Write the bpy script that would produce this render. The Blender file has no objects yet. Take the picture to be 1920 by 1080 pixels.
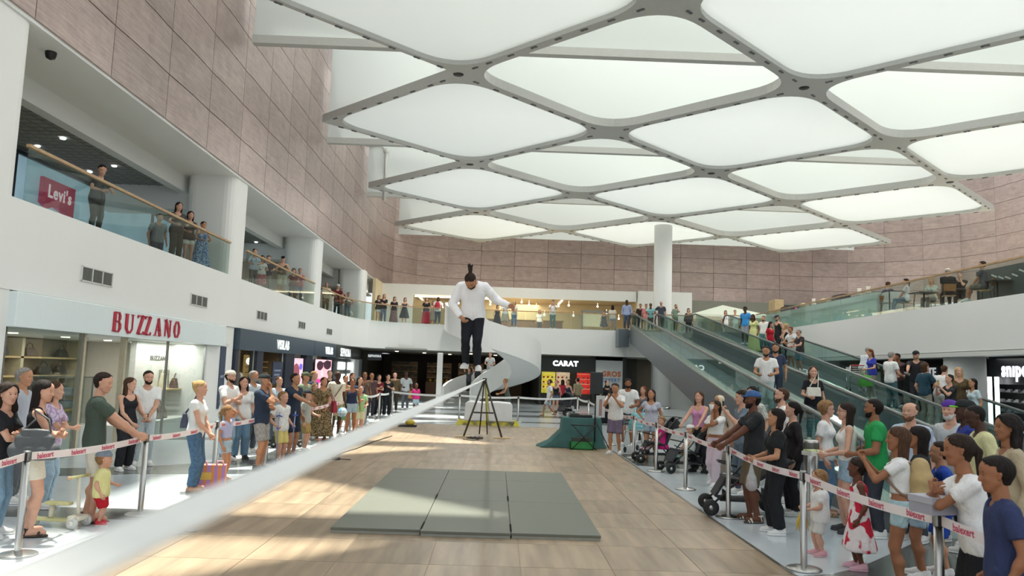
import bpy, math, random
import numpy as np
from mathutils import Vector, Matrix
random.seed(7); rng = np.random.default_rng(5)
S = bpy.context.scene
C = S.collection
R = math.radians
# ------------------------------------------------------------------ camera
FPX, YAW, PIT, ROL, HC = 1450., .0166, .1078, .0325, 1.93
def ray(px, py):
    a, b = px-960, py-540
    c, s = math.cos(ROL), math.sin(ROL); u = c*a+s*b; v = -s*a+c*b
    x, y, z = u/FPX, 1., -v/FPX
    c, s = math.cos(PIT), math.sin(PIT); y, z = c*y-s*z, s*y+c*z
    c, s = math.cos(YAW), math.sin(YAW); x, y = c*x+s*y, -s*x+c*y
    return Vector((x, y, z))
CAMP = Vector((0, 0, HC))
def gp(px, py, h=0.): r = ray(px, py); return CAMP+r*((h-HC)/r.z)
def atX(px, py, X): r = ray(px, py); return CAMP+r*(X/r.x)
def atY(px, py, Y): r = ray(px, py); return CAMP+r*(Y/r.y)
cam = bpy.data.objects.new('camera', bpy.data.cameras.new('camera')); C.objects.link(cam)
o0 = ray(960, 540); ex = (ray(961, 540)-o0).normalized(); ez = -o0.normalized(); ey = ez.cross(ex)
M = Matrix((ex, ey, ez)).transposed().to_4x4(); M.translation = CAMP
cam.matrix_world = M
cam.data.sensor_width = 36; cam.data.lens = FPX/1920*36; cam.data.clip_start = .02; cam.data.clip_end = 400
cam.data.dof.use_dof = True; cam.data.dof.focus_distance = 13; cam.data.dof.aperture_fstop = 2.6
S.camera = cam
# ------------------------------------------------------------------ sky, sun, exposure
W = bpy.data.worlds.new('overcast_sky'); S.world = W; W.use_nodes = True
bg = W.node_tree.nodes['Background']; bg.inputs[0].default_value = (.90, .955, 1, 1); bg.inputs[1].default_value = 1.25
sun = bpy.data.objects.new('sun', bpy.data.lights.new('sun', 'SUN')); C.objects.link(sun)
sun.data.energy = 11.5; sun.data.angle = .035; sun.data.color = (1, .97, .86)
SUND = Vector((1.77, -2.5, -11.1)).normalized()
sun.rotation_euler = SUND.to_track_quat('-Z', 'Y').to_euler(); sun.location = (-8, 20, 25)
S.view_settings.view_transform = 'Standard'; S.view_settings.look = 'None'
S.view_settings.exposure = -.25; S.view_settings.gamma = 1; S.view_settings.use_curve_mapping = False
S.cycles.use_denoising = True; S.cycles.max_bounces = 9; S.cycles.diffuse_bounces = 6; S.cycles.glossy_bounces = 3
S.cycles.transmission_bounces = 6; S.cycles.transparent_max_bounces = 14; S.cycles.caustics_reflective = False; S.cycles.caustics_refractive = False
S.cycles.sample_clamp_indirect = 12
# ------------------------------------------------------------------ materials
def lin(h):
    h = h.lstrip('#'); v = [int(h[i:i+2], 16)/255 for i in (0, 2, 4)]
    return tuple((x/12.92 if x <= .04045 else ((x+.055)/1.055)**2.4) for x in v)+(1,)
MATS = {}
def mat(col, rough=.6, metal=0., var=.08, scale=8., bump=0., name=None, col2=None, pat='noise', spec=.5, coords='Object', stretch=(1, 1, 1), emit=0., alpha=1., fac=(.42, .58), detail=3., fold=0.):
    key = (col, rough, metal, var, scale, bump, col2, pat, spec, coords, stretch, emit, alpha, fac, fold)
    if key in MATS: return MATS[key]
    m = bpy.data.materials.new(name or 'surface'); m.use_nodes = True; nt = m.node_tree; N = nt.nodes; L = nt.links
    b = N['Principled BSDF']; c1 = lin(col)
    tc = N.new('ShaderNodeTexCoord'); mp = N.new('ShaderNodeMapping'); mp.inputs['Scale'].default_value = stretch
    L.new(tc.outputs[coords], mp.inputs[0])
    if pat == 'wave':
        t = N.new('ShaderNodeTexWave'); t.inputs['Scale'].default_value = scale; t.inputs['Distortion'].default_value = .3; out = t.outputs['Fac']
    elif pat == 'voronoi':
        t = N.new('ShaderNodeTexVoronoi'); t.inputs['Scale'].default_value = scale; out = t.outputs['Distance']
    elif pat == 'check':
        t = N.new('ShaderNodeTexChecker'); t.inputs['Scale'].default_value = scale; out = t.outputs['Fac']
    else:
        t = N.new('ShaderNodeTexNoise'); t.inputs['Scale'].default_value = scale; t.inputs['Detail'].default_value = detail; out = t.outputs['Fac']
    L.new(mp.outputs[0], t.inputs[0])
    rp = N.new('ShaderNodeValToRGB'); L.new(out, rp.inputs[0])
    if col2:
        a, z = c1, lin(col2); rp.color_ramp.elements[0].position, rp.color_ramp.elements[1].position = fac
    else:
        a = tuple(x*(1-var) for x in c1[:3])+(1,); z = tuple(min(1, x*(1+var)) for x in c1[:3])+(1,)
        rp.color_ramp.elements[0].position, rp.color_ramp.elements[1].position = .3, .7
    rp.color_ramp.elements[0].color, rp.color_ramp.elements[1].color = a, z
    L.new(rp.outputs[0], b.inputs['Base Color'])
    b.inputs['Roughness'].default_value = rough; b.inputs['Metallic'].default_value = metal; b.inputs['Specular IOR Level'].default_value = spec
    if alpha < 1: b.inputs['Alpha'].default_value = alpha
    if emit: L.new(rp.outputs[0], b.inputs['Emission Color']); b.inputs['Emission Strength'].default_value = emit
    if bump:
        bp = N.new('ShaderNodeBump'); bp.inputs['Strength'].default_value = bump; bp.inputs['Distance'].default_value = .01
        L.new(out, bp.inputs['Height']); L.new(bp.outputs[0], b.inputs['Normal'])
    if fold:
        n2 = N.new('ShaderNodeTexNoise'); n2.inputs['Scale'].default_value = 5.5; n2.inputs['Detail'].default_value = 2.5; n2.inputs['Distortion'].default_value = 1.6
        m2 = N.new('ShaderNodeMapping'); m2.inputs['Scale'].default_value = (1.5, 1.5, .75); L.new(tc.outputs['Object'], m2.inputs[0]); L.new(m2.outputs[0], n2.inputs[0])
        b2 = N.new('ShaderNodeBump'); b2.inputs['Strength'].default_value = fold; b2.inputs['Distance'].default_value = .05; L.new(n2.outputs['Fac'], b2.inputs['Height'])
        if bump: L.new(bp.outputs[0], b2.inputs['Normal'])
        L.new(b2.outputs[0], b.inputs['Normal'])
    MATS[key] = m; return m
def glass(col='#cfe3df', rough=.02, refl=.35, tint=.92, name='glass'):
    key = ('glass', col, rough, refl, tint)
    if key in MATS: return MATS[key]
    m = bpy.data.materials.new(name); m.use_nodes = True; nt = m.node_tree; N = nt.nodes; L = nt.links
    for n in list(N):
        if n.type != 'OUTPUT_MATERIAL': N.remove(n)
    tr = N.new('ShaderNodeBsdfTransparent'); c = lin(col); gl = N.new('ShaderNodeBsdfGlossy'); gl.inputs['Roughness'].default_value = rough
    no = N.new('ShaderNodeTexNoise'); no.inputs['Scale'].default_value = 1.5; rp = N.new('ShaderNodeValToRGB'); L.new(no.outputs['Fac'], rp.inputs[0])
    rp.color_ramp.elements[0].color = tuple(x*tint for x in c[:3])+(1,); rp.color_ramp.elements[1].color = c
    L.new(rp.outputs[0], tr.inputs[0])
    fr = N.new('ShaderNodeLayerWeight'); fr.inputs['Blend'].default_value = .5
    p1 = N.new('ShaderNodeMath'); p1.operation = 'POWER'; p1.inputs[1].default_value = 4; L.new(fr.outputs['Facing'], p1.inputs[0])
    p2 = N.new('ShaderNodeMath'); p2.operation = 'MULTIPLY_ADD'; p2.inputs[1].default_value = refl*1.3; p2.inputs[2].default_value = .035; L.new(p1.outputs[0], p2.inputs[0])
    mx = N.new('ShaderNodeMixShader'); L.new(p2.outputs[0], mx.inputs[0]); L.new(tr.outputs[0], mx.inputs[1]); L.new(gl.outputs[0], mx.inputs[2])
    L.new(mx.outputs[0], N['Material Output'].inputs[0]); MATS[key] = m; return m
def fabric_light(col='#ffffff', trans=.62, name='translucent_fabric'):
    m = bpy.data.materials.new(name); m.use_nodes = True; nt = m.node_tree; N = nt.nodes; L = nt.links
    for n in list(N):
        if n.type != 'OUTPUT_MATERIAL': N.remove(n)
    c = lin(col); no = N.new('ShaderNodeTexNoise'); no.inputs['Scale'].default_value = .35; rp = N.new('ShaderNodeValToRGB'); L.new(no.outputs['Fac'], rp.inputs[0])
    rp.color_ramp.elements[0].color = tuple(x*.95 for x in c[:3])+(1,); rp.color_ramp.elements[1].color = c
    t = N.new('ShaderNodeBsdfTranslucent'); d = N.new('ShaderNodeBsdfDiffuse'); mx = N.new('ShaderNodeMixShader'); mx.inputs[0].default_value = 1-trans
    L.new(rp.outputs[0], t.inputs[0]); L.new(rp.outputs[0], d.inputs[0]); L.new(t.outputs[0], mx.inputs[1]); L.new(d.outputs[0], mx.inputs[2])
    L.new(mx.outputs[0], N['Material Output'].inputs[0]); return m
# ------------------------------------------------------------------ mesh building
class MB:
    def __init__(s): s.v = []; s.f = []; s.m = []; s.sm = []
    def add(s, vs, fs, m=0, smooth=False):
        o = len(s.v); s.v += [tuple(p) for p in vs]; s.f += [tuple(i+o for i in f) for f in fs]; s.m += [m]*len(fs); s.sm += [smooth]*len(fs); return s
    def box(s, x0, x1, y0, y1, z0, z1, m=0):
        return s.add([(x, y, z) for z in (z0, z1) for y in (y0, y1) for x in (x0, x1)], [(0, 2, 3, 1), (4, 5, 7, 6), (0, 1, 5, 4), (2, 6, 7, 3), (0, 4, 6, 2), (1, 3, 7, 5)], m)
    def obox(s, c, ax, ay, az, m=0):  # centre, half-axis vectors
        c, ax, ay, az = map(Vector, (c, ax, ay, az))
        return s.add([c+ax*i+ay*j+az*k for k in (-1, 1) for j in (-1, 1) for i in (-1, 1)], [(0, 2, 3, 1), (4, 5, 7, 6), (0, 1, 5, 4), (2, 6, 7, 3), (0, 4, 6, 2), (1, 3, 7, 5)], m)
    def bar(s, a, b, w, h, m=0, up=(0, 0, 1)):  # box beam from a to b
        a, b = Vector(a), Vector(b); d = (b-a); u = Vector(up); x = d.cross(u)
        if x.length < 1e-6: x = d.cross(Vector((1, 0, 0)))
        x.normalize(); z = x.cross(d).normalized()
        return s.obox((a+b)/2, x*w/2, d/2, z*h/2, m)
    def tube(s, pts, r, n=8, m=0, cap=True, smooth=True):
        pts = [Vector(p) for p in pts]; k = len(pts); rs = r if isinstance(r, (list, tuple)) else [r]*k
        vs = []; fs = []; pu = None
        for i, p in enumerate(pts):
            d = (pts[min(i+1, k-1)]-pts[max(i-1, 0)]); d.normalize()
            u = pu if pu else (Vector((0, 0, 1)) if abs(d.z) < .9 else Vector((1, 0, 0)))
            x = d.cross(u)
            if x.length < 1e-5: x = d.orthogonal()
            x.normalize(); y = x.cross(d).normalized(); pu = y
            vs += [p+(x*math.cos(t)+y*math.sin(t))*rs[i] for t in [2*math.pi*j/n for j in range(n)]]
        for i in range(k-1):
            fs += [(i*n+j, i*n+(j+1) % n, (i+1)*n+(j+1) % n, (i+1)*n+j) for j in range(n)]
        s.add(vs, fs, m, smooth)
        if cap: s.add([], [tuple(range(len(s.v)-k*n, len(s.v)-k*n+n))[::-1], tuple(range(len(s.v)-n, len(s.v)))], m) if False else s._caps(k, n, m)
        return s
    def _caps(s, k, n, m):
        e = len(s.v); s.f += [tuple(range(e-k*n, e-k*n+n))[::-1], tuple(range(e-n, e))]; s.m += [m]*2; s.sm += [False]*2
    def lathe(s, prof, n=20, m=0, c=(0, 0, 0), smooth=True, mat4=None):
        vs = [Vector((r*math.cos(2*math.pi*j/n), r*math.sin(2*math.pi*j/n), z)) for r, z in prof for j in range(n)]
        if mat4: vs = [mat4 @ v for v in vs]
        vs = [v+Vector(c) for v in vs]
        fs = [(i*n+j, i*n+(j+1) % n, (i+1)*n+(j+1) % n, (i+1)*n+j) for i in range(len(prof)-1) for j in range(n)]
        return s.add(vs, fs, m, smooth)
    def prism(s, poly, z0, z1, m=0, fn=None):  # ccw polygon in xy
        n = len(poly); vs = [(x, y, z0) for x, y in poly]+[(x, y, z1) for x, y in poly]
        if fn: vs = [fn(*v) for v in vs]
        return s.add(vs, [tuple(range(n))[::-1], tuple(range(n, 2*n))]+[(i, (i+1) % n, n+(i+1) % n, n+i) for i in range(n)], m)
    def ball(s, c, r, n=10, m=0, sc=(1, 1, 1)):
        k = max(4, n//2); vs = []; fs = []
        for i in range(k+1):
            t = math.pi*i/k
            vs += [(c[0]+sc[0]*r*math.sin(t)*math.cos(2*math.pi*j/n), c[1]+sc[1]*r*math.sin(t)*math.sin(2*math.pi*j/n), c[2]+sc[2]*r*math.cos(t)) for j in range(n)]
        fs = [(i*n+j, (i+1)*n+j, (i+1)*n+(j+1) % n, i*n+(j+1) % n) for i in range(k) for j in range(n)]
        return s.add(vs, fs, m, True)
    def mesh(s, name, mats=None):
        me = bpy.data.meshes.new(name); me.from_pydata(s.v, [], s.f)
        for mm in (mats if isinstance(mats, (list, tuple)) else [mats] if mats else []): me.materials.append(mm)
        me.polygons.foreach_set('material_index', s.m); me.polygons.foreach_set('use_smooth', s.sm); me.update(); return me
    def build(s, name, mats=None, parent=None, **kw): return link(name, s.mesh(name, mats), parent, **kw)
def link(name, data, parent=None, loc=None, rz=0., bevel=0., label=None, cat=None, group=None, kind=None):
    o = bpy.data.objects.new(name, data); C.objects.link(o)
    if parent: o.parent = parent
    if loc is not None: o.location = loc
    if rz: o.rotation_euler = (0, 0, rz)
    if bevel:
        b = o.modifiers.new('bevel', 'BEVEL'); b.width = bevel; b.segments = 2; b.limit_method = 'ANGLE'
    return tag(o, label, cat, group, kind)
def tag(o, label=None, cat=None, group=None, kind=None):
    for k, v in (('label', label), ('category', cat), ('group', group), ('kind', kind)):
        if v: o[k] = v
    return o
def thing(name, label, cat, loc=(0, 0, 0), rz=0., group=None): return link(name, None, loc=loc, rz=rz, label=label, cat=cat, group=group)
def copy_tree(o, parent=None, **kw):
    c = o.copy(); C.objects.link(c); c.parent = parent
    for ch in list(o.children): copy_tree(ch, c)
    return c
TEXTS = []
def text(body, size, mats, parent=None, loc=(0, 0, 0), rot=(0, 0, 0), ext=.01, bold=0., sx=1., align='CENTER', name='lettering'):
    cu = bpy.data.curves.new(name, 'FONT'); cu.body = body; cu.size = size; cu.extrude = ext; cu.offset = bold; cu.align_x = align; cu.align_y = 'CENTER'; cu.resolution_u = 3; cu.space_character = 1.12
    cu.materials.append(mats); o = bpy.data.objects.new(name, cu); C.objects.link(o)
    if parent: o.parent = parent
    o.location = loc; o.rotation_euler = rot; o.scale = (sx, 1, 1); TEXTS.append(o); return o
WHITE = mat('#d2d4d0', .55, var=.015, scale=1.2, name='white_paint')
SHELL = mat('#e2e3e0', .6, var=.01, scale=.8, name='white_plaster')
STEEL = mat('#b9b9b6', .28, 1., var=.06, scale=30, stretch=(1, 1, .05), name='brushed_steel')
CHROME = mat('#d8d8d6', .12, 1., var=.03, name='chrome')
BLACK = mat('#1b1d1c', .5, var=.15, name='black_plastic')
DARK = mat('#2b302e', .5, var=.1, name='dark_metal')
OAK = mat('#a98a63', .45, var=.12, scale=6, stretch=(1, 1, 1), name='oak')
PALEWOOD = mat('#c9b083', .5, var=.1, scale=5, name='pale_wood')
RAILG = glass('#e9f1ee', .01, .25, .97, 'railing_glass')
SHOPG = glass('#f0f4f2', .01, .22, .98, 'shop_glass')
# ------------------------------------------------------------------ setting: floor
XL, L2, SOF, COP = -8.2, 4.58, 3.03, 7.7
WX0, WX1, WY1 = -4.27, 3.05, 27.7
floor_white = mat('#c3cbd0', .16, var=.03, scale=3, name='pale_terrazzo', detail=6)
floor_dark = mat('#5c615f', .2, var=.1, scale=6, name='dark_terrazzo')
grout = mat('#b9a68c', .7, var=.05, name='grout')
fl = MB()
fl.box(-30, WX0, -6, 70, -.2, 0); fl.box(WX1, 40, -6, 70, -.2, 0); fl.box(WX0, WX1, WY1, 70, -.2, 0); fl.box(WX0, WX1, -6, WY1, -.2, -.006, 1)
floor = fl.build('floor', [floor_white, grout], kind='structure')
def tile_mat(i):
    m = bpy.data.materials.new('wood_tile'); m.use_nodes = True; nt = m.node_tree; N = nt.nodes; L = nt.links; b = N['Principled BSDF']
    oi = N.new('ShaderNodeObjectInfo'); tc = N.new('ShaderNodeTexCoord'); ad = N.new('ShaderNodeVectorMath'); ad.operation = 'ADD'
    sc = N.new('ShaderNodeVectorMath'); sc.operation = 'SCALE'; sc.inputs['Scale'].default_value = 40
    L.new(oi.outputs['Random'], sc.inputs[0]); L.new(tc.outputs['Object'], ad.inputs[0]); L.new(sc.outputs[0], ad.inputs[1])
    mp = N.new('ShaderNodeMapping'); mp.inputs['Scale'].default_value = (6.5, .65, 1); L.new(ad.outputs[0], mp.inputs[0])
    no = N.new('ShaderNodeTexNoise'); no.inputs['Scale'].default_value = 1.; no.inputs['Detail'].default_value = 5; L.new(mp.outputs[0], no.inputs[0])
    rp = N.new('ShaderNodeValToRGB'); L.new(no.outputs['Fac'], rp.inputs[0]); rp.color_ramp.elements[0].position = .3; rp.color_ramp.elements[1].position = .7
    rp.color_ramp.elements[0].color = lin('#83735f'); rp.color_ramp.elements[1].color = lin('#aa967d')
    hs = N.new('ShaderNodeHueSaturation'); mr = N.new('ShaderNodeMapRange'); mr.inputs['To Min'].default_value = .88; mr.inputs['To Max'].default_value = 1.08
    L.new(oi.outputs['Random'], mr.inputs[0]); L.new(mr.outputs[0], hs.inputs['Value']); L.new(rp.outputs[0], hs.inputs['Color']); L.new(hs.outputs[0], b.inputs['Base Color'])
    b.inputs['Roughness'].default_value = .38; b.inputs['Specular IOR Level'].default_value = .35; return m
TW, TD = (WX1-WX0)/8, 1.06
tm = MB().box(-TW/2+.004, TW/2-.004, -TD/2+.004, TD/2-.004, -.02, 0).mesh('tile', tile_mat(0))
j = 0; y = 7.95-8*TD
while y < WY1-.05:
    y1 = min(y+TD, WY1)
    for i in range(8):
        t = link('tile', tm, floor, (WX0+TW*(i+.5), (y+y1)/2, 0))
        if y1-y < TD-.01: t.scale = (1, (y1-y)/TD, 1)
    y = y1
trim = MB()
for x in (WX0, WX1): trim.box(x-.02, x+.02, -6, WY1, -.03, .004)
trim.box(WX0, WX1, WY1-.02, WY1+.02, -.03, .004)
trim.build('trim_1', mat('#8b8a84', .3, .8, name='floor_edge_metal'), kind='structure')
INL = [0]
def inlay(poly, n=1):
    INL[0] += 1; MB().prism(poly, -.05-.001*INL[0], .0012+.0003*INL[0]).build('floor_inlay', floor_dark, floor)
def arc(cx, cy, r0, r1, a0, a1, n=28):
    A = [R(a0+(a1-a0)*i/n) for i in range(n+1)]
    return [(cx+r1*math.cos(a), cy+r1*math.sin(a)) for a in A]+[(cx+r0*math.cos(a), cy+r0*math.sin(a)) for a in A[::-1]]
inlay([(-30, 9.1), (WX0-.03, 9.7), (WX0-.03, 10.4), (-30, 9.75)][::1])
inlay(arc(-8.5, 17.4, 3.6, 4.6, -100, 8)); inlay([(-8.2, 13.0), (-4.3, 13.9), (-4.3, 14.5), (-8.2, 13.7)])
bp_ = [gp(x, y) for x, y in ((1490, 1081), (1560, 1076), (1610, 1065), (1660, 1043), (1720, 1015), (1785, 985), (1860, 955))]
inlay([(WX1+.05, bp_[0].y-.05), (WX1+.05, -5), (20, -5), (20, 11.5)]+[(p.x, p.y) for p in bp_[::-1]])
inlay([(WX1+.05, 17.0), (4.6, 16.4), (5.6, 18.6), (5.4, 20.2), (WX1+.05, 19.3)])
inlay([(-8, 29.6), (14, 30.4), (14, 31.1), (-8, 30.3)]); inlay([(-8, 33.2), (8, 33.8), (8, 35.4), (-8, 34.9)])
inlay([(-8, 37.5), (9, 38), (9, 38.5), (-8, 38.1)]); inlay(arc(-.25, 42, 3.6, 4.2, -180, 0)); inlay([(-8.1, 19.4), (-4.3, 20.6), (-4.3, 21.2), (-8.1, 20.1)])
inlay([(-8.1, 24.6), (-4.3, 25.1), (-4.3, 25.6), (-8.1, 25.2)])
# ------------------------------------------------------------------ upper floor slab with its white edge band
def strip(path, z0, z1, th, name, m, parent=None, kind='structure', side=1):
    b = MB(); n = len(path)
    nr = []
    for i in range(n):
        a, c = path[max(i-1, 0)], path[min(i+1, n-1)]; d = Vector((c[0]-a[0], c[1]-a[1])).normalized(); nr.append((-d.y*side, d.x*side))
    for i in range(n-1):
        p, q = path[i], path[i+1]; pi = (p[0]+nr[i][0]*th, p[1]+nr[i][1]*th); qi = (q[0]+nr[i+1][0]*th, q[1]+nr[i+1][1]*th)
        b.add([(*p, z0), (*q, z0), (*q, z1), (*p, z1), (*pi, z0), (*qi, z0), (*qi, z1), (*pi, z1)],
              [(0, 1, 2, 3), (5, 4, 7, 6), (3, 2, 6, 7), (4, 5, 1, 0)]+([(4, 0, 3, 7)] if i == 0 else [])+([(1, 5, 6, 2)] if i == n-2 else []), 0, False)
    return b.build(name, m, parent, kind=kind)
bez = []
for k in range(13):
    t = k/12; p0, p1, p2, p3 = (-8.2, 38.), (-8.2, 43.5), (-7.4, 45.6), (-3.2, 46.05)
    bez.append(tuple((1-t)**3*a+3*t*(1-t)**2*b+3*t*t*(1-t)*c+t**3*d for a, b, c, d in zip(p0, p1, p2, p3)))
EDGE_L = [(-8.2, 2.), (-8.2, 13.), (-8.2, 26.)]+bez
EDGE_B = [(-3.2, 46.05), (0, 46.1), (3.5, 46.15), (7.55, 46.2)]
strip(EDGE_L, SOF, L2, .35, 'wall_left', SHELL); strip(EDGE_B, SOF, L2, .35, 'wall_back', SHELL)
EDGE_R = [(14.7, 47.), (14.7, 36.), (14.7, 8.)]
strip(EDGE_R, SOF, L2, .35, 'wall_right', SHELL)
MB().box(14.66, 15.2, 8, 47, SOF-.16, SOF-.02).build('trim_2', WHITE, kind='structure')
slab = MB(); slab.box(-22, -8.5, 2, 48, L2-.35, L2-.02)
slab.prism([(-22, 47), (-8.4, 43), (-7.3, 45.3), (-3.2, 46.3), (7.5, 46.4), (7.5, 45.2), (9.6, 45.2), (9.6, 46), (11.1, 46), (11.1, 44.2), (13.5, 44.2), (13.5, 46), (14.9, 46), (14.9, 8), (40, 8), (40, 70), (-22, 70)], L2-.35, L2-.02)
slab.build('floor_2', mat('#b9b5ac', .35, var=.04, name='gallery_floor'), kind='structure')
under = MB(); under.box(-22, -8.5, 2, 60, SOF, SOF+.08); under.prism([(-8.5, 44), (-3, 46.4), (15, 46.4), (15, 8), (40, 8), (40, 70), (-8.5, 70)], SOF, SOF+.08)
under.build('ceiling_2', mat('#9b9c96', .7, var=.03, name='grey_soffit'), kind='structure')
strip([(7.55, 46.3), (11.2, 46.3), (14.75, 46.3)], SOF, L2-.36, .3, 'wall_back', SHELL)
# ------------------------------------------------------------------ copper cladding of single panels
def copper():
    m = bpy.data.materials.new('copper_mesh_panel'); m.use_nodes = True; nt = m.node_tree; N = nt.nodes; L = nt.links; b = N['Principled BSDF']
    oi = N.new('ShaderNodeObjectInfo'); tc = N.new('ShaderNodeTexCoord'); sc = N.new('ShaderNodeVectorMath'); sc.operation = 'SCALE'; sc.inputs['Scale'].default_value = 30
    ad = N.new('ShaderNodeVectorMath'); L.new(oi.outputs['Random'], sc.inputs[0]); L.new(tc.outputs['Object'], ad.inputs[0]); L.new(sc.outputs[0], ad.inputs[1])
    n1 = N.new('ShaderNodeTexNoise'); n1.inputs['Scale'].default_value = 2.2; n1.inputs['Detail'].default_value = 8; n1.inputs['Roughness'].default_value = .75; L.new(ad.outputs[0], n1.inputs[0])
    mp = N.new('ShaderNodeMapping'); mp.inputs['Scale'].default_value = (1.5, 1.5, 40); L.new(ad.outputs[0], mp.inputs[0])
    n2 = N.new('ShaderNodeTexNoise'); n2.inputs['Scale'].default_value = 1.; n2.inputs['Detail'].default_value = 4; L.new(mp.outputs[0], n2.inputs[0])
    ma = N.new('ShaderNodeMath'); ma.operation = 'MULTIPLY_ADD'; ma.inputs[1].default_value = .55; L.new(n2.outputs['Fac'], ma.inputs[0])
    mb = N.new('ShaderNodeMath'); mb.operation = 'MULTIPLY'; mb.inputs[1].default_value = .5; L.new(n1.outputs['Fac'], mb.inputs[0]); L.new(mb.outputs[0], ma.inputs[2])
    rp = N.new('ShaderNodeValToRGB'); L.new(ma.outputs[0], rp.inputs[0]); rp.color_ramp.elements[0].position = .36; rp.color_ramp.elements[1].position = .68
    rp.color_ramp.elements[0].color = lin('#907f7a'); rp.color_ramp.elements[1].color = lin('#b6a49d')
    hs = N.new('ShaderNodeHueSaturation'); mr = N.new('ShaderNodeMapRange'); mr.inputs['To Min'].default_value = .9; mr.inputs['To Max'].default_value = 1.1
    L.new(oi.outputs['Random'], mr.inputs[0]); L.new(mr.outputs[0], hs.inputs['Value']); L.new(rp.outputs[0], hs.inputs['Color']); L.new(hs.outputs[0], b.inputs['Base Color'])
    b.inputs['Roughness'].default_value = .42; b.inputs['Metallic'].default_value = .35; return m
COPM = copper(); DARKGAP = mat('#3a2a26', .8, var=.1, name='dark_gap')
PW, PH = 2.57, 1.11
def copper_wall(path, name, zt, first=0):
    """path of (x, y): backing strip plus one object per panel, rows from COP up to zt"""
    root = strip(path, COP, zt, .2, name, DARKGAP, side=1)
    d = [0]
    for a, b in zip(path, path[1:]): d.append(d[-1]+math.dist(a, b))
    def at(s):
        for i in range(len(d)-1):
            if s <= d[i+1] or i == len(d)-2:
                t = (s-d[i])/(d[i+1]-d[i]); return Vector((path[i][0]+(path[i+1][0]-path[i][0])*t, path[i][1]+(path[i+1][1]-path[i][1])*t))
    n = max(1, round(d[-1]/PW)); w = d[-1]/n; meshes = {}
    for k in range(n):
        p, q = at(k*w), at((k+1)*w); v = (q-p); L = v.length; v.normalize(); nrm = Vector((v.y, -v.x)); ang = math.atan2(v.y, v.x)
        key = round(L, 2)
        if key not in meshes:
            b = MB(); h = L/2-.012; pts = [(-h, 0), (-h/3, -.02), (h/3, -.02), (h, 0)]
            b.prism([(h, .03), (-h, .03)]+pts, .012, PH-.012); meshes[key] = b.mesh('panel', COPM)
        for r in range(int((zt-COP)/PH)):
            c = (p+q)/2+nrm*.05
            link('panel', meshes[key], root, (c.x, c.y, COP+r*PH), ang)
    return root
def cw_arc(cx, cy, r, a0, a1, n): return [(cx+r*math.cos(R(a0+(a1-a0)*i/n)), cy+r*math.sin(R(a0+(a1-a0)*i/n))) for i in range(n+1)]
copper_wall([(-8.2, 5.), (-8.2, 52.5)], 'wall_left', COP+8*PH)
copper_wall(cw_arc(-2.2, 52.5, 6., 180, 90, 24)+[(24., 58.5)], 'wall_back', COP+7*PH)
copper_wall(cw_arc(24, 48.5, 10., 90, 0, 24)+[(34., 20.)], 'wall_right', COP+8*PH)
# white walls above the copper, clerestory
up = MB(); up.box(-8.5, -8.2, 5, 24, COP+8*PH, 17.4); up.box(-8.5, -8.2, 24, 52.5, COP+8*PH, COP+8*PH+.5)
for y in range(24, 54, 3): up.box(-8.45, -8.25, y-.06, y+.06, COP+8*PH, 17.4)
up.box(-8.5, -8.2, 5, 60, 17.1, 17.6); up.build('trim_3', WHITE, kind='structure')
# soffit strip between copper and galleries, gallery ceilings and beams
sf = MB(); sf.box(-9.9, -8.18, 2, 47, COP-.06, COP+.1)
sf.prism([(-9.9, 47), (-8.18, 47), (-8.18, 52.4), (-7.5, 55.3), (-5.5, 57.6), (-2.2, 58.5), (24, 58.5), (30, 56.8), (34, 50), (34, 20), (40, 20), (40, 62), (-9.9, 62)], COP-.06, COP+.1)
sf.build('ceiling_3', SHELL, kind='structure')
gc = MB(); gc.box(-18, -9.9, 2, 60, COP-.32, COP-.2)
for k in range(int(58/.3)): gc.box(-18, -9.9, 2+k*.3, 2.03+k*.3, COP-.335, COP-.32)
for k in range(26): gc.box(-17.7+k*.3, -17.67+k*.3, 2, 60, COP-.335, COP-.32)
gc.build('ceiling_4', mat('#90928c', .8, var=.06, name='dark_metal_ceiling'), kind='structure')
gb = MB(); gb.box(-10.15, -9.85, 2, 48, COP-.55, COP-.05)
for y in (13.1, 24.9, 35.9, 46.9): gb.box(-18, -9.6, y-.9, y+.1, COP-1.05, COP-.06)
gb.build('trim_4', SHELL, kind='structure')
MB().box(-18.2, -12.85, 2, 60, L2, COP).build('wall_left', mat('#c9c5bb', .7, var=.02, name='gallery_wall'), kind='structure')
# pillars with rounded corners on the left, one per bay
def rrect(x0, x1, y0, y1, r, n=5):
    P = []
    for cx, cy, a in ((x1-r, y0+r, -90), (x1-r, y1-r, 0), (x0+r, y1-r, 90), (x0+r, y0+r, 180)):
        P += [(cx+r*math.cos(R(a+90*i/n)), cy+r*math.sin(R(a+90*i/n))) for i in range(n+1)]
    return P
for k, yc in enumerate((12.4, 24.2, 35.2, 46.2)):
    x1 = -8.22 if k < 3 else -8.0
    MB().prism(rrect(x1-1.5, x1, yc-.72, yc+.72, .32), L2-.01, COP-.05).build('trim_5', SHELL, kind='structure')
    MB().prism(rrect(-9.6, -8.26, yc-1.9 if k == 1 else yc-.75, yc+.3 if k == 1 else yc+.75, .1), 0, SOF+.02).build('trim_6', SHELL, kind='structure')
MB().box(-9.6, -8.22, 2, 13.1, 0, SOF+.02).build('wall_left', SHELL, kind='structure')
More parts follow.
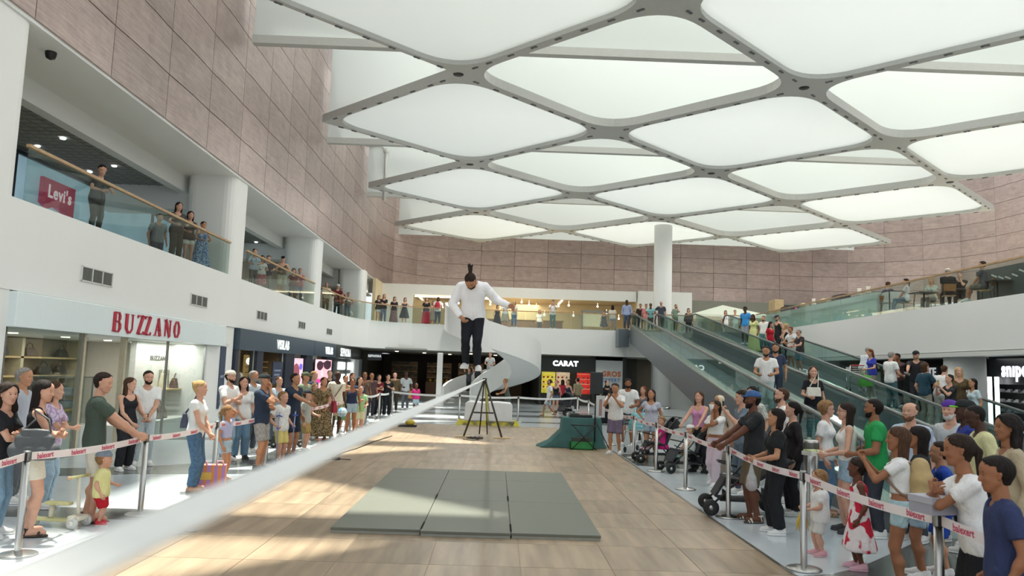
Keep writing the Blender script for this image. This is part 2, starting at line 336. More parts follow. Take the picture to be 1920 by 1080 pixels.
# round columns
def column(x, y, r, z0, z1, label, cat='column'):
    t = thing('round_column', label, cat, (x, y, 0))
    MB().lathe([(0, z0), (r, z0), (r, z1), (0, z1)], 32).build('shaft', SHELL, t)
    MB().lathe([(r+.02, z0), (r+.02, z0+.12), (r, z0+.12)], 32).build('base_ring', STEEL, t)
    return t
column(10.07, 47.2, .55, 0, 11.25, 'tall white round column rising to the fabric ceiling behind the moving ramps')
column(15.5, 25.45, .62, 0, SOF, 'white round ground floor column left of the sports shop window')
column(15.6, 36.5, .6, 0, SOF, 'white round column under the right gallery behind the ramp riders')
# ------------------------------------------------------------------ luminous fabric ceiling
CZ = 11.13; LX0, LY0, LW, LD = -1.503, 23.4, 10.9, 10.61
GREYF = mat('#bfc0bc', .6, var=.03, name='grey_frame')
FAB = fabric_light('#f5fafa', .46); SHEET = fabric_light('#eff3f2', .36, 'translucent_sheet'); SUNDIFF = fabric_light('#ffffff', .66, 'added_sun_diffuser')
ceil = MB().box(LX0+2.5*LW, LX0+2.5*LW+.2, 5, 58, 17.3, 17.6).build('ceiling_1', WHITE, kind='structure')
def rhomb(cut=0., rad=0., n=9):
    """rounded rhombus outline of one cell, inset by cut"""
    a, b = LW/2, LD/2; k = cut*math.hypot(a, b)
    a2, b2 = a-k/b, b-k/a; c = [Vector((a2, 0)), Vector((0, b2)), Vector((-a2, 0)), Vector((0, -b2))]; P = []
    for i in range(4):
        p, pv, nx = c[i], c[i-1], c[(i+1) % 4]; u = (pv-p).normalized(); v = (nx-p).normalized(); t0 = p+u*rad; t1 = p+v*rad
        for q in range(n+1):
            s = q/n; P.append((1-s)**2*t0+2*s*(1-s)*p+s*s*t1)
    return P
inn = rhomb(.17, 1.55); out = rhomb(0., .02); N4 = len(inn)
def ring_mesh():
    b = MB(); vs = [(p.x, p.y, 0) for p in out]+[(p.x, p.y, 0) for p in inn]+[(p.x, p.y, .3) for p in inn]+[(p.x, p.y, .3) for p in out]; n = N4
    fs = []
    for i in range(n):
        j = (i+1) % n; fs += [(i, n+i, n+j, j), (n+i, 2*n+i, 2*n+j, n+j), (3*n+i, j+3*n, j, i), (2*n+i, 3*n+i, 3*n+j, 2*n+j)]
    return b.add(vs, fs).mesh('frame', GREYF)
def pillow_mesh():
    b = MB(); vs = []; fs = []; K = 7
    for k in range(K):
        s = 1-k/(K-1)*.98; vs += [(p.x*s, p.y*s, .14+.45*(1-s*s)) for p in inn]
    n = N4
    for k in range(K-1):
        fs += [(k*n+i, k*n+(i+1) % n, (k+1)*n+(i+1) % n, (k+1)*n+i) for i in range(n)]
    fs.append(tuple(range((K-1)*n, K*n)))
    return b.add(vs, fs, 0, True).mesh('membrane', FAB)
RM, PM = ring_mesh(), pillow_mesh()
spot = MB().box(-.11, .11, -.035, .035, -.02, .02).box(-.1, -.02, -.025, .025, -.035, -.018).box(.02, .1, -.025, .025, -.035, -.018).mesh('spotlight', mat('#77787a', .5, .3, name='spot_housing'))
disc = MB().lathe([(0, -.02), (.15, -.02), (.17, .01)], 20).mesh('spotlight', BLACK)
def cell(i, j, closed):
    c = (LX0+i*LW, LY0+j*LD, CZ)
    if closed:
        e = link('ceiling_cell', None, ceil, c); link('frame', RM, e); link('membrane', PM, e); par, loc = e, Vector((0, 0, 0))
        for s in range(4):
            p, q = [Vector((LW/2, 0)), Vector((0, LD/2)), Vector((-LW/2, 0)), Vector((0, -LD/2))][s], [Vector((0, LD/2)), Vector((-LW/2, 0)), Vector((0, -LD/2)), Vector((LW/2, 0))][s]
            for t in (.1, .22, .34, .46, .58, .7, .82, .9):
                a = p+(q-p)*t; link('spotlight', spot, e, (a.x*.985, a.y*.985, 0), math.atan2((q-p).y, (q-p).x))
    else: link('frame', RM, ceil, c)
for i in range(3):
    for j in (-1.5, -.5, .5, 1.5, 2.5): cell(i, j, True)
for i in (.5, 1.5):
    for j in (-1, 0, 1, 2): cell(i, j, False)
for i in (0, 1, 2):
    for j in (-1, 0, 1, 2): link('spotlight', disc, ceil, (LX0+i*LW, LY0+j*LD, CZ-.0))
for j in (-1, 0, 1, 2):
    y = LY0+j*LD
    MB().box(-7.95, LX0+2.5*LW, y-.14, y+.14, CZ+.72, CZ+.98).build('beam', GREYF, ceil)
    MB().box(-7.95, LX0+2.5*LW, y-.015, y+.015, CZ+.9, 17.3).build('fabric_sheet', SHEET, ceil)
for i in (0, 1, 2):
    for j in (-1, 0, 1, 2):
        if (i, j) == (1, 2): continue
        l = bpy.data.lights.new('node_lamp', 'AREA'); l.shape = 'DISK'; l.size = .56; l.energy = (120, 180, 290, 480)[j+1]*(.8, 1., 1.35)[i]; l.color = (1, .985, .96)
        o = bpy.data.objects.new('node_lamp', l); C.objects.link(o); o.location = (LX0+i*LW, LY0+j*LD, CZ-.03)
MB().box(LX0-.3, LX0+2.5*LW, 5, 58, 17.4, 17.43).build('added_sun_diffuser', SUNDIFF, ceil)  # added unseen sheet, keeps direct sun out of the open cells
for y in np.arange(7, 58, 3.5): MB().box(-8.3, LX0+2.5*LW, y-.06, y+.06, 17.5, 17.8).build('roof_beam', WHITE, ceil)

q_ = MB().prism([(p.x, p.y) for p in rhomb(0, .02)], 0, .03).mesh('added_sun_diffuser', SUNDIFF)
for j in (-1.5, -.5, .5, 1.5, 2.5): link('added_sun_diffuser', q_, ceil, (LX0-1.77*.555, LY0+j*LD+2.5*.555, 17.33))  # added rhombi shifted along the sun, so it misses the left membranes
NTH = lambda n: ('first second third fourth fifth sixth seventh eighth ninth tenth eleventh twelfth thirteenth fourteenth fifteenth sixteenth seventeenth eighteenth nineteenth twentieth'.split()+['twenty-'+w for w in 'first second third fourth fifth sixth'.split()])[n]
# ------------------------------------------------------------------ far sheet of the ceiling
MB().box(-7.5, LX0+2.5*LW, LY0+3*LD-.015, LY0+3*LD+.015, CZ+.4, 17.3).build('fabric_sheet', SHEET, ceil)
# ------------------------------------------------------------------ railings
def railing(path, label, z=L2, pane=2.42, top=.97, start=None, low=0.):
    t = thing('glass_railing', label, 'railing', (path[0][0], path[0][1], z), group=None)
    o = Vector((path[0][0], path[0][1], 0)); d = [0]
    for a, b in zip(path, path[1:]): d.append(d[-1]+math.dist(a, b))
    def at(s):
        for i in range(len(d)-1):
            if s <= d[i+1]+1e-6:
                u = (s-d[i])/(d[i+1]-d[i]); return Vector((path[i][0]+(path[i+1][0]-path[i][0])*u, path[i][1]+(path[i+1][1]-path[i][1])*u, 0))-o
        return Vector((*path[-1], 0))-o
    n = max(1, round(d[-1]/pane)); w = d[-1]/n
    for k in range(n):
        a, b = at(k*w+.012), at((k+1)*w-.012)
        MB().bar(a+Vector((0, 0, top/2-.02+low)), b+Vector((0, 0, top/2-.02+low)), .018, top-.05).build('pane', RAILG, t)
    m = max(2, int(d[-1]/.6)); pts = [at(d[-1]*k/m)+Vector((0, 0, top)) for k in range(m+1)]
    b = MB()
    for p, q in zip(pts, pts[1:]): b.bar(p, q, .075, .055)
    b.build('handrail', OAK, t); return t
RX = -8.22
railing([(RX, 13.2), (RX, 23.4)], 'glass railing with oak handrail on left gallery between the two nearest pillars')
railing([(RX, 24.95), (RX, 34.4)], 'glass railing with oak handrail between second and third left gallery pillars')
railing([(RX, 35.95), (RX, 38.)]+[(x-.03, y) for x, y in bez[1:]]+[(-2.9, 46.08)], 'glass railing with oak handrail sweeping round the left rear gallery corner')
railing([(-1.1, 46.1), (3.5, 46.15), (7.1, 46.2)], 'glass railing with oak handrail across the rear gallery beside the spiral stair')
railing([(14.78, 44.), (14.78, 8.)], 'long glass railing with oak handrail along the right gallery', pane=3.4, top=1.05)
# ------------------------------------------------------------------ ventilation grilles in the left band
slat_m = mat('#7e817c', .5, .4, name='grille_slat'); gdark = mat('#565955', .8, name='grille_dark')
for k, (y0, y1) in enumerate(((15.2, 16.4), (20.65, 21.8), (26.35, 27.5), (31.9, 33.), (37.2, 38.4))):
    t = thing('vent_grille', ('first and largest slatted vent grille from the left in the white gallery band', 'second slatted vent grille from the left, above the red lettered sign', 'third slatted vent grille from the left, above the blue shop fascia', 'fourth slatted vent grille from the left in the white band', 'fifth and smallest slatted vent grille near the curved corner')[k], 'vent grille', (XL, (y0+y1)/2, 3.58), group=None)
    w = (y1-y0)/2; MB().box(-.02, .012, -w, w, -.14, .14).build('backing', gdark, t)
    f = MB()
    for z in (-.15, .13): f.box(0, .03, -w-.02, w+.02, z, z+.02)
    for q in range(4): f.box(0, .03, -w-.015+q*(2*w/3), -w+.015+q*(2*w/3), -.15, .15)
    f.build('frame', WHITE, t); sm = MB().box(.008, .024, -w, w, -.007, .007).mesh('slat', slat_m)
    for q in range(9): link('slat', sm, t, (0, 0, -.12+q*.03))
# ------------------------------------------------------------------ handbag shop on the left
FX = (R(90), 0, R(90))
t = thing('shop_sign', 'long white shop fascia with tall red serif letters on the left', 'shop sign', (XL, 18.15, 2.41))
MB().box(-.1, .12, -5.05, 5.05, 0, .6).build('panel', mat('#dfe9ea', .25, var=.01, name='gloss_white'), t, bevel=.012)
RED = mat('#b1243c', .4, var=.05, name='red_letter')
def serif_word(word, y0, dy, z0, h, par):
    """tall letters with heavy stems and thin serifs, drawn as extruded strokes in (y, z)"""
    T, t2 = .2, .05
    st = {'B': [((0, 0), (0, 1), T), ((.0, 1), (.28, 1), t2), ((.0, .53), (.3, .53), t2), ((0, 0), (.3, 0), t2), ((.36, .88), (.36, .66), T*.75), ((.4, .4), (.4, .13), T*.85), ((.28, 1), (.36, .88), .09), ((.3, .53), (.36, .66), .09), ((.3, .53), (.4, .4), .09), ((.3, 0), (.4, .13), .09)],
          'U': [((.05, 1), (.05, .2), T), ((.5, 1), (.5, .2), t2), ((.05, .2), (.2, 0), .12), ((.2, 0), (.35, 0), .07), ((.35, 0), (.5, .2), .07)],
          'Z': [((.0, 1), (.5, 1), t2), ((0, 0), (.5, 0), t2), ((.42, 1), (.08, 0), T), ((0, 1), (0, .86), t2), ((.5, 0), (.5, .14), t2)],
          'A': [((.02, 0), (.24, 1), t2), ((.24, 1), (.46, 0), T), ((.1, .33), (.38, .33), t2)],
          'N': [((.02, 0), (.02, 1), t2), ((.04, 1), (.46, 0), T), ((.48, 0), (.48, 1), t2)],
          'O': [((.03, .3), (.03, .7), T*.9), ((.47, .3), (.47, .7), T*.9), ((.03, .7), (.15, .96), .1), ((.15, .98), (.35, .98), t2), ((.35, .96), (.47, .7), .1), ((.03, .3), (.15, .04), .1), ((.15, .02), (.35, .02), t2), ((.35, .04), (.47, .3), .1)]}
    y = y0
    for k, ch in enumerate(word):
        b = MB()
        for (a, c), (d, e), w in st[ch]:
            p, q = Vector((0, y+a*dy, z0+c*h)), Vector((0, y+d*dy, z0+e*h)); dr = (q-p).normalized(); sd = Vector((0, -dr.z, dr.y))
            b.obox((p+q)/2, (.014, 0, 0), dr*((q-p).length/2+.004), sd*w*dy*.42)
        for a in {'B': (0,), 'U': (.05, .5), 'A': (.02, .46), 'N': (.02, .48), 'Z': (), 'O': ()}[ch]:
            b.box(-.012, .012, y+(a-.13)*dy, y+(a+.13)*dy, z0+((h-.012) if ch in 'UN' else -.004), z0+(h if ch in 'UN' else .008))
        y += dy*(.62 if ch == 'Z' and word[k+1:k+2] == 'Z' else .9) if ch != 'B' else dy*.84
        b.build('letter', RED, par, loc=(.135, 0, 0))
serif_word('BUZZANO', -1.72, .60, .1, .4, t)
st = MB(); st.box(-13, -8.24, 13.1, 24, 2.41, 2.5); st.build('ceiling_5', WHITE, kind='structure')
w = MB(); w.box(-13, -8.3, 12.9, 13.05, 0, 3); w.box(-13, -8.6, 23.4, 23.6, 0, 3); w.box(-12.7, -12.5, 13, 24, 0, 3)
w.build('wall_left', mat('#d9d8d0', .7, var=.02, name='shop_wall'), kind='structure')
# glazing and door frame
def pane_structure(n, y0, y1, x=-8.32, z1=2.41):
    f = MB().box(x-.02, x+.02, y0, y1, 0, .015).box(x-.02, x+.02, y0, y0+.03, 0, z1).box(x-.02, x+.02, y1-.03, y1, 0, z1).build('window_%d' % n, STEEL, kind='structure')
    MB().box(x-.006, x+.006, y0+.03, y1-.03, .015, z1).build('pane', SHOPG, f)
pane_structure(1, 13.25, 15.7); pane_structure(2, 17.55, 19.75); pane_structure(3, 19.77, 22.3)
d = MB().box(-8.4, -8.28, 15.72, 15.8, 0, 2.41).box(-8.4, -8.28, 17.45, 17.53, 0, 2.41).build('door_1', mat('#c9bfa6', .4, .3, name='door_frame'), kind='structure')
dl = MB().obox((-8.75, 15.9, 1.2), (.42, .06, 0), (-.001, .012, 0), (0, 0, 1.15)).build('door_leaf', SHOPG, d)
# shelving with handbags
SHX = -12.2
t = thing('shelving_unit', 'tall pale wooden shelving unit lined with dark handbags inside the shop', 'shelf', (SHX, 20, 0))
for k in range(4):
    MB().box(-.2, .2, -5.6+k*2.75-.06, -5.6+k*2.75+.06, 0, 2.4).build('upright', mat('#c6bda4', .5, var=.04, name='cream_upright'), t)
SZ = (.45, .95, 1.42, 1.9)
for z in SZ:
    MB().box(-.2, .2, -5.55, 2.6, z-.025, z+.02).build('shelf', PALEWOOD, t)
MB().box(-.24, -.21, -5.6, 2.65, 0, 2.4).build('back_panel', mat('#9c907a', .6, var=.06, name='shelf_back'), t)
BAGM = [mat(c, .45, var=.15, scale=5, bump=.2, name='bag_leather') for c in ('#2a2926', '#3b3630', '#4a4239', '#1f2022', '#5b4a3c')]
def bag_mesh(w, d, h, m, tr=.8):
    b = MB(); P = [(-w/2, 0), (w/2, 0), (w/2*1.02, h*.35), (w/2*tr, h), (-w/2*tr, h), (-w/2*1.02, h*.35)]
    vs = []
    for yy, s in ((-d/2, .93), (-d/4, 1), (d/4, 1), (d/2, .93)): vs += [(x*s, yy*(1 if z < h*.6 else .45), z) for x, z in P]
    fs = [tuple(range(6)), tuple(range(18, 24))[::-1]]+[(k*6+(i+1) % 6, k*6+i, k*6+6+i, k*6+6+(i+1) % 6) for k in range(3) for i in range(6)]
    return b.add(vs, fs, 0, False).mesh('bag_body', m)
def handle_mesh(w, h, r, m):
    return MB().tube([(w*math.cos(a)*-1, 0, h*math.sin(a)) for a in np.linspace(0, math.pi, 9)], r, 6).mesh('handle', m)
def bag(loc, w, d, h, m, label, rz=0., group=None, hh=.14, name='handbag', cat='handbag', strap=None):
    t = thing(name, label, cat, loc, rz, group); link('bag_body', bag_mesh(w, d, h, m), t, bevel=.012)
    link('handle', handle_mesh(w*.28, hh, .012, strap or m), t, (0, 0, h-.01)); return t
k = 0
for r, z in enumerate(SZ):
    for yi, y in enumerate((-4.9, -4.1, -3.5, -2.2, -1.5, -.7, .5, 1.2, 2.0)):
        k += 1
        if (k*7) % 5 == 0: continue
        bag((SHX, 20+y, z+.02), .42+.1*(k % 3), .2, .22+.04*(k % 2), BAGM[k % 5], 'dark leather handbag, %s from the left on the %s shelf of the shop' % (NTH(yi), ('lowest', 'second', 'third', 'top')[r]), R(90), 'handbags on the shop shelving')
for y in (15.0, 18.6): MB().box(-.14, .14, -.22, .22, 0, .13).build('gift_box', mat('#b5242f', .5, name='red_card'), loc=(SHX, y, SZ[3]+.02), label='red box at the left end of the top shelf' if y < 16 else 'red box in the middle of the top shelf', cat='box')
MB().box(-9.45, -9.3, 20.2, 23.3, .0, 2.41).build('display_wall', mat('#d8d8d2', .6, var=.015, name='display_white'), label='white display wall behind the right hand shop glass', cat='display wall')
text('BUZZANO', .17, mat('#6d6a64', .5, name='grey_letter'), bpy.data.objects['display_wall'], (-9.29, 21.6, 1.98), FX, .004, .004, 1.3)
t = thing('display_shelf', 'small pale wooden shelf on the white display wall', 'shelf', (-9.3, 22.0, 1.12)); MB().box(0, .4, -.75, .75, 0, .04).build('board', PALEWOOD, t); MB().box(0, .02, -.35, .5, .04, .55).build('back_board', mat('#8b8f86', .6, name='grey_board'), t)
bag((-9.1, 21.5, 1.16), .3, .14, .42, mat('#d8cfb4', .5, name='cream_leather'), 'cream triangular handbag at the left end of the wall shelf', R(90))
bag((-9.1, 22.3, 1.16), .36, .2, .28, mat('#5d4a42', .5, name='brown_leather'), 'brown handbag at the right end of the wall shelf', R(90))
MB().box(-9.25, -8.5, 18.0, 22.2, 0, .42).build('display_plinth', WHITE, label='low white display plinth behind the shop glass', cat='plinth', bevel=.02)
bag((-8.8, 20.6, .42), .62, .28, .34, mat('#6f6258', .6, name='taupe_leather'), 'large taupe handbag on the low white plinth', R(90))
bag((-8.85, 19.4, .42), .5, .25, .28, mat('#3a3734', .5, name='dark_leather'), 'dark handbag on the low white plinth nearest the door', R(90))
t = thing('display_case', 'glass display case with folded denim inside the shop door', 'display case', (-9.2, 16.7, 0))
MB().box(-.3, .3, -.7, .7, 0, .5).build('base', WHITE, t); MB().box(-.29, .29, -.69, .69, .5, 1.5).build('glass_box', SHOPG, t)
fr = MB()
for x in (-.3, .3):
    for y in (-.7, .7): fr.box(x-.015, x+.015, y-.015, y+.015, .5, 1.52)
    fr.box(x-.015, x+.015, -.7, .7, 1.5, 1.53)
fr.build('frame', STEEL, t)
for k, z in enumerate((.56, .86, 1.12)): MB().box(-.22, .22, -.5, .5, z, z+.16).build('folded_jeans', mat('#7d8c98', .8, var=.1, name='denim'), loc=(-9.2, 16.7, 0), label=('lowest', 'middle', 'topmost')[k]+' folded blue denim stack in the glass case', cat='clothes', bevel=.03)
def lamp(name, loc, size, power, col=(1, .93, .8), rot=(0, 0, 0), sy=None):
    l = bpy.data.lights.new(name, 'AREA'); l.size = size; l.energy = power; l.color = col
    if sy: l.shape = 'RECTANGLE'; l.size_y = sy
    o = bpy.data.objects.new(name, l); C.objects.link(o); o.location = loc; o.rotation_euler = rot; return o
WARM = mat('#fff0d2', .5, emit=5, name='warm_lamp'); COOL = mat('#f6fbff', .5, emit=5, name='cool_lamp')
lamp('shop_lamp', (-10.9, 18.2, 2.38), 1.6, 120, sy=8); lamp('shop_lamp', (-8.9, 20.8, 2.38), .5, 70, (1, .97, .92), sy=3.2)
for y in (14.5, 16.5, 18.5, 20.5, 22): MB().lathe([(0, 0), (.09, 0), (.1, .02)], 12).build('downlight', WARM, loc=(-10.2, y, 2.39), label='small round downlight, %s from the left in the handbag shop' % NTH(int((y-14)/2)), cat='downlight', group='downlights in the handbag shop')
# navy notice board on the pillar
t = thing('notice_board', 'tall narrow navy notice board on the white pillar', 'sign', (-8.26, 23.55, .55)); MB().box(-.01, .03, -.22, .22, 0, 1.85).build('panel', mat('#39465c', .4, name='navy_panel'), t)
for z, s in ((.95, 'INFO'), (.62, 'WC'), (.4, 'A B'), (.2, 'C D')): text(s, .11, mat('#cfd6de', .5, name='pale_print'), t, (.032, 0, z), FX, .001)
# ------------------------------------------------------------------ optician and perfume shop
NAVY = mat('#3a4a59', .35, var=.04, name='navy_fascia'); NAVYD = mat('#232b3c', .35, var=.05, name='navy_frame')
def fascia(y0, y1, m, label, words, z0=2.35, z1=3.02):
    t = thing('shop_sign', label, 'shop sign', (XL, (y0+y1)/2, z0)); MB().box(-.1, .1, (y0-y1)/2, (y1-y0)/2, 0, z1-z0).build('panel', m, t)
    for s, y, sz, sx, bo in words: text(s, sz, mat('#eef3f2', .4, emit=.9, name='lit_white'), t, (.115, y-(y0+y1)/2, (z1-z0)*.42), FX, .01, bo, sx)
    return t
fascia(24.55, 34.6, NAVY, 'slate blue shop fascia with tall white letters left of the billboard', [('VISILAB', 29.5, .5, .9, .003)])
fascia(34.65, 39.3, NAVY, 'shorter slate blue fascia with white letters beside the black perfume shop', [('VISILAB', 37.6, .5, .9, .003)])
fascia(39.35, 46.3, mat('#242a28', .35, name='black_fascia'), 'black fascia with wide white lettering on the perfume shop', [('SEPHORA', 41.7, .6, 1.0, .006)])
t = thing('shop_sign', 'hanging black sign with white letters at the rear left corner', 'shop sign', (-7.35, 46.9, 2.35)); MB().box(-.42, .42, -.06, .06, 0, .45).build('panel', mat('#20262a', .35, name='black_panel'), t)
text('SEPHORA', .2, mat('#eef3f2', .4, emit=.9, name='lit_white'), t, (0, -.07, .25), (R(90), 0, 0), .01, .003, .85)
w = MB(); w.box(-12.6, -12.4, 24, 47, 0, 3.03); w.box(-12.5, -8.4, 24.2, 24.4, 0, 3); w.box(-12.5, -8.5, 38.9, 39.1, 0, 3)
w.build('wall_left', mat('#8d7a60', .6, var=.05, name='optician_wall'), kind='structure')
for k, (y0, y1) in enumerate(((24.5, 24.75), (26.7, 27.4), (30.3, 31.6), (33.6, 34.7), (37.6, 39.2))):
    MB().box(-8.45, -8.18, y0, y1, 0, 2.36).build('trim_7', NAVYD, kind='structure')
for n, (y0, y1) in enumerate(((24.75, 26.7), (27.4, 30.3))): pane_structure(4+n, y0, y1, -8.3, 2.36)
GLM = mat('#2b2420', .3, name='spectacle_frame')
for u, (y0, y1) in enumerate(((24.7, 27.3), (27.6, 31.0), (34.9, 37.5))):
    t = thing('spectacle_display', ('nearest', 'middle', 'farthest')[u]+' lit wall rack of spectacles in the blue shop', 'display rack', (-11.2, (y0+y1)/2, 0))
    w = (y1-y0)/2; MB().box(-.1, 0, -w, w, .2, 2.3).build('back_panel', mat('#dcb877', .5, emit=.35, name='amber_backlight'), t)
    MB().box(-.1, .35, -w, w, 0, .85).build('drawer_base', mat('#a5482a', .4, var=.08, name='orange_wood'), t)
    shm = MB().box(0, .25, -w, w, 0, .03).mesh('shelf', mat('#b58e58', .5, name='amber_shelf')); gm = MB().tube([(.2, -.06, .02), (.2, .06, .02)], .02, 6).tube([(.2, -.07, .03), (.05, -.07, .05)], .008, 4).tube([(.2, .07, .03), (.05, .07, .05)], .008, 4).mesh('spectacles', GLM)
    for z in (1.0, 1.25, 1.5, 1.75, 2.0):
        link('shelf', shm, t, (0, 0, z))
        for q in range(int(w*2/.3)): link('spectacles', gm, None, (-11.2, (y0+y1)/2-w+.2+q*.3, z+.03), label='pair of spectacles, %s from left on the %s shelf of the %s amber rack' % (NTH(q), ('lowest', 'second', 'middle', 'fourth', 'top')[int((z-.99)/.25)], ('nearest', 'middle', 'farthest')[u]), cat='spectacles', group='spectacles on the amber racks')
lamp('shop_lamp', (-9.8, 29, 2.33), 1.6, 110, sy=8); lamp('shop_lamp', (-9.8, 37, 2.33), 1.6, 45, sy=3)
for k, y in enumerate((25.7, 28.2)): MB().ball((0, 0, 0), .13, 12).tube([(0, 0, .1), (0, 0, .35)], .01, 5).build('globe_lamp', WARM, loc=(-8.9, y, 2.0), label='small white globe lamp behind the '+('first' if k == 0 else 'second')+' blue shop window', cat='lamp')
def poster(label, y0, y1, z0, z1, x, shapes, base, emit=0.):
    t = thing('poster_screen', label, 'screen', (x, (y0+y1)/2, (z0+z1)/2)); w, h = (y1-y0)/2, (z1-z0)/2
    MB().box(-.05, 0, -w-.03, w+.03, -h-.03, h+.03).build('casing', BLACK, t); b = MB().box(0, .006, -w, w, -h, h)
    ms = [mat(base, .4, emit=emit, var=.03, name='screen_base')]
    for q, (poly, col) in enumerate(shapes):
        ms.append(mat(col, .4, emit=emit, var=.03, name='screen_colour'))
        b.add([(.007+.001*q, u*w, v*h) for u, v in poly], [tuple(range(len(poly)))], q+1)
    b.build('display', ms, t); return t
def ell(cx, cy, rx, ry, n=14): return [(cx+rx*math.cos(2*math.pi*i/n), cy+ry*math.sin(2*math.pi*i/n)) for i in range(n)]
poster('glowing pink screen with a face wearing dark sunglasses', 35.0, 38.4, .75, 2.2, -8.12, [(ell(-.1, .0, .8, .95), '#e5a9b4'), (ell(.35, -.9, .7, .4), '#d88fa2'), (ell(-.45, .62, .4, .3), '#3d2230'), (ell(.45, .68, .5, .3), '#3d2230'), ([(-.7, .75), (.9, .95), (.9, .8), (-.7, .65)], '#2e1a26'), (ell(-.55, -.35, .3, .14), '#c7388f'), ([(-.2, .5), (-.3, -.02), (-.02, -.06)], '#f2c4c8'), ([(.55, -.2), (1, .4), (1, -1), (.6, -1)], '#4b2430')], '#f0bcc6', 1.2)
poster('narrow pink and violet screen beside the navy pilaster', 31.7, 33.5, .8, 2.2, -8.3, [(ell(-.2, .2, .6, .5), '#8c4a55'), (ell(.6, .5, .3, .2), '#6a5fd0'), ([(-1, -.5), (1, -.2), (1, -1), (-1, -1)], '#d9b7c6'), (ell(0, -.6, .7, .12), '#7a6a86')], '#e3c2cf', 1.0)
poster('small navy information panel standing in the blue shop window', 28.9, 30.1, 1.2, 2.0, -8.25, [([(-.7, .3), (.7, .3), (.7, .15), (-.7, .15)], '#8c97b0'), ([(-.7, -.1), (.5, -.1), (.5, -.25), (-.7, -.25)], '#8c97b0')], '#39415c')
MB().box(-8.6, -8.5, 39.3, 46, 0, 2.4).build('wall_left', mat('#4d534f', .5, var=.06, name='dark_grey_wall'), kind='structure')
for q, (z0, z1) in enumerate(((1.75, 2.15), (1.1, 1.5))):
    MB().box(-.04, 0, -.9, .9, z0, z1).build('lightbox', COOL, loc=(-8.45, 42.7, 0), label=('upper' if q == 0 else 'lower')+' white light panel on the dark perfume shop wall', cat='light panel')
    MB().box(-.04, 0, -.7, .7, z0, z1).build('lightbox', COOL, loc=(-8.45, 45.2, 0), label=('upper' if q == 0 else 'lower')+' white light panel at the far end of the dark wall', cat='light panel')
MB().box(-.05, .05, -.8, .8, 0, 1.9).build('banner', mat('#8d9aa8', .5, name='grey_banner'), loc=(-8.4, 47.6, .5), label='pale grey banner at the rear left shop corner', cat='banner')
# ------------------------------------------------------------------ rear ground floor: dark mall, jeweller
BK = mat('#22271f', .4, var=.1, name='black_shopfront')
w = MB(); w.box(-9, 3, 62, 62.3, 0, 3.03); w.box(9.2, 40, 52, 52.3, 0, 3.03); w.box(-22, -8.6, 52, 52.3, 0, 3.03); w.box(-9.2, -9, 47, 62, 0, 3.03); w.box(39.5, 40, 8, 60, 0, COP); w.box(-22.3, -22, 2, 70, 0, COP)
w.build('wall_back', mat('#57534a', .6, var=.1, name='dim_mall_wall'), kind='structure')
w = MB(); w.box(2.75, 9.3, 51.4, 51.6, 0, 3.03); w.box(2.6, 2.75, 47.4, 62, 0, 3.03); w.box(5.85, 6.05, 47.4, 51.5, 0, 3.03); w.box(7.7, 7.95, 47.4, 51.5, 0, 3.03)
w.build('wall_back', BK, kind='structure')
t = thing('shop_sign', 'black fascia with white capital letters on the rear jeweller', 'shop sign', (4.35, 47.45, 2.02)); MB().box(-1.6, 1.5, -.1, .1, 0, .95).build('panel', BK, t)
text('CARAT', .42, mat('#f4fffb', .4, emit=2.5, name='lit_white'), t, (-.15, -.12, .5), (R(90), 0, 0), .01, .02, 1.05)
for q, (x, col) in enumerate(((2.95, '#d8d24a'), (3.85, '#cbb9a0'), (5.15, '#d1352d'))):
    t = thing('showcase', ('yellow lit', 'pale lit', 'red lit')[q]+' jewellery showcase below the black fascia', 'showcase', (x+.3, 48.2, 0)); MB().box(-.42, .42, -.2, .2, 0, .7).build('base', mat('#3a332c', .5, name='dark_wood'), t)
    MB().box(-.42, .42, .16, .2, .7, 2).build('back_panel', mat(col, .5, emit=.55, var=.3, scale=6, name='lit_panel'), t)
    for z in (1.0, 1.3, 1.6, 1.9): MB().box(-.42, .42, -.18, .16, z, z+.02).build('shelf', mat('#e8d7b8', .4, emit=.4, name='lit_shelf'), t)
    for z in (1.02, 1.32, 1.62):
        for xx in (-.3, -.05, .22): MB().ball((0, 0, .06), .07, 8).tube([(0, 0, -.0), (0, 0, .03)], .05, 8).build('jewel_stand', mat('#c9412f' if (xx > 0) == (q > 1) else '#8a8a80', .3, .3, name='jewel'), loc=(x+.3+xx, 48.15, z), label='small jewel stand, %s on the %s shelf of the %s showcase' % (('left', 'middle', 'right')[int((xx+.31)/.25)], ('lower', 'middle', 'upper')[int((z-1.01)/.3)], ('yellow', 'pale', 'red')[q]), cat='jewel stand', group='jewel stands in the rear showcases')
lamp('shop_lamp', (4.4, 49.5, 2.95), 2.5, 60)
t = thing('shop_poster', 'white promotional panel with orange and blue capital letters', 'poster', (6.87, 47.3, .75)); MB().box(-.82, .82, -.03, .03, 0, 2.05).build('board', mat('#c9cecb', .5, var=.03, name='pale_board'), t)
text('GROS', .42, mat('#cf6a3c', .5, name='orange_print'), t, (.12, -.04, 1.22), (R(90), 0, 0), .002, .02); text('EXPERT', .3, mat('#6f86b8', .5, name='blue_print'), t, (.12, -.04, .85), (R(90), 0, 0), .002, .012)
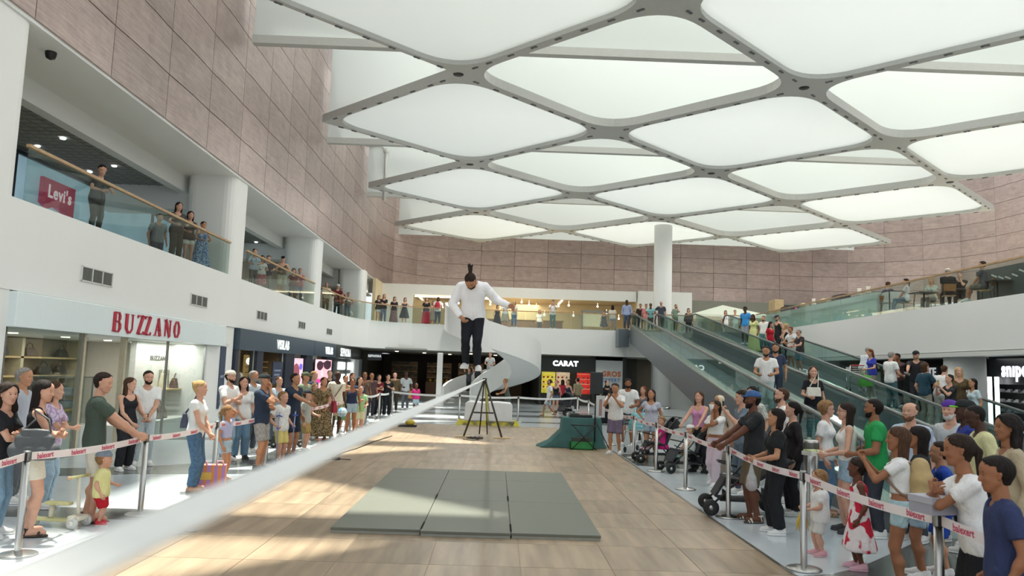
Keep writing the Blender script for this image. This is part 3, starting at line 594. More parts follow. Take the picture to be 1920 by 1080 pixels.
# columns, kiosk and lamps of the dim mall behind the stair
for q, (x, y) in enumerate(((-6.4, 54), (-4.2, 57), (-1.8, 55), (1.0, 58))):
    t = thing('market_kiosk', ('leftmost', 'second', 'third', 'rightmost')[q]+' dim kiosk stacked with goods in the dark mall behind the stair', 'kiosk', (x, y, 0)); MB().box(-.9, .9, -.4, .4, 0, 1).build('counter', mat('#5d4530', .5, var=.1, name='kiosk_wood'), t); MB().box(-.9, .9, .3, .4, 1, 2.4).build('back_panel', mat('#6b5238', .6, col2='#31382c', scale=5, name='goods'), t)
    for z in (1.3, 1.7, 2.1): MB().box(-.85, .85, 0, .32, z, z+.03).build('shelf', OAK, t)
    for xx in (-.6, -.2, .25, .6): MB().lathe([(0, 0), (.1, 0), (.1, .16), (.04, .22), (0, .22)], 10).build('jar', mat(('#8a4a2a', '#b59a3a', '#4b5a33', '#7a2c2c')[q], .4, name='jar_goods'), loc=(x+xx, y, 1.0), label='jar of goods, %s on the counter of the %s dim kiosk' % (('leftmost', 'second', 'third', 'rightmost')[[-.6, -.2, .25, .6].index(xx)], ('leftmost', 'second', 'third', 'rightmost')[q]), cat='jar', group='jars on the kiosk counters')
for q in range(7): MB().lathe([(0, 0), (.1, 0), (.12, .03)], 12).build('downlight', WARM, loc=(-6.5+1.6*q, 50.5+(q % 3)*2, 2.98), label='small round downlight, %s from the left behind the stair' % NTH(q), cat='downlight', group='downlights behind the stair')
lamp('mall_lamp', (-3, 54, 2.95), 4, 55, (1, .85, .65)); lamp('mall_lamp', (12, 49, 2.95), 3, 70); 
MB().box(-.42, .42, -.2, .2, 0, 3.0).build('totem', mat('#d5d6d3', .5, var=.02, name='totem_white'), loc=(-2.98, 41.0, -0.0), label='slim white totem pillar left of the spiral stair', cat='totem', bevel=.03).scale = (.34, .5, .93)
# white wall and niche under the ramps
w = MB(); w.box(9.6, 13.6, 47.9, 48.1, 0, 3.03); w.build('wall_back', WHITE, kind='structure')
# ------------------------------------------------------------------ right ground floor
w = MB(); w.box(19.2, 19.5, 8, 46, 0, 3.03); w.build('wall_right', mat('#2a2e31', .5, var=.08, name='dark_shopfront'), kind='structure')
MB().box(15.3, 15.45, 31, 44, 0, 2.4).build('wall_right', mat('#b5af9c', .5, var=.04, name='beige_wall'), kind='structure')
FXR = (R(90), 0, R(-90))
t = thing('shop_sign', 'dark shop sign with rounded white lower case letters on the right', 'shop sign', (17.9, 26.2, 2.05)); MB().box(0, .12, -1.6, 1.7, 0, .98).build('panel', mat('#17191c', .4, name='sign_black'), t)
text('snıpes', .72, mat('#eef0fb', .4, emit=1.4, name='lit_white'), t, (-.02, .2, .5), FXR, .012, .025, .8)
t = thing('shop_sign', 'dark sign ending in white letters behind the ramp riders', 'shop sign', (17.9, 32.4, 2.1)); MB().box(0, .1, -2, 1.2, 0, .7).build('panel', mat('#24282b', .4, name='sign_dark'), t)
text('POSTE', .5, mat('#dfe3e6', .4, emit=.6, name='lit_white'), t, (-.02, -.3, .35), FXR, .01, .015)
t = thing('shoe_wall', 'black slatted wall of trainers in the right hand sports shop', 'display wall', (18.6, 25.5, 0)); MB().box(0, .1, -4, 3, 0, 2.4).build('back_panel', BLACK, t)
shm = MB().box(-.28, 0, -4, 3, 0, .025).mesh('shelf', DARK)
tr = MB(); tr.box(-.05, .05, -.14, .14, 0, .035); tr.prism([(-.045, -.13), (.045, -.13), (.045, .02), (-.045, .02)], .03, .11); tr.prism([(-.045, .02), (.045, .02), (.03, .14), (-.03, .14)], .03, .07)
trm = [tr.mesh('trainer', mat(c, .5, name='trainer')) for c in ('#d9dad8', '#7b8088', '#a3a6a4')]
for z in (.35, .7, 1.05, 1.4, 1.75):
    link('shelf', shm, t, (0, 0, z))
    for q in range(16): link('trainer', trm[(q*3+int(z*10)) % 3], None, (18.45, 21.8+q*.42, z+.025), label='trainer, %s from the front on the %s shelf of the black shoe wall' % (NTH(q), ('lowest', 'second', 'middle', 'fourth', 'top')[int((z-.34)/.35)]), cat='trainer', group='trainers on the black shoe wall')
for y in (27.6, 27.2): MB().box(-.05, .05, -.05, .05, 0, 2.3).build('light_strip', COOL, loc=(17.7, y, .0), label=('left' if y > 27.5 else 'right')+' vertical white light strip at the sports shop entrance', cat='light strip')
lamp('shop_lamp', (17.6, 25, 2.95), 1.2, 40, (1, 1, 1), sy=5)
# ------------------------------------------------------------------ upper rear: lit shop
w = MB(); w.box(-8, 9.6, 57, 57.2, L2, COP); w.box(-8.2, -8, 50, 57, L2, COP); w.box(9.5, 9.7, 53, 57, L2, COP)
w.build('wall_back', mat('#d9caa6', .6, var=.06, scale=2, name='warm_shop_wall'), kind='structure')
w = MB(); w.box(-9, 9.7, 53, 53.3, 7.0, COP); w.box(9.6, 13.2, 52.4, 52.6, L2, COP); w.box(-8.3, -5.9, 53.02, 53.2, L2, 7.0); w.box(9.55, 9.9, 52.42, 53.3, L2, COP); w.build('wall_back', SHELL, kind='structure')
MB().box(-6, 9.7, 53.3, 57, 7.0, 7.1).build('ceiling_6', mat('#bfae8e', .7, name='warm_ceiling'), kind='structure')
w = MB(); w.box(13, 40, 57.5, 57.7, L2, COP); w.build('wall_back', mat('#77786f', .6, var=.05, name='grey_back_wall'), kind='structure')
for q, x in enumerate((-5.6, -1.0, 3.6)):
    MB().box(-.05, .05, 0, 3.4, -.03, .02).build('linear_lamp', WARM, loc=(x+.4*q, 53.4, 6.97), label=('left', 'middle', 'right')[q]+' long linear lamp in the bright upper shop', cat='lamp')
MB().box(-5.8, -.2, -.04, .04, -.05, .05).build('light_strip', WARM, loc=(0, 53.2, 6.9), label='long warm light strip over the upper shop entrance', cat='light strip')
for q in range(26):
    MB().ball((0, 0, 0), .07, 8).tube([(0, 0, .05), (0, 0, .3)], .01, 5).build('spot_lamp', WARM, loc=(-5+((q*37) % 26)*.55, 53.8+(q % 4)*.7, 5.9+((q*13) % 9)*.11), label='tiny glowing spot lamp, %s from the left in the upper rear shop' % NTH((q*37) % 26), cat='spot lamp', group='spot lamps in the upper rear shop')
lamp('shop_lamp', (1.5, 55, 6.9), 3, 620, (1, .88, .66), sy=12)
t = thing('shop_counter', 'long brown counter in the bright upper shop', 'counter', (.5, 54.2, L2)); MB().box(-2.6, 4, -.3, .3, 0, .95).build('body', mat('#7b6450', .5, var=.1, name='brown_counter'), t); MB().box(-2.7, 4.1, -.36, .36, .95, 1.0).build('top', OAK, t)
t = thing('shop_doorway', 'grey framed doorway in the upper rear wall', 'doorway', (6.9, 52.9, L2)); b = MB(); b.box(-1.2, -1.1, -.1, .1, 0, 1.6); b.box(1.1, 1.2, -.1, .1, 0, 1.6); b.box(-1.2, 1.2, -.1, .1, 1.55, 1.7); b.build('frame', mat('#7c807b', .5, name='grey_frame2'), t); MB().box(-1.1, .2, 0, .04, .6, 1.5).build('panel', mat('#cfc7a3', .5, emit=.3, name='cream_panel'), t)
# parasol canopy and screen on the upper right
t = thing('parasol', 'wide pale parasol on the upper floor behind the moving ramps', 'parasol', (15.5, 53, L2)); b = MB(); n = 4
b.add([(-2.7, -2.4, 1.55), (2.7, -2.4, 1.55), (2.7, 2.4, 1.55), (-2.7, 2.4, 1.55), (0, 0, 2.4), (-2.7, -2.4, 1.4), (2.7, -2.4, 1.4), (2.7, 2.4, 1.4), (-2.7, 2.4, 1.4)], [(0, 1, 4), (1, 2, 4), (2, 3, 4), (3, 0, 4), (5, 6, 1, 0), (6, 7, 2, 1), (7, 8, 3, 2), (8, 5, 0, 3)]); b.build('canopy', mat('#dfe5d5', .7, var=.02, name='canvas'), t); MB().tube([(0, 0, 0), (0, 0, 2.4)], .04).build('pole', STEEL, t)
poster_t = thing('wall_screen', 'small violet and magenta screen above the upper right counter', 'screen', (17.6, 47, 6.1)); MB().box(-.85, .85, -.05, .05, -.3, .45).build('casing', BLACK, poster_t)
MB().add([(-.7, -.06, -.22), (.0, -.06, -.22), (.0, -.06, .3), (-.7, -.06, .3)], [(0, 1, 2, 3)]).add([(0, -.06, -.22), (.7, -.06, -.22), (.7, -.06, .3), (0, -.06, .3)], [(0, 1, 2, 3)], 1).build('display', [mat('#7a5fe0', .4, emit=1.2, name='violet_screen'), mat('#d3379a', .4, emit=1.2, name='magenta_screen')], poster_t)
# ------------------------------------------------------------------ upper left shop front seen through the railing
t = thing('shop_sign', 'red flag shaped sign with white letters on the blue upper shop front', 'shop sign', (-12.72, 21.9, 6.0)); b = MB(); b.prism([(-.82, .86), (-.82, 0.14), (-.5, .02), (-.2, .14), (.8, -.04), (.8, .86)][::-1], 0, .1, fn=lambda x, y, z: (z, x, y)); b.build('panel', mat('#c2275a', .4, emit=.25, name='red_sign'), t)
text("Levi's", .5, mat('#f3e9ec', .4, emit=.5, name='white_print'), t, (.12, 0, .5), FX, .004, .014, .95)
bl = mat('#9fc0cf', .35, emit=.5, var=.12, scale=1, name='glowing_blue_front')  # emission put into the blue front to brighten it
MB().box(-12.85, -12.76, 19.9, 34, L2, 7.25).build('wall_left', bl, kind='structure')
for y in (19.9, 24.3, 28.0): MB().box(-12.8, -12.7, y, y+.12, L2, 7.25).build('trim_8', NAVYD, kind='structure')
MB().box(-12.8, -12.68, 19.9, 34, 7.2, 7.3).build('trim_8', NAVYD, kind='structure')
for q in range(22):
    MB().lathe([(0, 0), (.06, 0), (.075, .02)], 12).build('downlight', COOL, loc=(-11.0-(q % 2)*1.1, 13.8+(q//2)*2.6+(q % 2)*.8, COP-.37), label='small round downlight, %s from the front in the %s row of the left gallery' % (NTH(q//2), 'outer' if q % 2 == 0 else 'inner'), cat='downlight', group='downlights in the left gallery ceiling')
for q, y in enumerate((14.2, 35.9+.9, 46.5)):
    MB().lathe([(.1, 0), (.1, -.05), (.08, -.12), (0, -.16)], 14).build('dome_camera', BLACK, loc=(-8.6, y, COP-.06), label=('black dome camera by the nearest left pillar top', 'black dome camera at the third left pillar top', 'black dome camera at the farthest left pillar top')[q], cat='camera')
# ------------------------------------------------------------------ spiral staircase
HX, HY, RO, RI = -.25, 42., 2.65, 1.05
st = thing('spiral_staircase', 'white spiral staircase with solid curved parapets at the rear', 'staircase', (HX, HY, 0))
def hz(u): return L2*u
def hp(u, r): a = R(180-360*u); return Vector((r*math.cos(a), r*math.sin(a), 0))
def hstrip(r0, r1, za, zb, name, m, u0=0., u1=1., n=72):
    b = MB(); vs = []
    for k in range(n+1):
        u = u0+(u1-u0)*k/n; p, q = hp(u, r0), hp(u, r1); z0, z1 = max(0, hz(u)+za), hz(u)+zb
        vs += [(p.x, p.y, z0), (p.x, p.y, z1), (q.x, q.y, z1), (q.x, q.y, z0)]
    fs = []
    for k in range(n):
        for c in range(4): d = (c+1) % 4; fs.append((4*k+c, 4*k+d, 4*k+4+d, 4*k+4+c))
    fs += [(0, 1, 2, 3), (4*n+3, 4*n+2, 4*n+1, 4*n)]
    b.add(vs, fs, 0, False); b.build(name, m, st)
hstrip(RO, RO-.12, -.38, .98, 'outer_parapet', SHELL); hstrip(RI+.1, RI, -.38, .98, 'inner_parapet', SHELL); hstrip(RO-.1, RI+.05, -.36, -.2, 'soffit', SHELL)
for k in range(26):
    u0, u1 = k/26, (k+1)/26; z = L2*(k+1)/26; p = [hp(u0, RI+.1), hp(u0, RO-.12), hp(u1, RO-.12), hp(u1, RI+.1)]
    MB().prism([(v.x, v.y) for v in p][::-1], max(0, z-.3), z).build('step', mat('#8e908c', .5, var=.05, name='grey_step'), st)
b = MB(); b.box(-RO, -RI, 0, 4.02, L2-.4, L2-.01); b.build('landing', SHELL, st); b = MB().box(-RO, -RO+.12, 0, 4.15, L2-.4, L2+.98).box(-RI-.1, -RI, 0, 4.15, L2-.4, L2+.98); b.build('landing_parapet', SHELL, st)
# ------------------------------------------------------------------ moving ramps
TRM = mat('#5d666d', .38, .3, var=.05, scale=2, name='grey_cladding'); BELT = mat('#596468', .5, .2, var=.06, scale=40, pat='wave', name='ramp_belt'); SKIRT = mat('#b7b8b3', .25, .8, var=.05, name='deck_metal')
RUB = mat('#4d5553', .35, var=.05, name='rubber_handrail'); RGLASS = glass('#d9e9e6', .01, .3, .96, 'ramp_glass')
def ramp(label, xf, w, prof, y0, y1, side=True):
    """xf(y): left edge; prof(y): belt height"""
    t = thing('moving_ramp', label, 'moving walkway', (xf(y0), y0, 0)); o = Vector((xf(y0), y0, 0))
    ys = [y0+(y1-y0)*k/12 for k in range(13)]
    def band(off0, off1, za, zb, name, m, ya=ys, floor0=True):
        b = MB(); vs = []
        for y in ya:
            x0, x1 = xf(y)+off0, xf(y)+off1; lo, hi = prof(y)+za, prof(y)+zb
            if floor0: lo = max(lo, .0)
            vs += [Vector((x0, y, lo))-o, Vector((x0, y, hi))-o, Vector((x1, y, hi))-o, Vector((x1, y, lo))-o]
        n = len(ya)-1; fs = [(4*k+c, 4*k+4+c, 4*k+4+(c+1) % 4, 4*k+(c+1) % 4) for k in range(n) for c in range(4)]+[(3, 2, 1, 0), (4*n, 4*n+1, 4*n+2, 4*n+3)]
        b.add(vs, fs); return b.build(name, m, t)
    band(0, .06, -.75, .27, 'side_cladding', TRM); band(w-.06, w, -.75, .27, 'side_cladding', TRM); band(.06, w-.06, -.75, -.5, 'underside', TRM)
    band(.3, w-.3, -.1, .0, 'belt', BELT)
    for q in (0, 1):
        a, c = (0, .3) if q == 0 else (w-.3, w)
        band(a, c, .27, .31, 'deck', SKIRT); band(.28 if q == 0 else w-.3, .3 if q == 0 else w-.28, -.1, .27, 'skirt', SKIRT)
        gx = .12 if q == 0 else w-.12; n = 14
        for k in range(n):
            a_, b_ = y0+.5+(y1-y0-.6)*k/n+.01, y0+.5+(y1-y0-.6)*(k+1)/n-.01
            band(gx-.006, gx+.006, .31, .93, 'glass_panel', RGLASS, [a_, b_], False)
        pts = [(xf(y0)+gx, y0+.3, prof(y0)+.35), (xf(y0)+gx, y0+.05, prof(y0)+.6), (xf(y0)+gx, y0+.2, prof(y0)+.9), (xf(y0)+gx, y0+.6, prof(y0+.6)+.97)]
        pts += [(xf(y)+gx, y, prof(y)+.97) for y in ys[1:]]+[(xf(y1)+gx, y1+.6, prof(y1)+.95), (xf(y1)+gx, y1+.9, prof(y1)+.6), (xf(y1)+gx, y1+.6, prof(y1)+.3)]
        b = MB().tube([Vector(p)-o for p in pts], .045, 8); b.build('handrail', RUB, t)
    band(.3, w-.3, .001, .012, 'comb_plate', STEEL, [y1-.05, y1+.5])
    return t
def x1f(y): return 5.75+.073*(y-18)
def b1(y): return max(0, min(L2, L2*(y-10.2)/(44.8-10.2))) if y < 44.8 else L2
def x2f(y): return 11.15
def b2(y): return max(0, min(L2, .17*(y-17)))
ramp('nearer inclined moving walkway with grey cladding and glass sides', x1f, 1.75, b1, 10.0, 45.0)
ramp('farther inclined moving walkway with glass sides crowded with riders', x2f, 2.1, b2, 16.6, 43.95)
# grey end box at the top of the nearer ramp
MB().box(7.05, 7.66, 45.0, 46.15, L2-1.0, L2+.05).build('ramp_end_box', TRM, label='grey metal end box at the top of the nearer ramp', cat='end box', bevel=.02)
railing([(9.55, 45.3), (11.1, 45.3), (11.1, 44.0)], 'short glass guard between the tops of the two moving ramps')
railing([(13.3, 44.1), (14.7, 44.1)], 'short glass guard between the farther ramp top and right gallery')
# ------------------------------------------------------------------ figures: smooth blended bodies meshed from distance fields
f32 = np.float32
def surface_nets(F, xs, ys, zs):
    ins = F < 0; nx, ny, nz = F.shape; cs = (nx-1, ny-1, nz-1)
    cnt = np.zeros(cs, f32); acc = [np.zeros(cs, f32) for _ in range(3)]; G = (xs, ys, zs); quads = []
    for ax in range(3):
        sl0 = [slice(None)]*3; sl1 = [slice(None)]*3; sl0[ax] = slice(None, -1); sl1[ax] = slice(1, None)
        a, b = ins[tuple(sl0)], ins[tuple(sl1)]; cr = a != b
        idx = np.argwhere(cr)
        if len(idx) == 0: continue
        i0 = tuple(idx.T); j = idx.copy(); j[:, ax] += 1; i1 = tuple(j.T)
        f0, f1 = F[i0], F[i1]; t = f0/(f0-f1); pos = [G[c][idx[:, c]].astype(f32) for c in range(3)]
        pos[ax] = G[ax][idx[:, ax]]+t*(G[ax][idx[:, ax]+1]-G[ax][idx[:, ax]])
        o1, o2 = [c for c in range(3) if c != ax]; cells = []
        for d1, d2 in ((-1, -1), (0, -1), (0, 0), (-1, 0)):
            c = idx.copy(); c[:, o1] += d1; c[:, o2] += d2; cells.append(c)
            ok = ((c >= 0) & (c < np.array(cs))).all(1); ci = tuple(c[ok].T)
            np.add.at(cnt, ci, 1)
            for q in range(3): np.add.at(acc[q], ci, pos[q][ok])
        good = np.ones(len(idx), bool)
        for c in cells: good &= ((c >= 0) & (c < np.array(cs))).all(1)
        flip = f0[good] < 0
        if ax == 1: flip = ~flip
        Q = np.stack([np.ravel_multi_index(tuple(c[good].T), cs) for c in cells], 1); Q[~flip] = Q[~flip][:, ::-1]; quads.append(Q)
    if not quads: return np.zeros((0, 3), f32), np.zeros((0, 4), int)
    m = cnt > 0; ids = -np.ones(cs, int); ids[m] = np.arange(m.sum()); V = np.stack([a[m]/cnt[m] for a in acc], 1)
    return V, ids.ravel()[np.concatenate(quads)]
def V3(*a): return np.array(a, float)
def nrm(v): return v/max(1e-9, np.linalg.norm(v))
class Field:
    """union of tapered capsules; each: a, b, ra, rb, clip (flat end at b), sx (flattening along a given axis)"""
    def __init__(s): s.p = []
    def cap(s, a, b, ra, rb=None, clip=False, k=.02): s.p.append((np.asarray(a, float), np.asarray(b, float), ra, ra if rb is None else rb, clip, k)); return s
    def ball(s, c, r, k=.02): return s.cap(c, c, r, r, False, k)
    def mesh(s, res, cuts=(), disp=None, pad=1.6, sub=()):
        lo = np.min([np.minimum(a, b)-max(ra, rb) for a, b, ra, rb, c, k in s.p], 0)-res*pad; hi = np.max([np.maximum(a, b)+max(ra, rb) for a, b, ra, rb, c, k in s.p], 0)+res*pad
        n = np.maximum(4, np.ceil((hi-lo)/res).astype(int)+1); ax = [(lo[i]+res*np.arange(n[i])).astype(f32) for i in range(3)]
        D = np.full(n, 1., f32)
        for a, b, ra, rb, clip, k in s.p:
            mar = max(ra, rb)+k+res*2; l = np.minimum(a, b)-mar; h = np.maximum(a, b)+mar
            sl = tuple(slice(max(0, int((l[i]-lo[i])/res)), min(n[i], int((h[i]-lo[i])/res)+2)) for i in range(3))
            if any(x.stop <= x.start for x in sl): continue
            X = ax[0][sl[0]][:, None, None]-a[0]; Y = ax[1][sl[1]][None, :, None]-a[1]; Z = ax[2][sl[2]][None, None, :]-a[2]
            d = b-a; L2_ = float(d@d)
            if L2_ > 1e-10:
                t = (X*d[0]+Y*d[1]+Z*d[2])/L2_; tc = np.clip(t, 0, 1)
                v = np.sqrt((X-tc*d[0])**2+(Y-tc*d[1])**2+(Z-tc*d[2])**2)-(ra+(rb-ra)*tc)
                if clip: v = np.maximum(v, (t-1)*math.sqrt(L2_))
            else: v = np.sqrt(X*X+Y*Y+Z*Z)-ra
            v = v.astype(f32); o = D[sl]; hh = np.clip(.5+.5*(v-o)/k, 0, 1); D[sl] = v*(1-hh)+o*hh-k*hh*(1-hh)
        XX, YY, ZZ = ax[0][:, None, None], ax[1][None, :, None], ax[2][None, None, :]
        if disp: D = D+disp(XX, YY, ZZ).astype(f32)
        for c in cuts: D = np.maximum(D, c(XX, YY, ZZ).astype(f32))
        D[0], D[-1] = np.maximum(D[0], .001), np.maximum(D[-1], .001); D[:, 0] = np.maximum(D[:, 0], .001); D[:, -1] = np.maximum(D[:, -1], .001); D[:, :, 0] = np.maximum(D[:, :, 0], .001); D[:, :, -1] = np.maximum(D[:, :, -1], .001)
        return surface_nets(D, *ax)
def np_mesh(name, parts, mats):
    """parts: list of (V, quads, material index or array)"""
    vs, fs, ms, o = [], [], [], 0
    for V, Q, m in parts:
        vs.append(V); fs.append(Q+o); o += len(V); ms.append(np.full(len(Q), m) if np.isscalar(m) else m)
    V = np.concatenate(vs).astype(f32); Q = np.concatenate(fs).astype(np.int32); Mi = np.concatenate(ms).astype(np.int32)
    me = bpy.data.meshes.new(name); me.vertices.add(len(V)); me.vertices.foreach_set('co', V.ravel()); me.loops.add(Q.size); me.loops.foreach_set('vertex_index', Q.ravel())
    me.polygons.add(len(Q)); me.polygons.foreach_set('loop_start', np.arange(0, Q.size, 4, dtype=np.int32)); me.polygons.foreach_set('material_index', Mi); me.polygons.foreach_set('use_smooth', np.ones(len(Q), bool))
    for m in mats: me.materials.append(m)
    me.update(calc_edges=True); return me
def rot(yaw=0, pitch=0, roll=0):
    """yaw>0 turns to the right (+x), pitch>0 looks down, roll>0 tilts to the right; frame: x right, y forward, z up"""
    cy, sy = math.cos(yaw), math.sin(yaw); cp, sp = math.cos(pitch), math.sin(pitch); cr, sr = math.cos(roll), math.sin(roll)
    A = np.array([[cy, sy, 0], [-sy, cy, 0], [0, 0, 1]]); B = np.array([[1, 0, 0], [0, cp, sp], [0, -sp, cp]]); D = np.array([[cr, 0, sr], [0, 1, 0], [-sr, 0, cr]])
    return A @ B @ D
# ---- head template (unit: head height), chin z=0, crown z=1, face towards +y
SKIN = {k: mat(c, .6, var=.07, scale=14, name='skin', spec=.3) for k, c in {1: '#c99b84', 2: '#b58465', 3: '#956549', 4: '#664131', 5: '#4a3127', 0: '#d3aa95'}.items()}
LIP = {k: mat(c, .5, var=.04, name='lips') for k, c in {0: '#c58d80', 1: '#bb8070', 2: '#a96f5c', 3: '#84503f', 4: '#5b362c', 5: '#452a26'}.items()}
EYEW = mat('#dcd8d2', .3, var=.03, name='eye_white'); IRIS = mat('#2a1d17', .25, name='iris')
_cache = {}
def head_geo(res):
    key = ('head', res)
    if key in _cache: return _cache[key]
    f = Field()
    def ellz(c, r, k):  # ellipsoid made of capsules along y
        pass
    f.cap((0, .06, .66), (0, -.19, .63), .315, .30, k=.06)      # cranium
    f.cap((0, .05, .60), (0, -.1, .66), .335, .33, k=.06)
    f.cap((-.06, .12, .38), (.06, .12, .38), .235, k=.08)       # face
    f.cap((-.05, .17, .20), (.05, .17, .20), .165, k=.08); f.ball((0, .25, .085), .085, k=.08)  # jaw, chin
    f.cap((-.22, .02, .30), (-.1, .2, .1), .09, .07, k=.08); f.cap((.22, .02, .30), (.1, .2, .1), .09, .07, k=.08)
    f.cap((-.17, .245, .585), (.17, .245, .585), .075, k=.06)   # brow ridge
    f.cap((0, .33, .56), (0, .405, .36), .035, .058, k=.05); f.ball((-.05, .365, .345), .035, k=.03); f.ball((.05, .365, .345), .035, k=.03)
    f.ball((-.17, .25, .40), .085, k=.08); f.ball((.17, .25, .40), .085, k=.08)  # cheeks
    f.cap((-.07, .315, .225), (.07, .315, .225), .038, k=.03); f.cap((-.06, .31, .19), (.06, .31, .19), .036, k=.03)
    for s in (-1, 1):
        f.cap((s*.335, -.03, .40), (s*.36, -.06, .55), .04, .055, k=.03)
    f.cap((0, -.06, .30), (0, -.10, -.30), .22, .24, k=.08)
    cut = lambda X, Y, Z: -(np.sqrt((np.abs(X)-.13)**2+((Y-.43))**2+((Z-.505)*1.3)**2)-.115)
    V, Q = f.mesh(res, cuts=(cut, lambda X, Y, Z: -.27-Z+0*X+0*Y))
    c = V[Q].mean(1); mi = np.zeros(len(Q), int)
    mi[(np.abs(c[:, 0]) < .10) & (c[:, 1] > .28) & (np.abs(c[:, 2]-.208) < .036)] = 1
    parts = [(V, Q, mi)]
    def sph(cx, cy, cz, r, m, sc=(1, 1, 1), n=8):
        g = MB().ball((cx, cy, cz), r, n, 0, sc); parts.append((np.array(g.v), np.array([x if len(x) == 4 else x+(x[-1],) for x in g.f]), m))
    for s in (-1, 1):
        sph(s*.125, .278, .505, .06, 2, (1.1, .9, .6)); sph(s*.123, .316, .505, .04, 3, (1, .5, 1.0), 8); sph(s*.135, .325, .605, .066, 4, (1.45, .5, .3), 8)
    _cache[key] = parts; return parts
def hand_geo(res, curl):
    key = ('hand', res, curl)
    if key in _cache: return _cache[key]
    f = Field(); f.cap((-.06, 0, 0), (.1, 0, 0), .13, .13, k=.05)
    tips = ((.47, .165, .36), (.49, .055, .41), (.48, -.055, .38), (.44, -.16, .3))
    for b0, tt, ln in tips:
        f.cap((.08, tt*.6, 0), (b0, tt, 0), .085, .07, k=.05)
        a1 = R(curl); a2 = R(curl*1.9); p = np.array((b0, tt, 0)); q = p+.5*ln*np.array((math.cos(a1), 0, math.sin(a1))); e = q+.5*ln*np.array((math.cos(a2), 0, math.sin(a2)))
        f.cap(p, q, .056, .05, k=.012); f.cap(q, e, .05, .042, k=.012)
    c = curl/90; f.cap((.1, .1, .03), (.3, .27-.06*c, .07), .075, .06, k=.03); f.cap((.3, .27-.06*c, .07), (.47, .31-.16*c, .12+.06*c), .055, .045, k=.015)
    _cache[key] = f.mesh(res); return _cache[key]
def shoe_geo(kind, res):
    key = ('shoe', kind, res)
    if key in _cache: return _cache[key]
    f = Field(); s = Field()
    if kind == 'sneaker':
        f.cap((0, .17, .17), (0, .5, .17), .16, .16, k=.08); f.cap((-.03, .5, .13), (.0, .83, .10), .15, .13, k=.08); f.cap((.05, .5, .13), (.03, .8, .1), .13, .12, k=.08); f.cap((0, .17, .2), (0, .17, .42), .15, .14, clip=True, k=.08); f.cap((0, .3, .3), (0, .55, .2), .11, .1, k=.08)
        up = f.mesh(res, cuts=(lambda X, Y, Z: .06-Z+0*X+0*Y,))
    else:
        f.cap((-.17, .62, .07), (-.1, .66, .2), .045, k=.03); f.cap((-.1, .66, .2), (.1, .66, .2), .05, k=.03); f.cap((.1, .66, .2), (.17, .62, .07), .045, k=.03)
        f.cap((-.17, .75, .06), (0, .78, .17), .035, k=.03); f.cap((0, .78, .17), (.17, .75, .06), .035, k=.03); f.cap((0, .78, .17), (0, .5, .27), .03, k=.03)
        f.cap((-.14, .14, .1), (-.14, .2, .33), .03, k=.02); f.cap((.14, .14, .1), (.14, .2, .33), .03, k=.02); f.cap((-.14, .2, .33), (0, .33, .36), .03, k=.02); f.cap((0, .33, .36), (.14, .2, .33), .03, k=.02); f.cap((-.14, .2, .33), (0, .04, .33), .03, k=.02); f.cap((0, .04, .33), (.14, .2, .33), .03, k=.02)
        up = f.mesh(min(res, .035))
    s.cap((0, .16, .05), (0, .5, .05), .17, .165, k=.08); s.cap((-.03, .5, .05), (0, .84, .05), .165, .145, k=.08); s.cap((.05, .5, .05), (.03, .8, .05), .15, .14, k=.08)
    so = s.mesh(res, cuts=(lambda X, Y, Z: -Z+0*X+0*Y, lambda X, Y, Z: Z-.095+0*X+0*Y))
    _cache[key] = (up, so); return _cache[key]
def cloth(c1, c2=None, pat='plain'):
    if c2 is None: return mat(c1, .85, var=.05, scale=70, bump=.15, name='cloth', spec=.2, fold=.55)
    if pat == 'stripe': return mat(c1, .85, scale=9, col2=c2, pat='wave', fac=(.45, .55), name='striped_cloth', spec=.2, fold=.55)
    if pat == 'vstripe': return mat(c1, .85, scale=14, col2=c2, pat='wave', fac=(.45, .55), name='striped_cloth', spec=.2, stretch=(1, 0, 0), fold=.55)
    if pat == 'floral': return mat(c1, .85, scale=7, col2=c2, fac=(.53, .57), name='floral_cloth', spec=.2, detail=1., fold=.55)
    if pat == 'small': return mat(c1, .85, scale=28, col2=c2, fac=(.45, .55), name='patterned_cloth', spec=.2, detail=1., fold=.55)
    return mat(c1, .85, scale=18, col2=c2, pat='check', name='checked_cloth', spec=.2, fold=.55)
HAIRC = {'black': '#1f1a18', 'dark': '#2c221d', 'brown': '#4a3426', 'light': '#8a6a48', 'blond': '#b79867', 'grey': '#8d8983', 'white': '#c6c3bd', 'red': '#6e3a22'}
def hairmat(c): return mat(HAIRC.get(c, c), .7, var=.4, scale=30, stretch=(3, 3, .35), bump=.6, name='hair', spec=.18)
def ik(a, t, l1, l2, pole):
    d = t-a; L = np.linalg.norm(d); L = min(max(L, abs(l1-l2)+.01), (l1+l2)*.999); u = nrm(d); t = a+u*L
    c = (l1*l1+L*L-l2*l2)/(2*l1*L); s = math.sqrt(max(0, 1-c*c)); p = nrm(pole-u*(pole@u)); return a+u*l1*c+p*l1*s, t
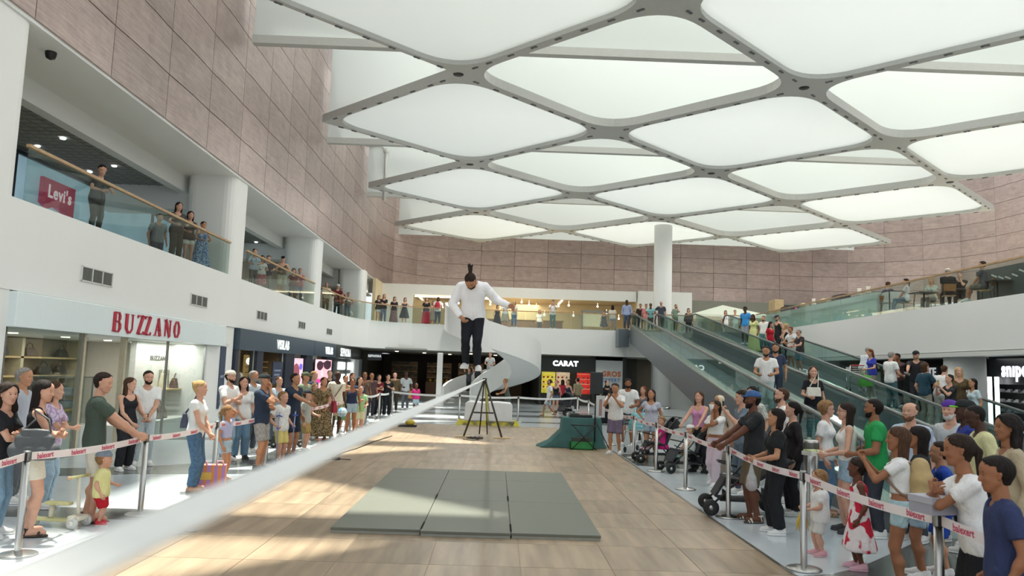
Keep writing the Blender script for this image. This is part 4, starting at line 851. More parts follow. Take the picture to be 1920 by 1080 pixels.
ARM = {  # wrist target (outward, forward, height as share of stature), pole, hand curl
 'down': ((.155, .03, .495), (.3, -1, 0), 22), 'loose': ((.17, .08, .51), (.4, -1, 0), 22), 'fold': ((-.05, .135, .665), (.7, .2, -1), 30), 'fold2': ((-.075, .15, .635), (.7, .2, -1), 30),
 'clasp': ((.02, .13, .52), (.8, -.4, -.2), 40), 'phone': ((.045, .2, .80), (.5, .1, -1), 70), 'phone1': ((.07, .2, .79), (.5, .1, -1), 70), 'hip': ((.12, .0, .575), (1, -.5, 0), 40), 'rail': ((.09, .21, .61), (.8, -.6, -.4), 50),
 'chin': ((.02, .09, .845), (.3, .5, -1), 60), 'push': ((.12, .26, .585), (.6, -.8, -.6), 75), 'bent': ((.10, .17, .60), (.6, -.8, -.5), 45), 'chest': ((.02, .14, .70), (.8, .1, -1), 50), 'up': ((.14, .08, 1.03), (1, .2, 0), 30),
 'head': ((.05, .02, .96), (1, .3, -.1), 40), 'reach': ((.10, .3, .66), (.5, -.5, -1), 20), 'lap': ((.07, .2, .5), (.8, -.3, -.3), 30), 'out': ((.30, .05, .70), (.2, -.6, -.6), 20), 'back': ((-.02, -.12, .55), (1, -1, 0), 30), 'bag': ((.16, .06, .56), (.4, -1, -.2), 70)}
NP = [0]
def person(pos, face, H, label, skin=1, fem=False, top=('tee', '#ffffff'), bot=('trousers', '#2a2c30'), hair=('short', 'dark'), arms=('down', 'down'), shoes=('sneaker', '#d8d8d6', '#e8e8e6'),
           legs='stand', lean=0., head=(0, 0), near=2, build=1., cap=None, glasses=None, beard=None, seat=None, extra=(), group=None, twist=0, float_=False):
    """near: 2 large in the picture, 1 medium, 0 far"""
    root = thing('person', label, 'person', pos, -R(face), group)
    res = {2: .0185, 1: .025, 0: .036}[near]*min(1, .55+.45*H/1.5); rh = {2: .04, 1: .06, 0: .085}[near]; rhand = {2: .045, 1: .065, 0: .085}[near]
    hh = .15+.049*H; zs = H-hh-.05*H; kid = max(0, min(1, (1.45-H)/.6)); Sx = zs/.815*(1+.12*kid)
    zh = zs*(.635-.05*kid); kz = zh*.53; az = .04*Sx; thl, shl = zh-kz, kz-az; ul, fo = .172*zs/.815, .152*zs/.815; B = build*(1+.12*kid)
    f = 1 if fem else 0; sw = (.106-.012*f)*Sx
    # legs
    hips = [V3(s*.05*Sx, 0, zh) for s in (-1, 1)]; drop = 0
    LEG = {'stand': ((-.062, -.01), (.062, .015)), 'wide': ((-.1, 0), (.1, .02)), 'walk': ((-.045, .17), (.045, -.17)), 'step': ((-.05, .08), (.06, -.06)), 'close': ((-.04, 0), (.04, .02)), 'cross': ((.02, .04), (-.01, -.02))}
    if legs == 'sit' or legs == 'sitlow':
        sh = seat if seat else .45; zh0 = sh+.075*Sx; dz = zh0-zh
        hips = [V3(s*.055*Sx, 0, zh0) for s in (-1, 1)]; feet = [V3(s*.07*Sx, thl*.98+(.05 if legs == 'sit' else .2)*Sx, max(az, zh0-shl*1.02 if legs == 'sit' else zh0-shl*.8)) for s in (-1, 1)]; knees = []
        for h, a in zip(hips, feet): kx, a2 = ik(h, a, thl, shl, V3(0, 1, .8)); knees.append(kx); a[:] = a2
        drop = -dz
    else:
        if legs == 'jump': feet = [V3(-.055*Sx, .02*Sx, az+.02), V3(.05*Sx, -.01*Sx, az+.05)]; drop = .02
        else:
            feet = [V3(x*Sx, y*Sx, az+(.03 if legs in ('walk', 'step') and y < 0 else 0)) for x, y in LEG[legs]]; drop = .045*Sx if legs == 'walk' else .012
        for h in hips: h[2] -= drop
        knees = []
        for h, a in zip(hips, feet): kx, a2 = ik(h, a, thl, shl, V3(0, 1, 0)); knees.append(kx)
    hz0 = (zh-drop); TL = (zs-zh); cl, sl = math.cos(lean), math.sin(lean); ct, stw = math.cos(twist), math.sin(twist)
    def sp(t, x=0, y=0):
        x, y = x*ct+y*stw*t, y*ct-x*stw*t
        return V3(x, y*cl+sl*t*TL, hz0+cl*t*TL-y*sl)
    ST = [(-.06, .042+.004*f, .048), (.06, .044+.006*f, .052+.002*f), (.2, .040+.002*f, .051), (.34, .034-.004*f, .048-.003*f), (.46, .033-.007*f, .047-.004*f), (.6, .039-.006*f, .049-.003*f), (.74, .046-.008*f, .052-.004*f), (.86, .048-.008*f, .048-.004*f), (.93, .040-.006*f, .038)]
    if kid > .5: ST = [(t, .042, .052+.004*math.sin(3*t)) for t, w, r in ST]
    def torso(fl, infl, t0=-9, grow=0., tmax=9, ws=1.):
        for (ta, wa, ra), (tb, wb, rb) in zip(ST, ST[1:]):
            for q in (0, .5):
                t = ta+(tb-ta)*q
                if t < t0-.08 or t > tmax: continue
                w, r = (wa+(wb-wa)*q)*Sx*B*ws, (ra+(rb-ra)*q)*Sx*B+infl+grow*max(0, .5-t); fl.cap(sp(t, -w), sp(t, w), r, k=.035)
    sho = [sp(.925, s*sw) for s in (-1, 1)]; nb = sp(1.0)
    HM = rot(R(head[0]), R(head[1])+lean*.4); hc = nb+V3(0, .012+sl*.05, .05*H)*1.; hpos = lambda p: hc+HM @ (np.asarray(p)*hh-np.array((0, -.1, .02))*hh*0)
    hc = nb+V3(0, .02*Sx+sl*.06*H, .048*H*cl)+(V3(0, .05*H, -.06*H) if head[1] > 40 else 0)
    # arms
    el, wr, curl = [], [], []
    for k, s in ((0, -1), (1, 1)):
        A = arms[k]
        if isinstance(A, str): tg, pole, cu = ARM[A]; t = V3(s*tg[0]*H*(.97 if kid < .3 else .93), tg[1]*H, tg[2]*H*zs/(.815*H) if tg[2] < .82 else tg[2]*H); t = t+V3(0, 0, -drop)
        else: t = V3(*A[:3]); pole = V3(s*.6, -.6, -.6) if len(A) < 4 else V3(*A[3]); pole = V3(s*pole[0], pole[1], pole[2]) if False else pole; cu = 45
        if isinstance(A, str): pole = V3(s*pole[0], pole[1], pole[2])
        if lean and isinstance(A, str): t = t+V3(0, sl*TL*.75, -(1-cl)*TL)
        e, w = ik(sho[k], t, ul, fo, pole); el.append(e); wr.append(w); curl.append(cu)
    rr = Sx*B*(1-.13*f)
    body = Field(); torso(body, -.004)
    for k in (0, 1):
        body.cap(sp(.985, (-1, 1)[k]*.02*Sx), sho[k], .032*rr, .033*rr, k=.03); body.cap(sho[k], el[k], .031*rr, .024*rr, k=.012); body.cap(el[k], wr[k], .0245*rr, .0155*rr, k=.01)
        m = el[k]*.7+wr[k]*.3; body.ball(m, .0245*rr, k=.02)
        body.cap(hips[k], knees[k], .052*Sx*B, .032*Sx*B, k=.02); body.cap(knees[k], feet[k], .031*Sx*B, .0195*Sx*B, k=.012); body.ball(knees[k]*.68+feet[k]*.32+V3(0, -.010*Sx, 0), .034*Sx*B, k=.03)
        fd = V3((-1, 1)[k]*.12, 1, 0); h0 = V3(feet[k][0], feet[k][1]-.02*Sx, max(feet[k][2]-az, 0)+.026*Sx if not float_ else feet[k][2]-az+.026*Sx)
        fz = 1 if shoes and shoes[0] == 'sandal' else .55; body.cap(h0, h0+fd*.1*Sx*(.4+.6*(fz == 1)), .024*Sx*fz, .02*Sx*fz, k=.015*fz); body.cap(feet[k], h0, .02*Sx, .022*Sx*fz, k=.015*fz)
    if f and kid < .3:
        for s in (-1, 1): body.ball(sp(.7, s*.043*Sx, .042*Sx), .038*Sx*B, k=.02)
    body.cap(nb-V3(0, 0, .02), hc+HM @ V3(0, -.08*hh, .12*hh), .034*Sx, .032*Sx, k=.025)
    Vb, Qb = body.mesh(res); parts = [(Vb, Qb, 0)]
    for V, Q, m in head_geo(rh): parts.append((hc+(V*np.array((1.0 if not f else .96, 1, 1)))*hh @ HM.T, Q, m))
    hl = .112*zs/.815*(1+.1*kid)*(1-.08*f)
    for k in (0, 1):
        fd = nrm(wr[k]-el[k]); ref = V3(0, .75, .6) if abs(fd[0]) < .8 else V3(0, .3, 1); th = nrm(ref-fd*(ref@fd)); pn = np.cross(th, fd)*(1 if k == 1 else -1)
        V, Q = hand_geo(rhand, curl[k]); V = wr[k]+hl*(V[:, :1]*fd+V[:, 1:2]*th+V[:, 2:]*pn); parts.append((V, Q if k == 1 else Q[:, ::-1], 0))
    hcol = hair[1] if hair else 'dark'
    me = np_mesh('body', parts, [SKIN[skin], LIP[skin], EYEW, IRIS, hairmat(hcol if hcol in HAIRC else 'dark')]); link('body', me, root)
    up_ax = V3(0, sl, cl)
    def spine_t(X, Y, Z): return ((Y)*sl+(Z-hz0)*cl)/TL
    def garment(name, fl, m, cuts=(), disp=None, lab=None):
        V, Q = fl.mesh(res, cuts, disp)
        if len(Q): return tag(link(name, np_mesh(name, [(V, Q, 0)], [m]), root), lab)
    neckcut = lambda X, Y, Z: -(np.sqrt((X-nb[0])**2+(Y-nb[1]-.02*Sx)**2+(Z-nb[2]-.012*H)**2)-.044*Sx*(1 if not f else 1.25))
    wig = lambda a: (lambda X, Y, Z: a*np.sin(X*37+Z*9)*np.sin(Y*31-Z*13))
    # upper garment
    kind = top[0]; cm = cloth(*top[1:4])
    if kind not in ('none',):
        t = Field(); slv = {'tee': .62, 'long': 1.9, 'tank': 0, 'strap': 0, 'polo': .6, 'shirt': .75, 'cap_sleeve': .35, 'dress': 0, 'dress_tee': .55, 'hoodie': 1.9, 'crop': .5, 'jersey': .7, 'blouse': 1.9}[kind]
        t0 = {'crop': .33, 'tank': .0, 'strap': .02, 'blouse': -.16}.get(kind, -.12); loose = .026 if kind == 'blouse' else .012 if kind not in ('tank', 'strap') else .010
        torso(t, loose, t0, grow=.02 if kind in ('tee', 'shirt', 'jersey', 'hoodie', 'polo', 'long') else 0, tmax=.95 if slv else .88)
        for s in (-1, 1):
            if f and kid < .3: t.ball(sp(.7, s*.043*Sx, .042*Sx), .038*Sx*B+loose, k=.03)
        for k in (0, 1):
            if slv:
                t.cap(sp(.975, (-1, 1)[k]*.025*Sx), sho[k], .034*rr+loose*.6, .035*rr+loose*.6, k=.03)
                e = sho[k]+(el[k]-sho[k])*min(1, slv); t.cap(sho[k], e, .033*rr+loose*.9, (.033 if slv < 1 else .027)*rr+loose, clip=slv < 1, k=.015)
                if slv > 1: t.cap(el[k], wr[k], .027*rr+loose*.8, .02*rr+loose*.6, clip=True, k=.015)
            else: t.cap(sp(.8, (-1, 1)[k]*.048*Sx), sp(.97, (-1, 1)[k]*.058*Sx), .034*Sx*B, .03*Sx, k=.02)
        hem = t0-.02
        if kind.startswith('dress'):
            ln = top[4] if len(top) > 4 else .5; zb = hz0-(hz0)*ln
            for q in range(9):
                u = q/8; z = hz0+.1*TL-(hz0+.1*TL-zb)*u; w = (.05+.02*u)*Sx*B; r = (.064+.05*u*(1 if not f else 1.15))*Sx*B; t.cap(V3(-w, .0, z), V3(w, .0, z), r, k=.03)
            cuts = [lambda X, Y, Z: zb-Z+0*X+0*Y]; disp = lambda X, Y, Z: np.where(Z < hz0, .007*np.sin(np.arctan2(Y, X)*13)*np.clip((hz0-Z)/.3, 0, 1), 0)+0*X
        else: cuts = [lambda X, Y, Z: (hem-spine_t(X, Y, Z))*TL]; disp = wig(.005)
        if kind in ('tank', 'strap', 'dress'): nc = lambda X, Y, Z: -(np.sqrt((X-nb[0])**2+(Y-nb[1]-.04*Sx)**2+(Z-nb[2]+.005*H)**2)-.058*Sx); cuts.append(nc)
        else: cuts.append(neckcut)
        garment({'blouse': 'shirt', 'dress': 'dress', 'dress_tee': 'dress', 'tank': 'tank_top', 'strap': 'tank_top', 'hoodie': 'hoodie', 'long': 'shirt', 'polo': 'polo_shirt'}.get(kind, 'shirt'), t, cm, cuts, disp)
    # lower garment
    if bot and bot[0] != 'none':
        kb = bot[0]; bm = cloth(*bot[1:4]) if kb not in ('jeans', 'denim') else mat(bot[1], .85, var=.09, scale=22, bump=.2, name='denim', spec=.2, fold=.55); b = Field()
        if kb == 'skirt':
            zb = hz0-hz0*(bot[4] if len(bot) > 4 else .4)
            for q in range(8):
                u = q/7; z = hz0+.22*TL-(hz0+.22*TL-zb)*u; w = (.045+.02*u)*Sx*B; r = (.062+.04*u)*Sx*B; b.cap(V3(-w, sl*.1*(1-u), z), V3(w, sl*.1*(1-u), z), r, k=.03)
            garment('skirt', b, bm, [lambda X, Y, Z: zb-Z+0*X+0*Y], lambda X, Y, Z: .006*np.sin(np.arctan2(Y, X)*11)*np.clip((hz0-Z)/.2, 0, 1)+0*X)
        else:
            torso(b, .011, -.1, tmax=.24); L = bot[4] if len(bot) > 4 else None; wide = {'wide': .020, 'jeans': .007, 'trousers': .009, 'shorts': .016, 'denim': .011, 'leggings': .003, 'baggy': .028}[kb]
            for k in (0, 1):
                if kb in ('shorts', 'denim'):
                    l = L if L else (.86 if kb == 'shorts' else .5); e = hips[k]+(knees[k]-hips[k])*l; b.cap(hips[k]+V3(0, 0, .02), e, .052*Sx*B+wide*.6, .043*Sx*B+wide, clip=True, k=.006)
                else:
                    l = L if L else .96; e = knees[k]+(feet[k]-knees[k])*l
                    b.cap(hips[k], knees[k], .053*Sx*B+.012, .036*Sx*B+wide, k=.025); b.cap(knees[k], e, .036*Sx*B+wide, .026*Sx*B+wide*(1.5 if kb == 'wide' else 1), clip=True, k=.02); b.ball(knees[k]*.68+feet[k]*.32+V3(0, -.01*Sx, 0), .035*Sx*B+wide, k=.03)
            garment('shorts' if kb in ('shorts', 'denim') else 'trousers', b, bm, [lambda X, Y, Z: (spine_t(X, Y, Z)-.2)*TL], wig(.005))
    # shoes
    if shoes:
        up, so = shoe_geo(shoes[0], {2: .045, 1: .07, 0: .1}[near]); FL = .158*Sx*(1+.1*kid)
        um = mat(shoes[1], .6, var=.06, scale=12, name='shoe'); sm = mat(shoes[2] if len(shoes) > 2 else shoes[1], .6, var=.05, name='shoe_sole')
        for k in (0, 1):
            o = link('shoe', np_mesh('shoe', [(up[0]*FL, up[1], 0)], [um]), root, (feet[k][0]-.004, feet[k][1]-.155*FL-.02*Sx, feet[k][2]-az if (feet[k][2]-az) > .001 else 0), -R((-1, 1)[k]*9))
            if near: link('sole', np_mesh('sole', [(so[0]*FL, so[1], 0)], [sm]), o)
    # hair
    def headmesh(name, fl, m, res_, cuts=(), disp=None, lab=None):
        V, Q = fl.mesh(res_, cuts, disp)
        if len(Q): return tag(link(name, np_mesh(name, [(hc+V*hh @ HM.T, Q, 0)], [m]), root), lab)
    hr = {2: .05, 1: .07, 0: .095}[near]; face_cut = lambda z0, y0: (lambda X, Y, Z: -np.maximum(np.maximum(y0-Y, np.abs(X)*0+Z-z0-.10*np.clip((.2-np.abs(X)), -.2, .2)), -9+0*X))
    if hair and hair[0] not in ('bald', 'none'):
        kd = hair[0]; g = Field(); vol = {'buzz': .012, 'short': .05, 'crop': .03, 'curly': .11, 'afro': .13, 'bob': .07, 'long': .06, 'bun': .04, 'pony': .04, 'topknot': .03, 'thin': .012, 'hijab': .06, 'longcurly': .1, 'quiff': .05}[kd]
        if kd == 'hijab':
            g.cap((0, .04, .62), (0, -.14, .62), .36, .36, k=.06); g.cap((0, .02, .35), (0, -.05, .0), .30, .34, k=.1); g.cap((-.2, 0, -.15), (.2, 0, -.15), .3, k=.1)
            headmesh('headscarf', g, cloth(HAIRC.get(hair[1], hair[1])), hr, [lambda X, Y, Z: -(np.sqrt((X/.72)**2+((Y-.42)/1.1)**2+((Z-.40)/1.18)**2)-.33), lambda X, Y, Z: -.32-Z+0*X+0*Y])
        else:
            g.cap((0, .04, .67), (0, -.18, .64), .318+vol*.6, .31+vol, k=.06); g.cap((0, .03, .62), (0, -.1, .67), .335+vol*.8, .335+vol, k=.06); g.cap((0, -.2, .5), (0, -.16, .28), .25+vol*.6, .2+vol*.4, k=.08)
            hl_ = {'thin': .95, 'buzz': .84}.get(kd, .80)
            if kd in ('long', 'longcurly', 'bob'):
                ln = {'long': -.75 if len(hair) < 3 else hair[2], 'longcurly': -.45, 'bob': -.02}[kd]; e = .02 if kd != 'longcurly' else .09
                for s in (-1, 1): g.cap((s*.33, -.06, .55), (s*(.34+e), -.04, ln*.55), .085+e, .09+e, k=.08); g.cap((s*.2, -.26, .5), (s*.2, -.3, ln), .16+e*.6, .13+e, k=.1)
                g.cap((0, -.28, .5), (0, -.32, ln), .2, .16, k=.1)
            if kd == 'bun': g.ball((0, -.42, .83), .16, k=.06)
            if kd == 'topknot':
                g.cap((0, -.36, .84), (0, -.60, .99), .12, .11, k=.06); g.cap((0, -.60, .99), (.05, -.85, 1.14), .15, .1, k=.08); g.cap((0, -.62, 1.0), (-.16, -.8, 1.2), .09, .05, k=.05); g.cap((0, -.62, 1.0), (.16, -.8, 1.12), .08, .05, k=.05)
            if kd == 'pony': g.cap((0, -.42, .72), (0, -.58, .45), .1, .12, k=.05); g.cap((0, -.58, .45), (0, -.52, -.25 if len(hair) < 3 else hair[2]), .13, .06, k=.05)
            if kd == 'quiff': g.cap((-.15, .2, .98), (.15, .2, .98), .1, k=.08)
            am = {'curly': .035, 'afro': .035, 'longcurly': .04}.get(kd, .012); fr = {'curly': 17, 'afro': 18, 'longcurly': 15}.get(kd, 40)
            disp = (lambda X, Y, Z: am*np.sin(fr*X+2*Z)*np.sin(fr*Y-Z)*np.sin(fr*.6*Z)) if am > .02 else (lambda X, Y, Z: .010*np.sin(np.arctan2(X, -Y+.01)*22+Z*2))
            fy = .02 if kd in ('short', 'buzz', 'crop', 'thin', 'quiff', 'topknot') else -.02
            hc_, hs_ = (.95, .95) if kd in ('long', 'bob', 'longcurly', 'pony', 'bun') else (.90, .42) if kd not in ('thin', 'buzz') else (.93, .5)
            cut = lambda X, Y, Z: -np.maximum(fy-Y+.0*X, Z-hc_+hs_*np.abs(X))
            cuts = [cut]
            if kd in ('short', 'buzz', 'crop', 'thin', 'quiff'): cuts += [lambda X, Y, Z: np.where(Y > -.12, .46-Z, .2-Z+0*X)+0*X, lambda X, Y, Z: -(np.sqrt((np.abs(X)-.4)**2+(Y+.03)**2+(Z-.47)**2)-.12)]
            if kd == 'thin': cuts += [lambda X, Y, Z: -(np.sqrt(X**2+(Y-.05)**2+(Z-1.05)**2)-.36)]
            if cap: cuts.append(lambda X, Y, Z: Z-.66+.1*Y+0*X)
            headmesh('hair', g, hairmat(hair[1]), hr, cuts, disp)
    if beard:
        g = Field(); g.cap((-.05, .165, .20), (.05, .165, .20), .197, k=.08); g.cap((-.085, .315, .262), (.085, .315, .262), .034, k=.02); g.ball((0, .26, .07), .115, k=.08); g.cap((-.25, .04, .36), (-.12, .2, .1), .1, .1, k=.08); g.cap((.25, .04, .36), (.12, .2, .1), .1, .1, k=.08)
        headmesh('beard', g, hairmat(beard), hr*.9, [lambda X, Y, Z: Z-.275-.45*np.clip(np.abs(X)-.16, 0, 1)-.0*Y, lambda X, Y, Z: -(np.sqrt(X**2*.8+(Y-.37)**2*.5+((Z-.205)*2.0)**2)-.088), lambda X, Y, Z: -.05-Y+0*X+0*Z])
    if cap:
        g = Field(); g.cap((0, .05, .70), (0, -.16, .68), .385, .385, k=.06)
        ko = headmesh('cap', g, cloth(cap[0]), hr, [lambda X, Y, Z: .70-.12*Y-Z+0*X])
        if len(cap) > 1 and cap[1] != 'none':
            g = Field(); d = 1 if cap[1] == 'front' else -1
            g.cap((-.2, d*.28, .68), (-.1, d*.62, .655), .05, .04, k=.08); g.cap((.2, d*.28, .68), (.1, d*.62, .655), .05, .04, k=.08); g.cap((0, d*.28, .7), (0, d*.66, .665), .05, .04, k=.08)
            p = headmesh('cap_peak', g, cloth(cap[2] if len(cap) > 2 else cap[0]), hr*.7, [lambda X, Y, Z: Z-.71+0*X+0*Y])
    if glasses:
        b = MB(); n = 10
        for s in (-1, 1):
            pts = [hc+HM @ (np.array((s*.14+.115*math.cos(2*math.pi*i/n), .375-.08*abs(math.cos(2*math.pi*i/n)+s)*.4, .50+.085*math.sin(2*math.pi*i/n)))*hh) for i in range(n+1)]; b.tube(pts, .0022 if glasses != 'sun' else .003, 5)
            if glasses == 'sun': b.add(pts[:n], [tuple(range(n))])
            b.tube([hc+HM @ (np.array((s*.235, .34, .53))*hh), hc+HM @ (np.array((s*.36, -.02, .52))*hh)], .002, 4)
        b.tube([hc+HM @ (np.array((-.04, .36, .52))*hh), hc+HM @ (np.array((.04, .36, .52))*hh)], .002, 4); b.build('glasses', BLACK, root)
    root['_'] = 0; del root['_']
    Mw = Matrix.Translation(Vector(pos)) @ Matrix.Rotation(-R(face), 4, 'Z'); W_ = lambda p: Mw @ Vector([float(x) for x in p])
    NP[0] += 1
    return dict(root=root, wrist=[W_(w) for w in wr], elbow=[W_(e) for e in el], shoulder=[W_(s) for s in sho], hip=W_((0, 0, hz0)), head=W_(hc), spine=lambda t, x=0, y=0: W_(sp(t, x*Sx, y*Sx)), S=Sx, hh=hh, M=Mw, HM=HM, hands=[W_(w+nrm(w-e)*hl*.45) for w, e in zip(wr, el)], face=face)
# ------------------------------------------------------------------ the people
PERF = (-.40, 12.3)
def lookat(x, y): return math.degrees(math.atan2(PERF[0]-x, PERF[1]-y))
def lod(Y): return 2 if 1450/Y > 88 else 1 if 1450/Y > 48 else 0
PEOPLE = {}
def pp(px, Y, H, label, face=None, key=None, X=None, z=0., dface=0, **k):
    X = atY(px, 720, Y).x if X is None else X
    f = (lookat(X, Y) if face is None else face)+dface
    if 'head' not in k: k['head'] = (random.uniform(-12, 12), -4 if z < 1 else 12)
    o = person((X, Y, z), f, H, label, near=lod(Y), **k)
    if key: PEOPLE[key] = o
    return o
DJ, LJ, BJ = '#4f6b87', '#9db4c4', '#35475c'; WT, BK_, GY = '#e4e4e2', '#25262a', '#8d9196'
SL = ('sandal', '#2e2420', '#3a3029'); WS = ('sneaker', '#dcdcda', '#e8e8e6'); BS = ('sneaker', '#2b2c2f', '#3a3a3c'); BE = ('sandal', '#b79d7c', '#9c8568')
# the slackliner in the air
PERFO = person((-.40, 12.3, 1.90), 184, 1.76, 'man with flying topknot, white shirt and black trousers jumping above the slackline', skin=2, top=('blouse', '#f6f6f8'), bot=('trousers', '#23252a'), hair=('topknot', 'dark'), arms=((-.58, .16, 1.06, (0, -1, -.4)), (.17, .26, .86, (1, -.5, .1))), shoes=WS, legs='jump', lean=.42, head=(6, 56), beard='dark', near=2, float_=True, build=.98)
# --- left, in front of the shops
pp(12, 8.6, 1.64, 'woman with curly brown hair, black top and blue jeans at the far left edge', fem=True, top=('tee', BK_), bot=('jeans', '#7795ac'), hair=('longcurly', 'dark'), arms=('fold', 'fold2'), dface=35, head=(25, 0))
pp(40, 10.6, 1.78, 'grey haired man in pale blue shirt behind the far left women', top=('shirt', '#a9aeb8'), bot=('trousers', '#6a6d70'), hair=('short', 'grey'), face=80, head=(10, 0), skin=2)
pp(77, 8.7, 1.68, 'woman with long black hair, black tank top and cream shorts carrying a grey handbag', key='L3', fem=True, top=('tank', '#242426'), bot=('shorts', '#d8d2c2', None, 'plain', .62), hair=('long', 'black', -1.0), arms=('fold', 'fold2'), shoes=SL, face=62, head=(22, 4), skin=1)
pp(102, 10.3, 1.62, 'woman in lilac patterned blouse with folded arms behind the grey handbag', fem=True, top=('shirt', '#a48fb0', '#c9b9cf', 'small'), bot=('jeans', LJ), hair=('bob', 'brown'), arms=('fold', 'fold2'), face=85)
pp(186, 9.5, 1.77, 'man in dark green t-shirt and white shorts reaching to the barrier tape', key='L5', top=('tee', '#47544c'), bot=('shorts', '#d9d5ca', None, 'plain', .84), hair=('short', 'dark'), arms=((-.12, .42, 1.02), (.18, .52, .98)), shoes=SL, face=58, head=(28, 8), skin=1)
pp(207, 9.35, .86, 'toddler in yellow shirt, red shorts and grey helmet beside the scooter', key='L6', top=('tee', '#d9d79a'), bot=('shorts', '#b3202f', None, 'plain', .95), hair=('short', 'light'), arms=('bent', 'down'), shoes=('sneaker', '#b8242e', '#e0dcd8'), face=75, cap=('#7f8b98', 'none'))
pp(243, 13.9, 1.62, 'young woman in black tank top and wide black trousers before the handbag shop', fem=True, top=('tank', '#26272b'), bot=('wide', '#2a2b2f'), hair=('long', 'brown', -.6), arms=('bent', 'clasp'), shoes=WS, face=120, head=(-20, 0))
pp(277, 14.6, 1.74, 'man in white t-shirt and pale jeans with phone near the white display wall', key='L8', top=('tee', WT), bot=('jeans', '#b9c4c8'), hair=('short', 'dark'), beard='dark', arms=('clasp', 'clasp'), shoes=WS, face=150, head=(-10, 5))
pp(374, 11.9, 1.66, 'fair haired woman with bun, white top and flared jeans standing in profile', key='L9', fem=True, top=('cap_sleeve', '#dfe1e0'), bot=('wide', DJ, '#46617d', 'small', .93), hair=('bun', 'blond'), arms=('clasp', 'clasp'), shoes=BE, face=88)
pp(430, 13.0, 1.24, 'girl with raised arm in lilac top and denim shorts behind the shopping bag', fem=True, top=('crop', '#aab0d0'), bot=('denim', LJ), hair=('pony', 'light'), arms=('head', 'down'), shoes=BE, face=95, skin=2)
pp(430, 15.6, 1.78, 'young bearded man in white t-shirt and backwards beige cap', top=('tee', WT), bot=('jeans', LJ), hair=('short', 'dark'), beard='dark', cap=('#c8bfae', 'back'), arms=('fold', 'chest'), face=110)
pp(457, 16.0, 1.66, 'woman with one long dark lock over a white top and blue jeans', fem=True, top=('tee', WT), bot=('wide', '#6d8ba3'), hair=('long', 'dark', -1.6), arms=('down', 'clasp'), face=150, shoes=BS)
pp(474, 17.2, 1.78, 'grey bearded man behind the woman with the long dark lock', top=('shirt', '#b7c0c8'), bot=('trousers', '#4a4f58'), hair=('short', 'grey'), beard='grey', face=120, skin=2)
pp(494, 14.4, 1.75, 'man in navy shirt, plaid grey shorts and black cap with hand at his chin', top=('tee', '#2e3a4d'), bot=('shorts', '#8e8c88', '#9d9a98', 'check'), hair=('short', 'grey'), cap=('#2c3032', 'front'), arms=('fold', 'chin'), face=98, shoes=BS, skin=2)
pp(532, 15.2, 1.42, 'boy in white t-shirt and yellow shorts leaning on blue crutches', key='L15', top=('tee', WT, '#d2d4d2', 'small'), bot=('shorts', '#cfc078'), hair=('short', 'light'), arms=('bag', 'bag'), shoes=('sneaker', '#9fb0d8', '#e2e4ea'), face=118)
pp(552, 16.4, 1.76, 'man in dark navy polo resting his hand on a barrier post', top=('polo', '#2d3647'), bot=('shorts', '#2b3240'), hair=('short', 'dark'), arms=('down', 'reach'), face=112, skin=2, shoes=BS)
pp(523, 19.2, 1.64, 'woman in pale blue blouse standing before the amber spectacle racks', fem=True, top=('cap_sleeve', '#aebfcd'), bot=('trousers', '#56606c'), hair=('bun', 'brown'), arms=('fold', 'fold2'), face=150)
pp(577, 17.8, 1.38, 'boy in grey t-shirt and dark cap with khaki shorts by the barrier', top=('tee', '#a4a8a2'), bot=('shorts', '#a58a55'), hair=('short', 'brown'), cap=('#2d3338', 'front'), arms=('bent', 'down'), face=100)
pp(571, 19.6, 1.76, 'man in sage green shirt and olive cap under the pink screen', top=('tee', '#7d8a76'), bot=('trousers', '#5a5d58'), hair=('short', 'brown'), cap=('#4c5a41', 'front'), face=110, skin=2)
pp(587, 21.8, 1.78, 'man with light brown hair in dark blue shirt behind the olive cap', top=('shirt', '#2c3a52'), bot=('trousers', '#3a3d44'), hair=('short', 'light'), face=100)
pp(607, 20.4, 1.64, 'woman in long brown patterned dress with a red handbag', key='L20', fem=True, top=('dress_tee', '#54452f', '#8d7c5c', 'small', .86), bot=None, hair=('bun', 'dark'), arms=('clasp', 'bag'), face=150, shoes=BE, skin=2)
pp(590, 21.2, 1.45, 'girl in brown top half hidden beside the long patterned dress', fem=True, top=('tee', '#7a6248'), bot=('trousers', '#4b4038'), hair=('long', 'light', -.4), face=130)
pp(632, 21.8, 1.80, 'bald man in cream t-shirt with sunglasses and a strap across his chest', key='L22', top=('tee', '#d6cfbd'), bot=('shorts', '#a39478'), hair=('bald', 'black'), skin=5, glasses='sun', face=140)
pp(647, 23.4, 1.68, 'woman in green top behind the bald man with sunglasses', fem=True, top=('tank', '#5e7a58'), bot=('skirt', '#6f8a66', None, 'plain', .6), hair=('bun', 'dark'), face=140, skin=2)
pp(661, 22.4, 1.60, 'girl in navy tank top and denim shorts near the blue ball', fem=True, top=('tank', '#2c3450'), bot=('denim', LJ), hair=('pony', 'dark'), face=165, skin=3)
pp(677, 22.8, 1.40, 'boy in pale green shirt and cream shorts standing beside the navy tank top', top=('tee', '#a9d0a0', '#8fc088', 'small'), bot=('shorts', '#cfcfae'), hair=('short', 'brown'), face=160, arms=('bent', 'chest'))
pp(617, 27.5, 1.78, 'dark clad man standing before the glowing pink face', top=('tee', '#24262a'), bot=('trousers', '#24262a'), hair=('short', 'black'), face=150)
pp(660, 26.5, 1.72, 'woman in navy blouse behind the girl in the navy tank top', fem=True, top=('tee', '#2d3148'), bot=('skirt', '#3a3f55', None, 'plain', .5), hair=('long', 'red', -.3), face=150)
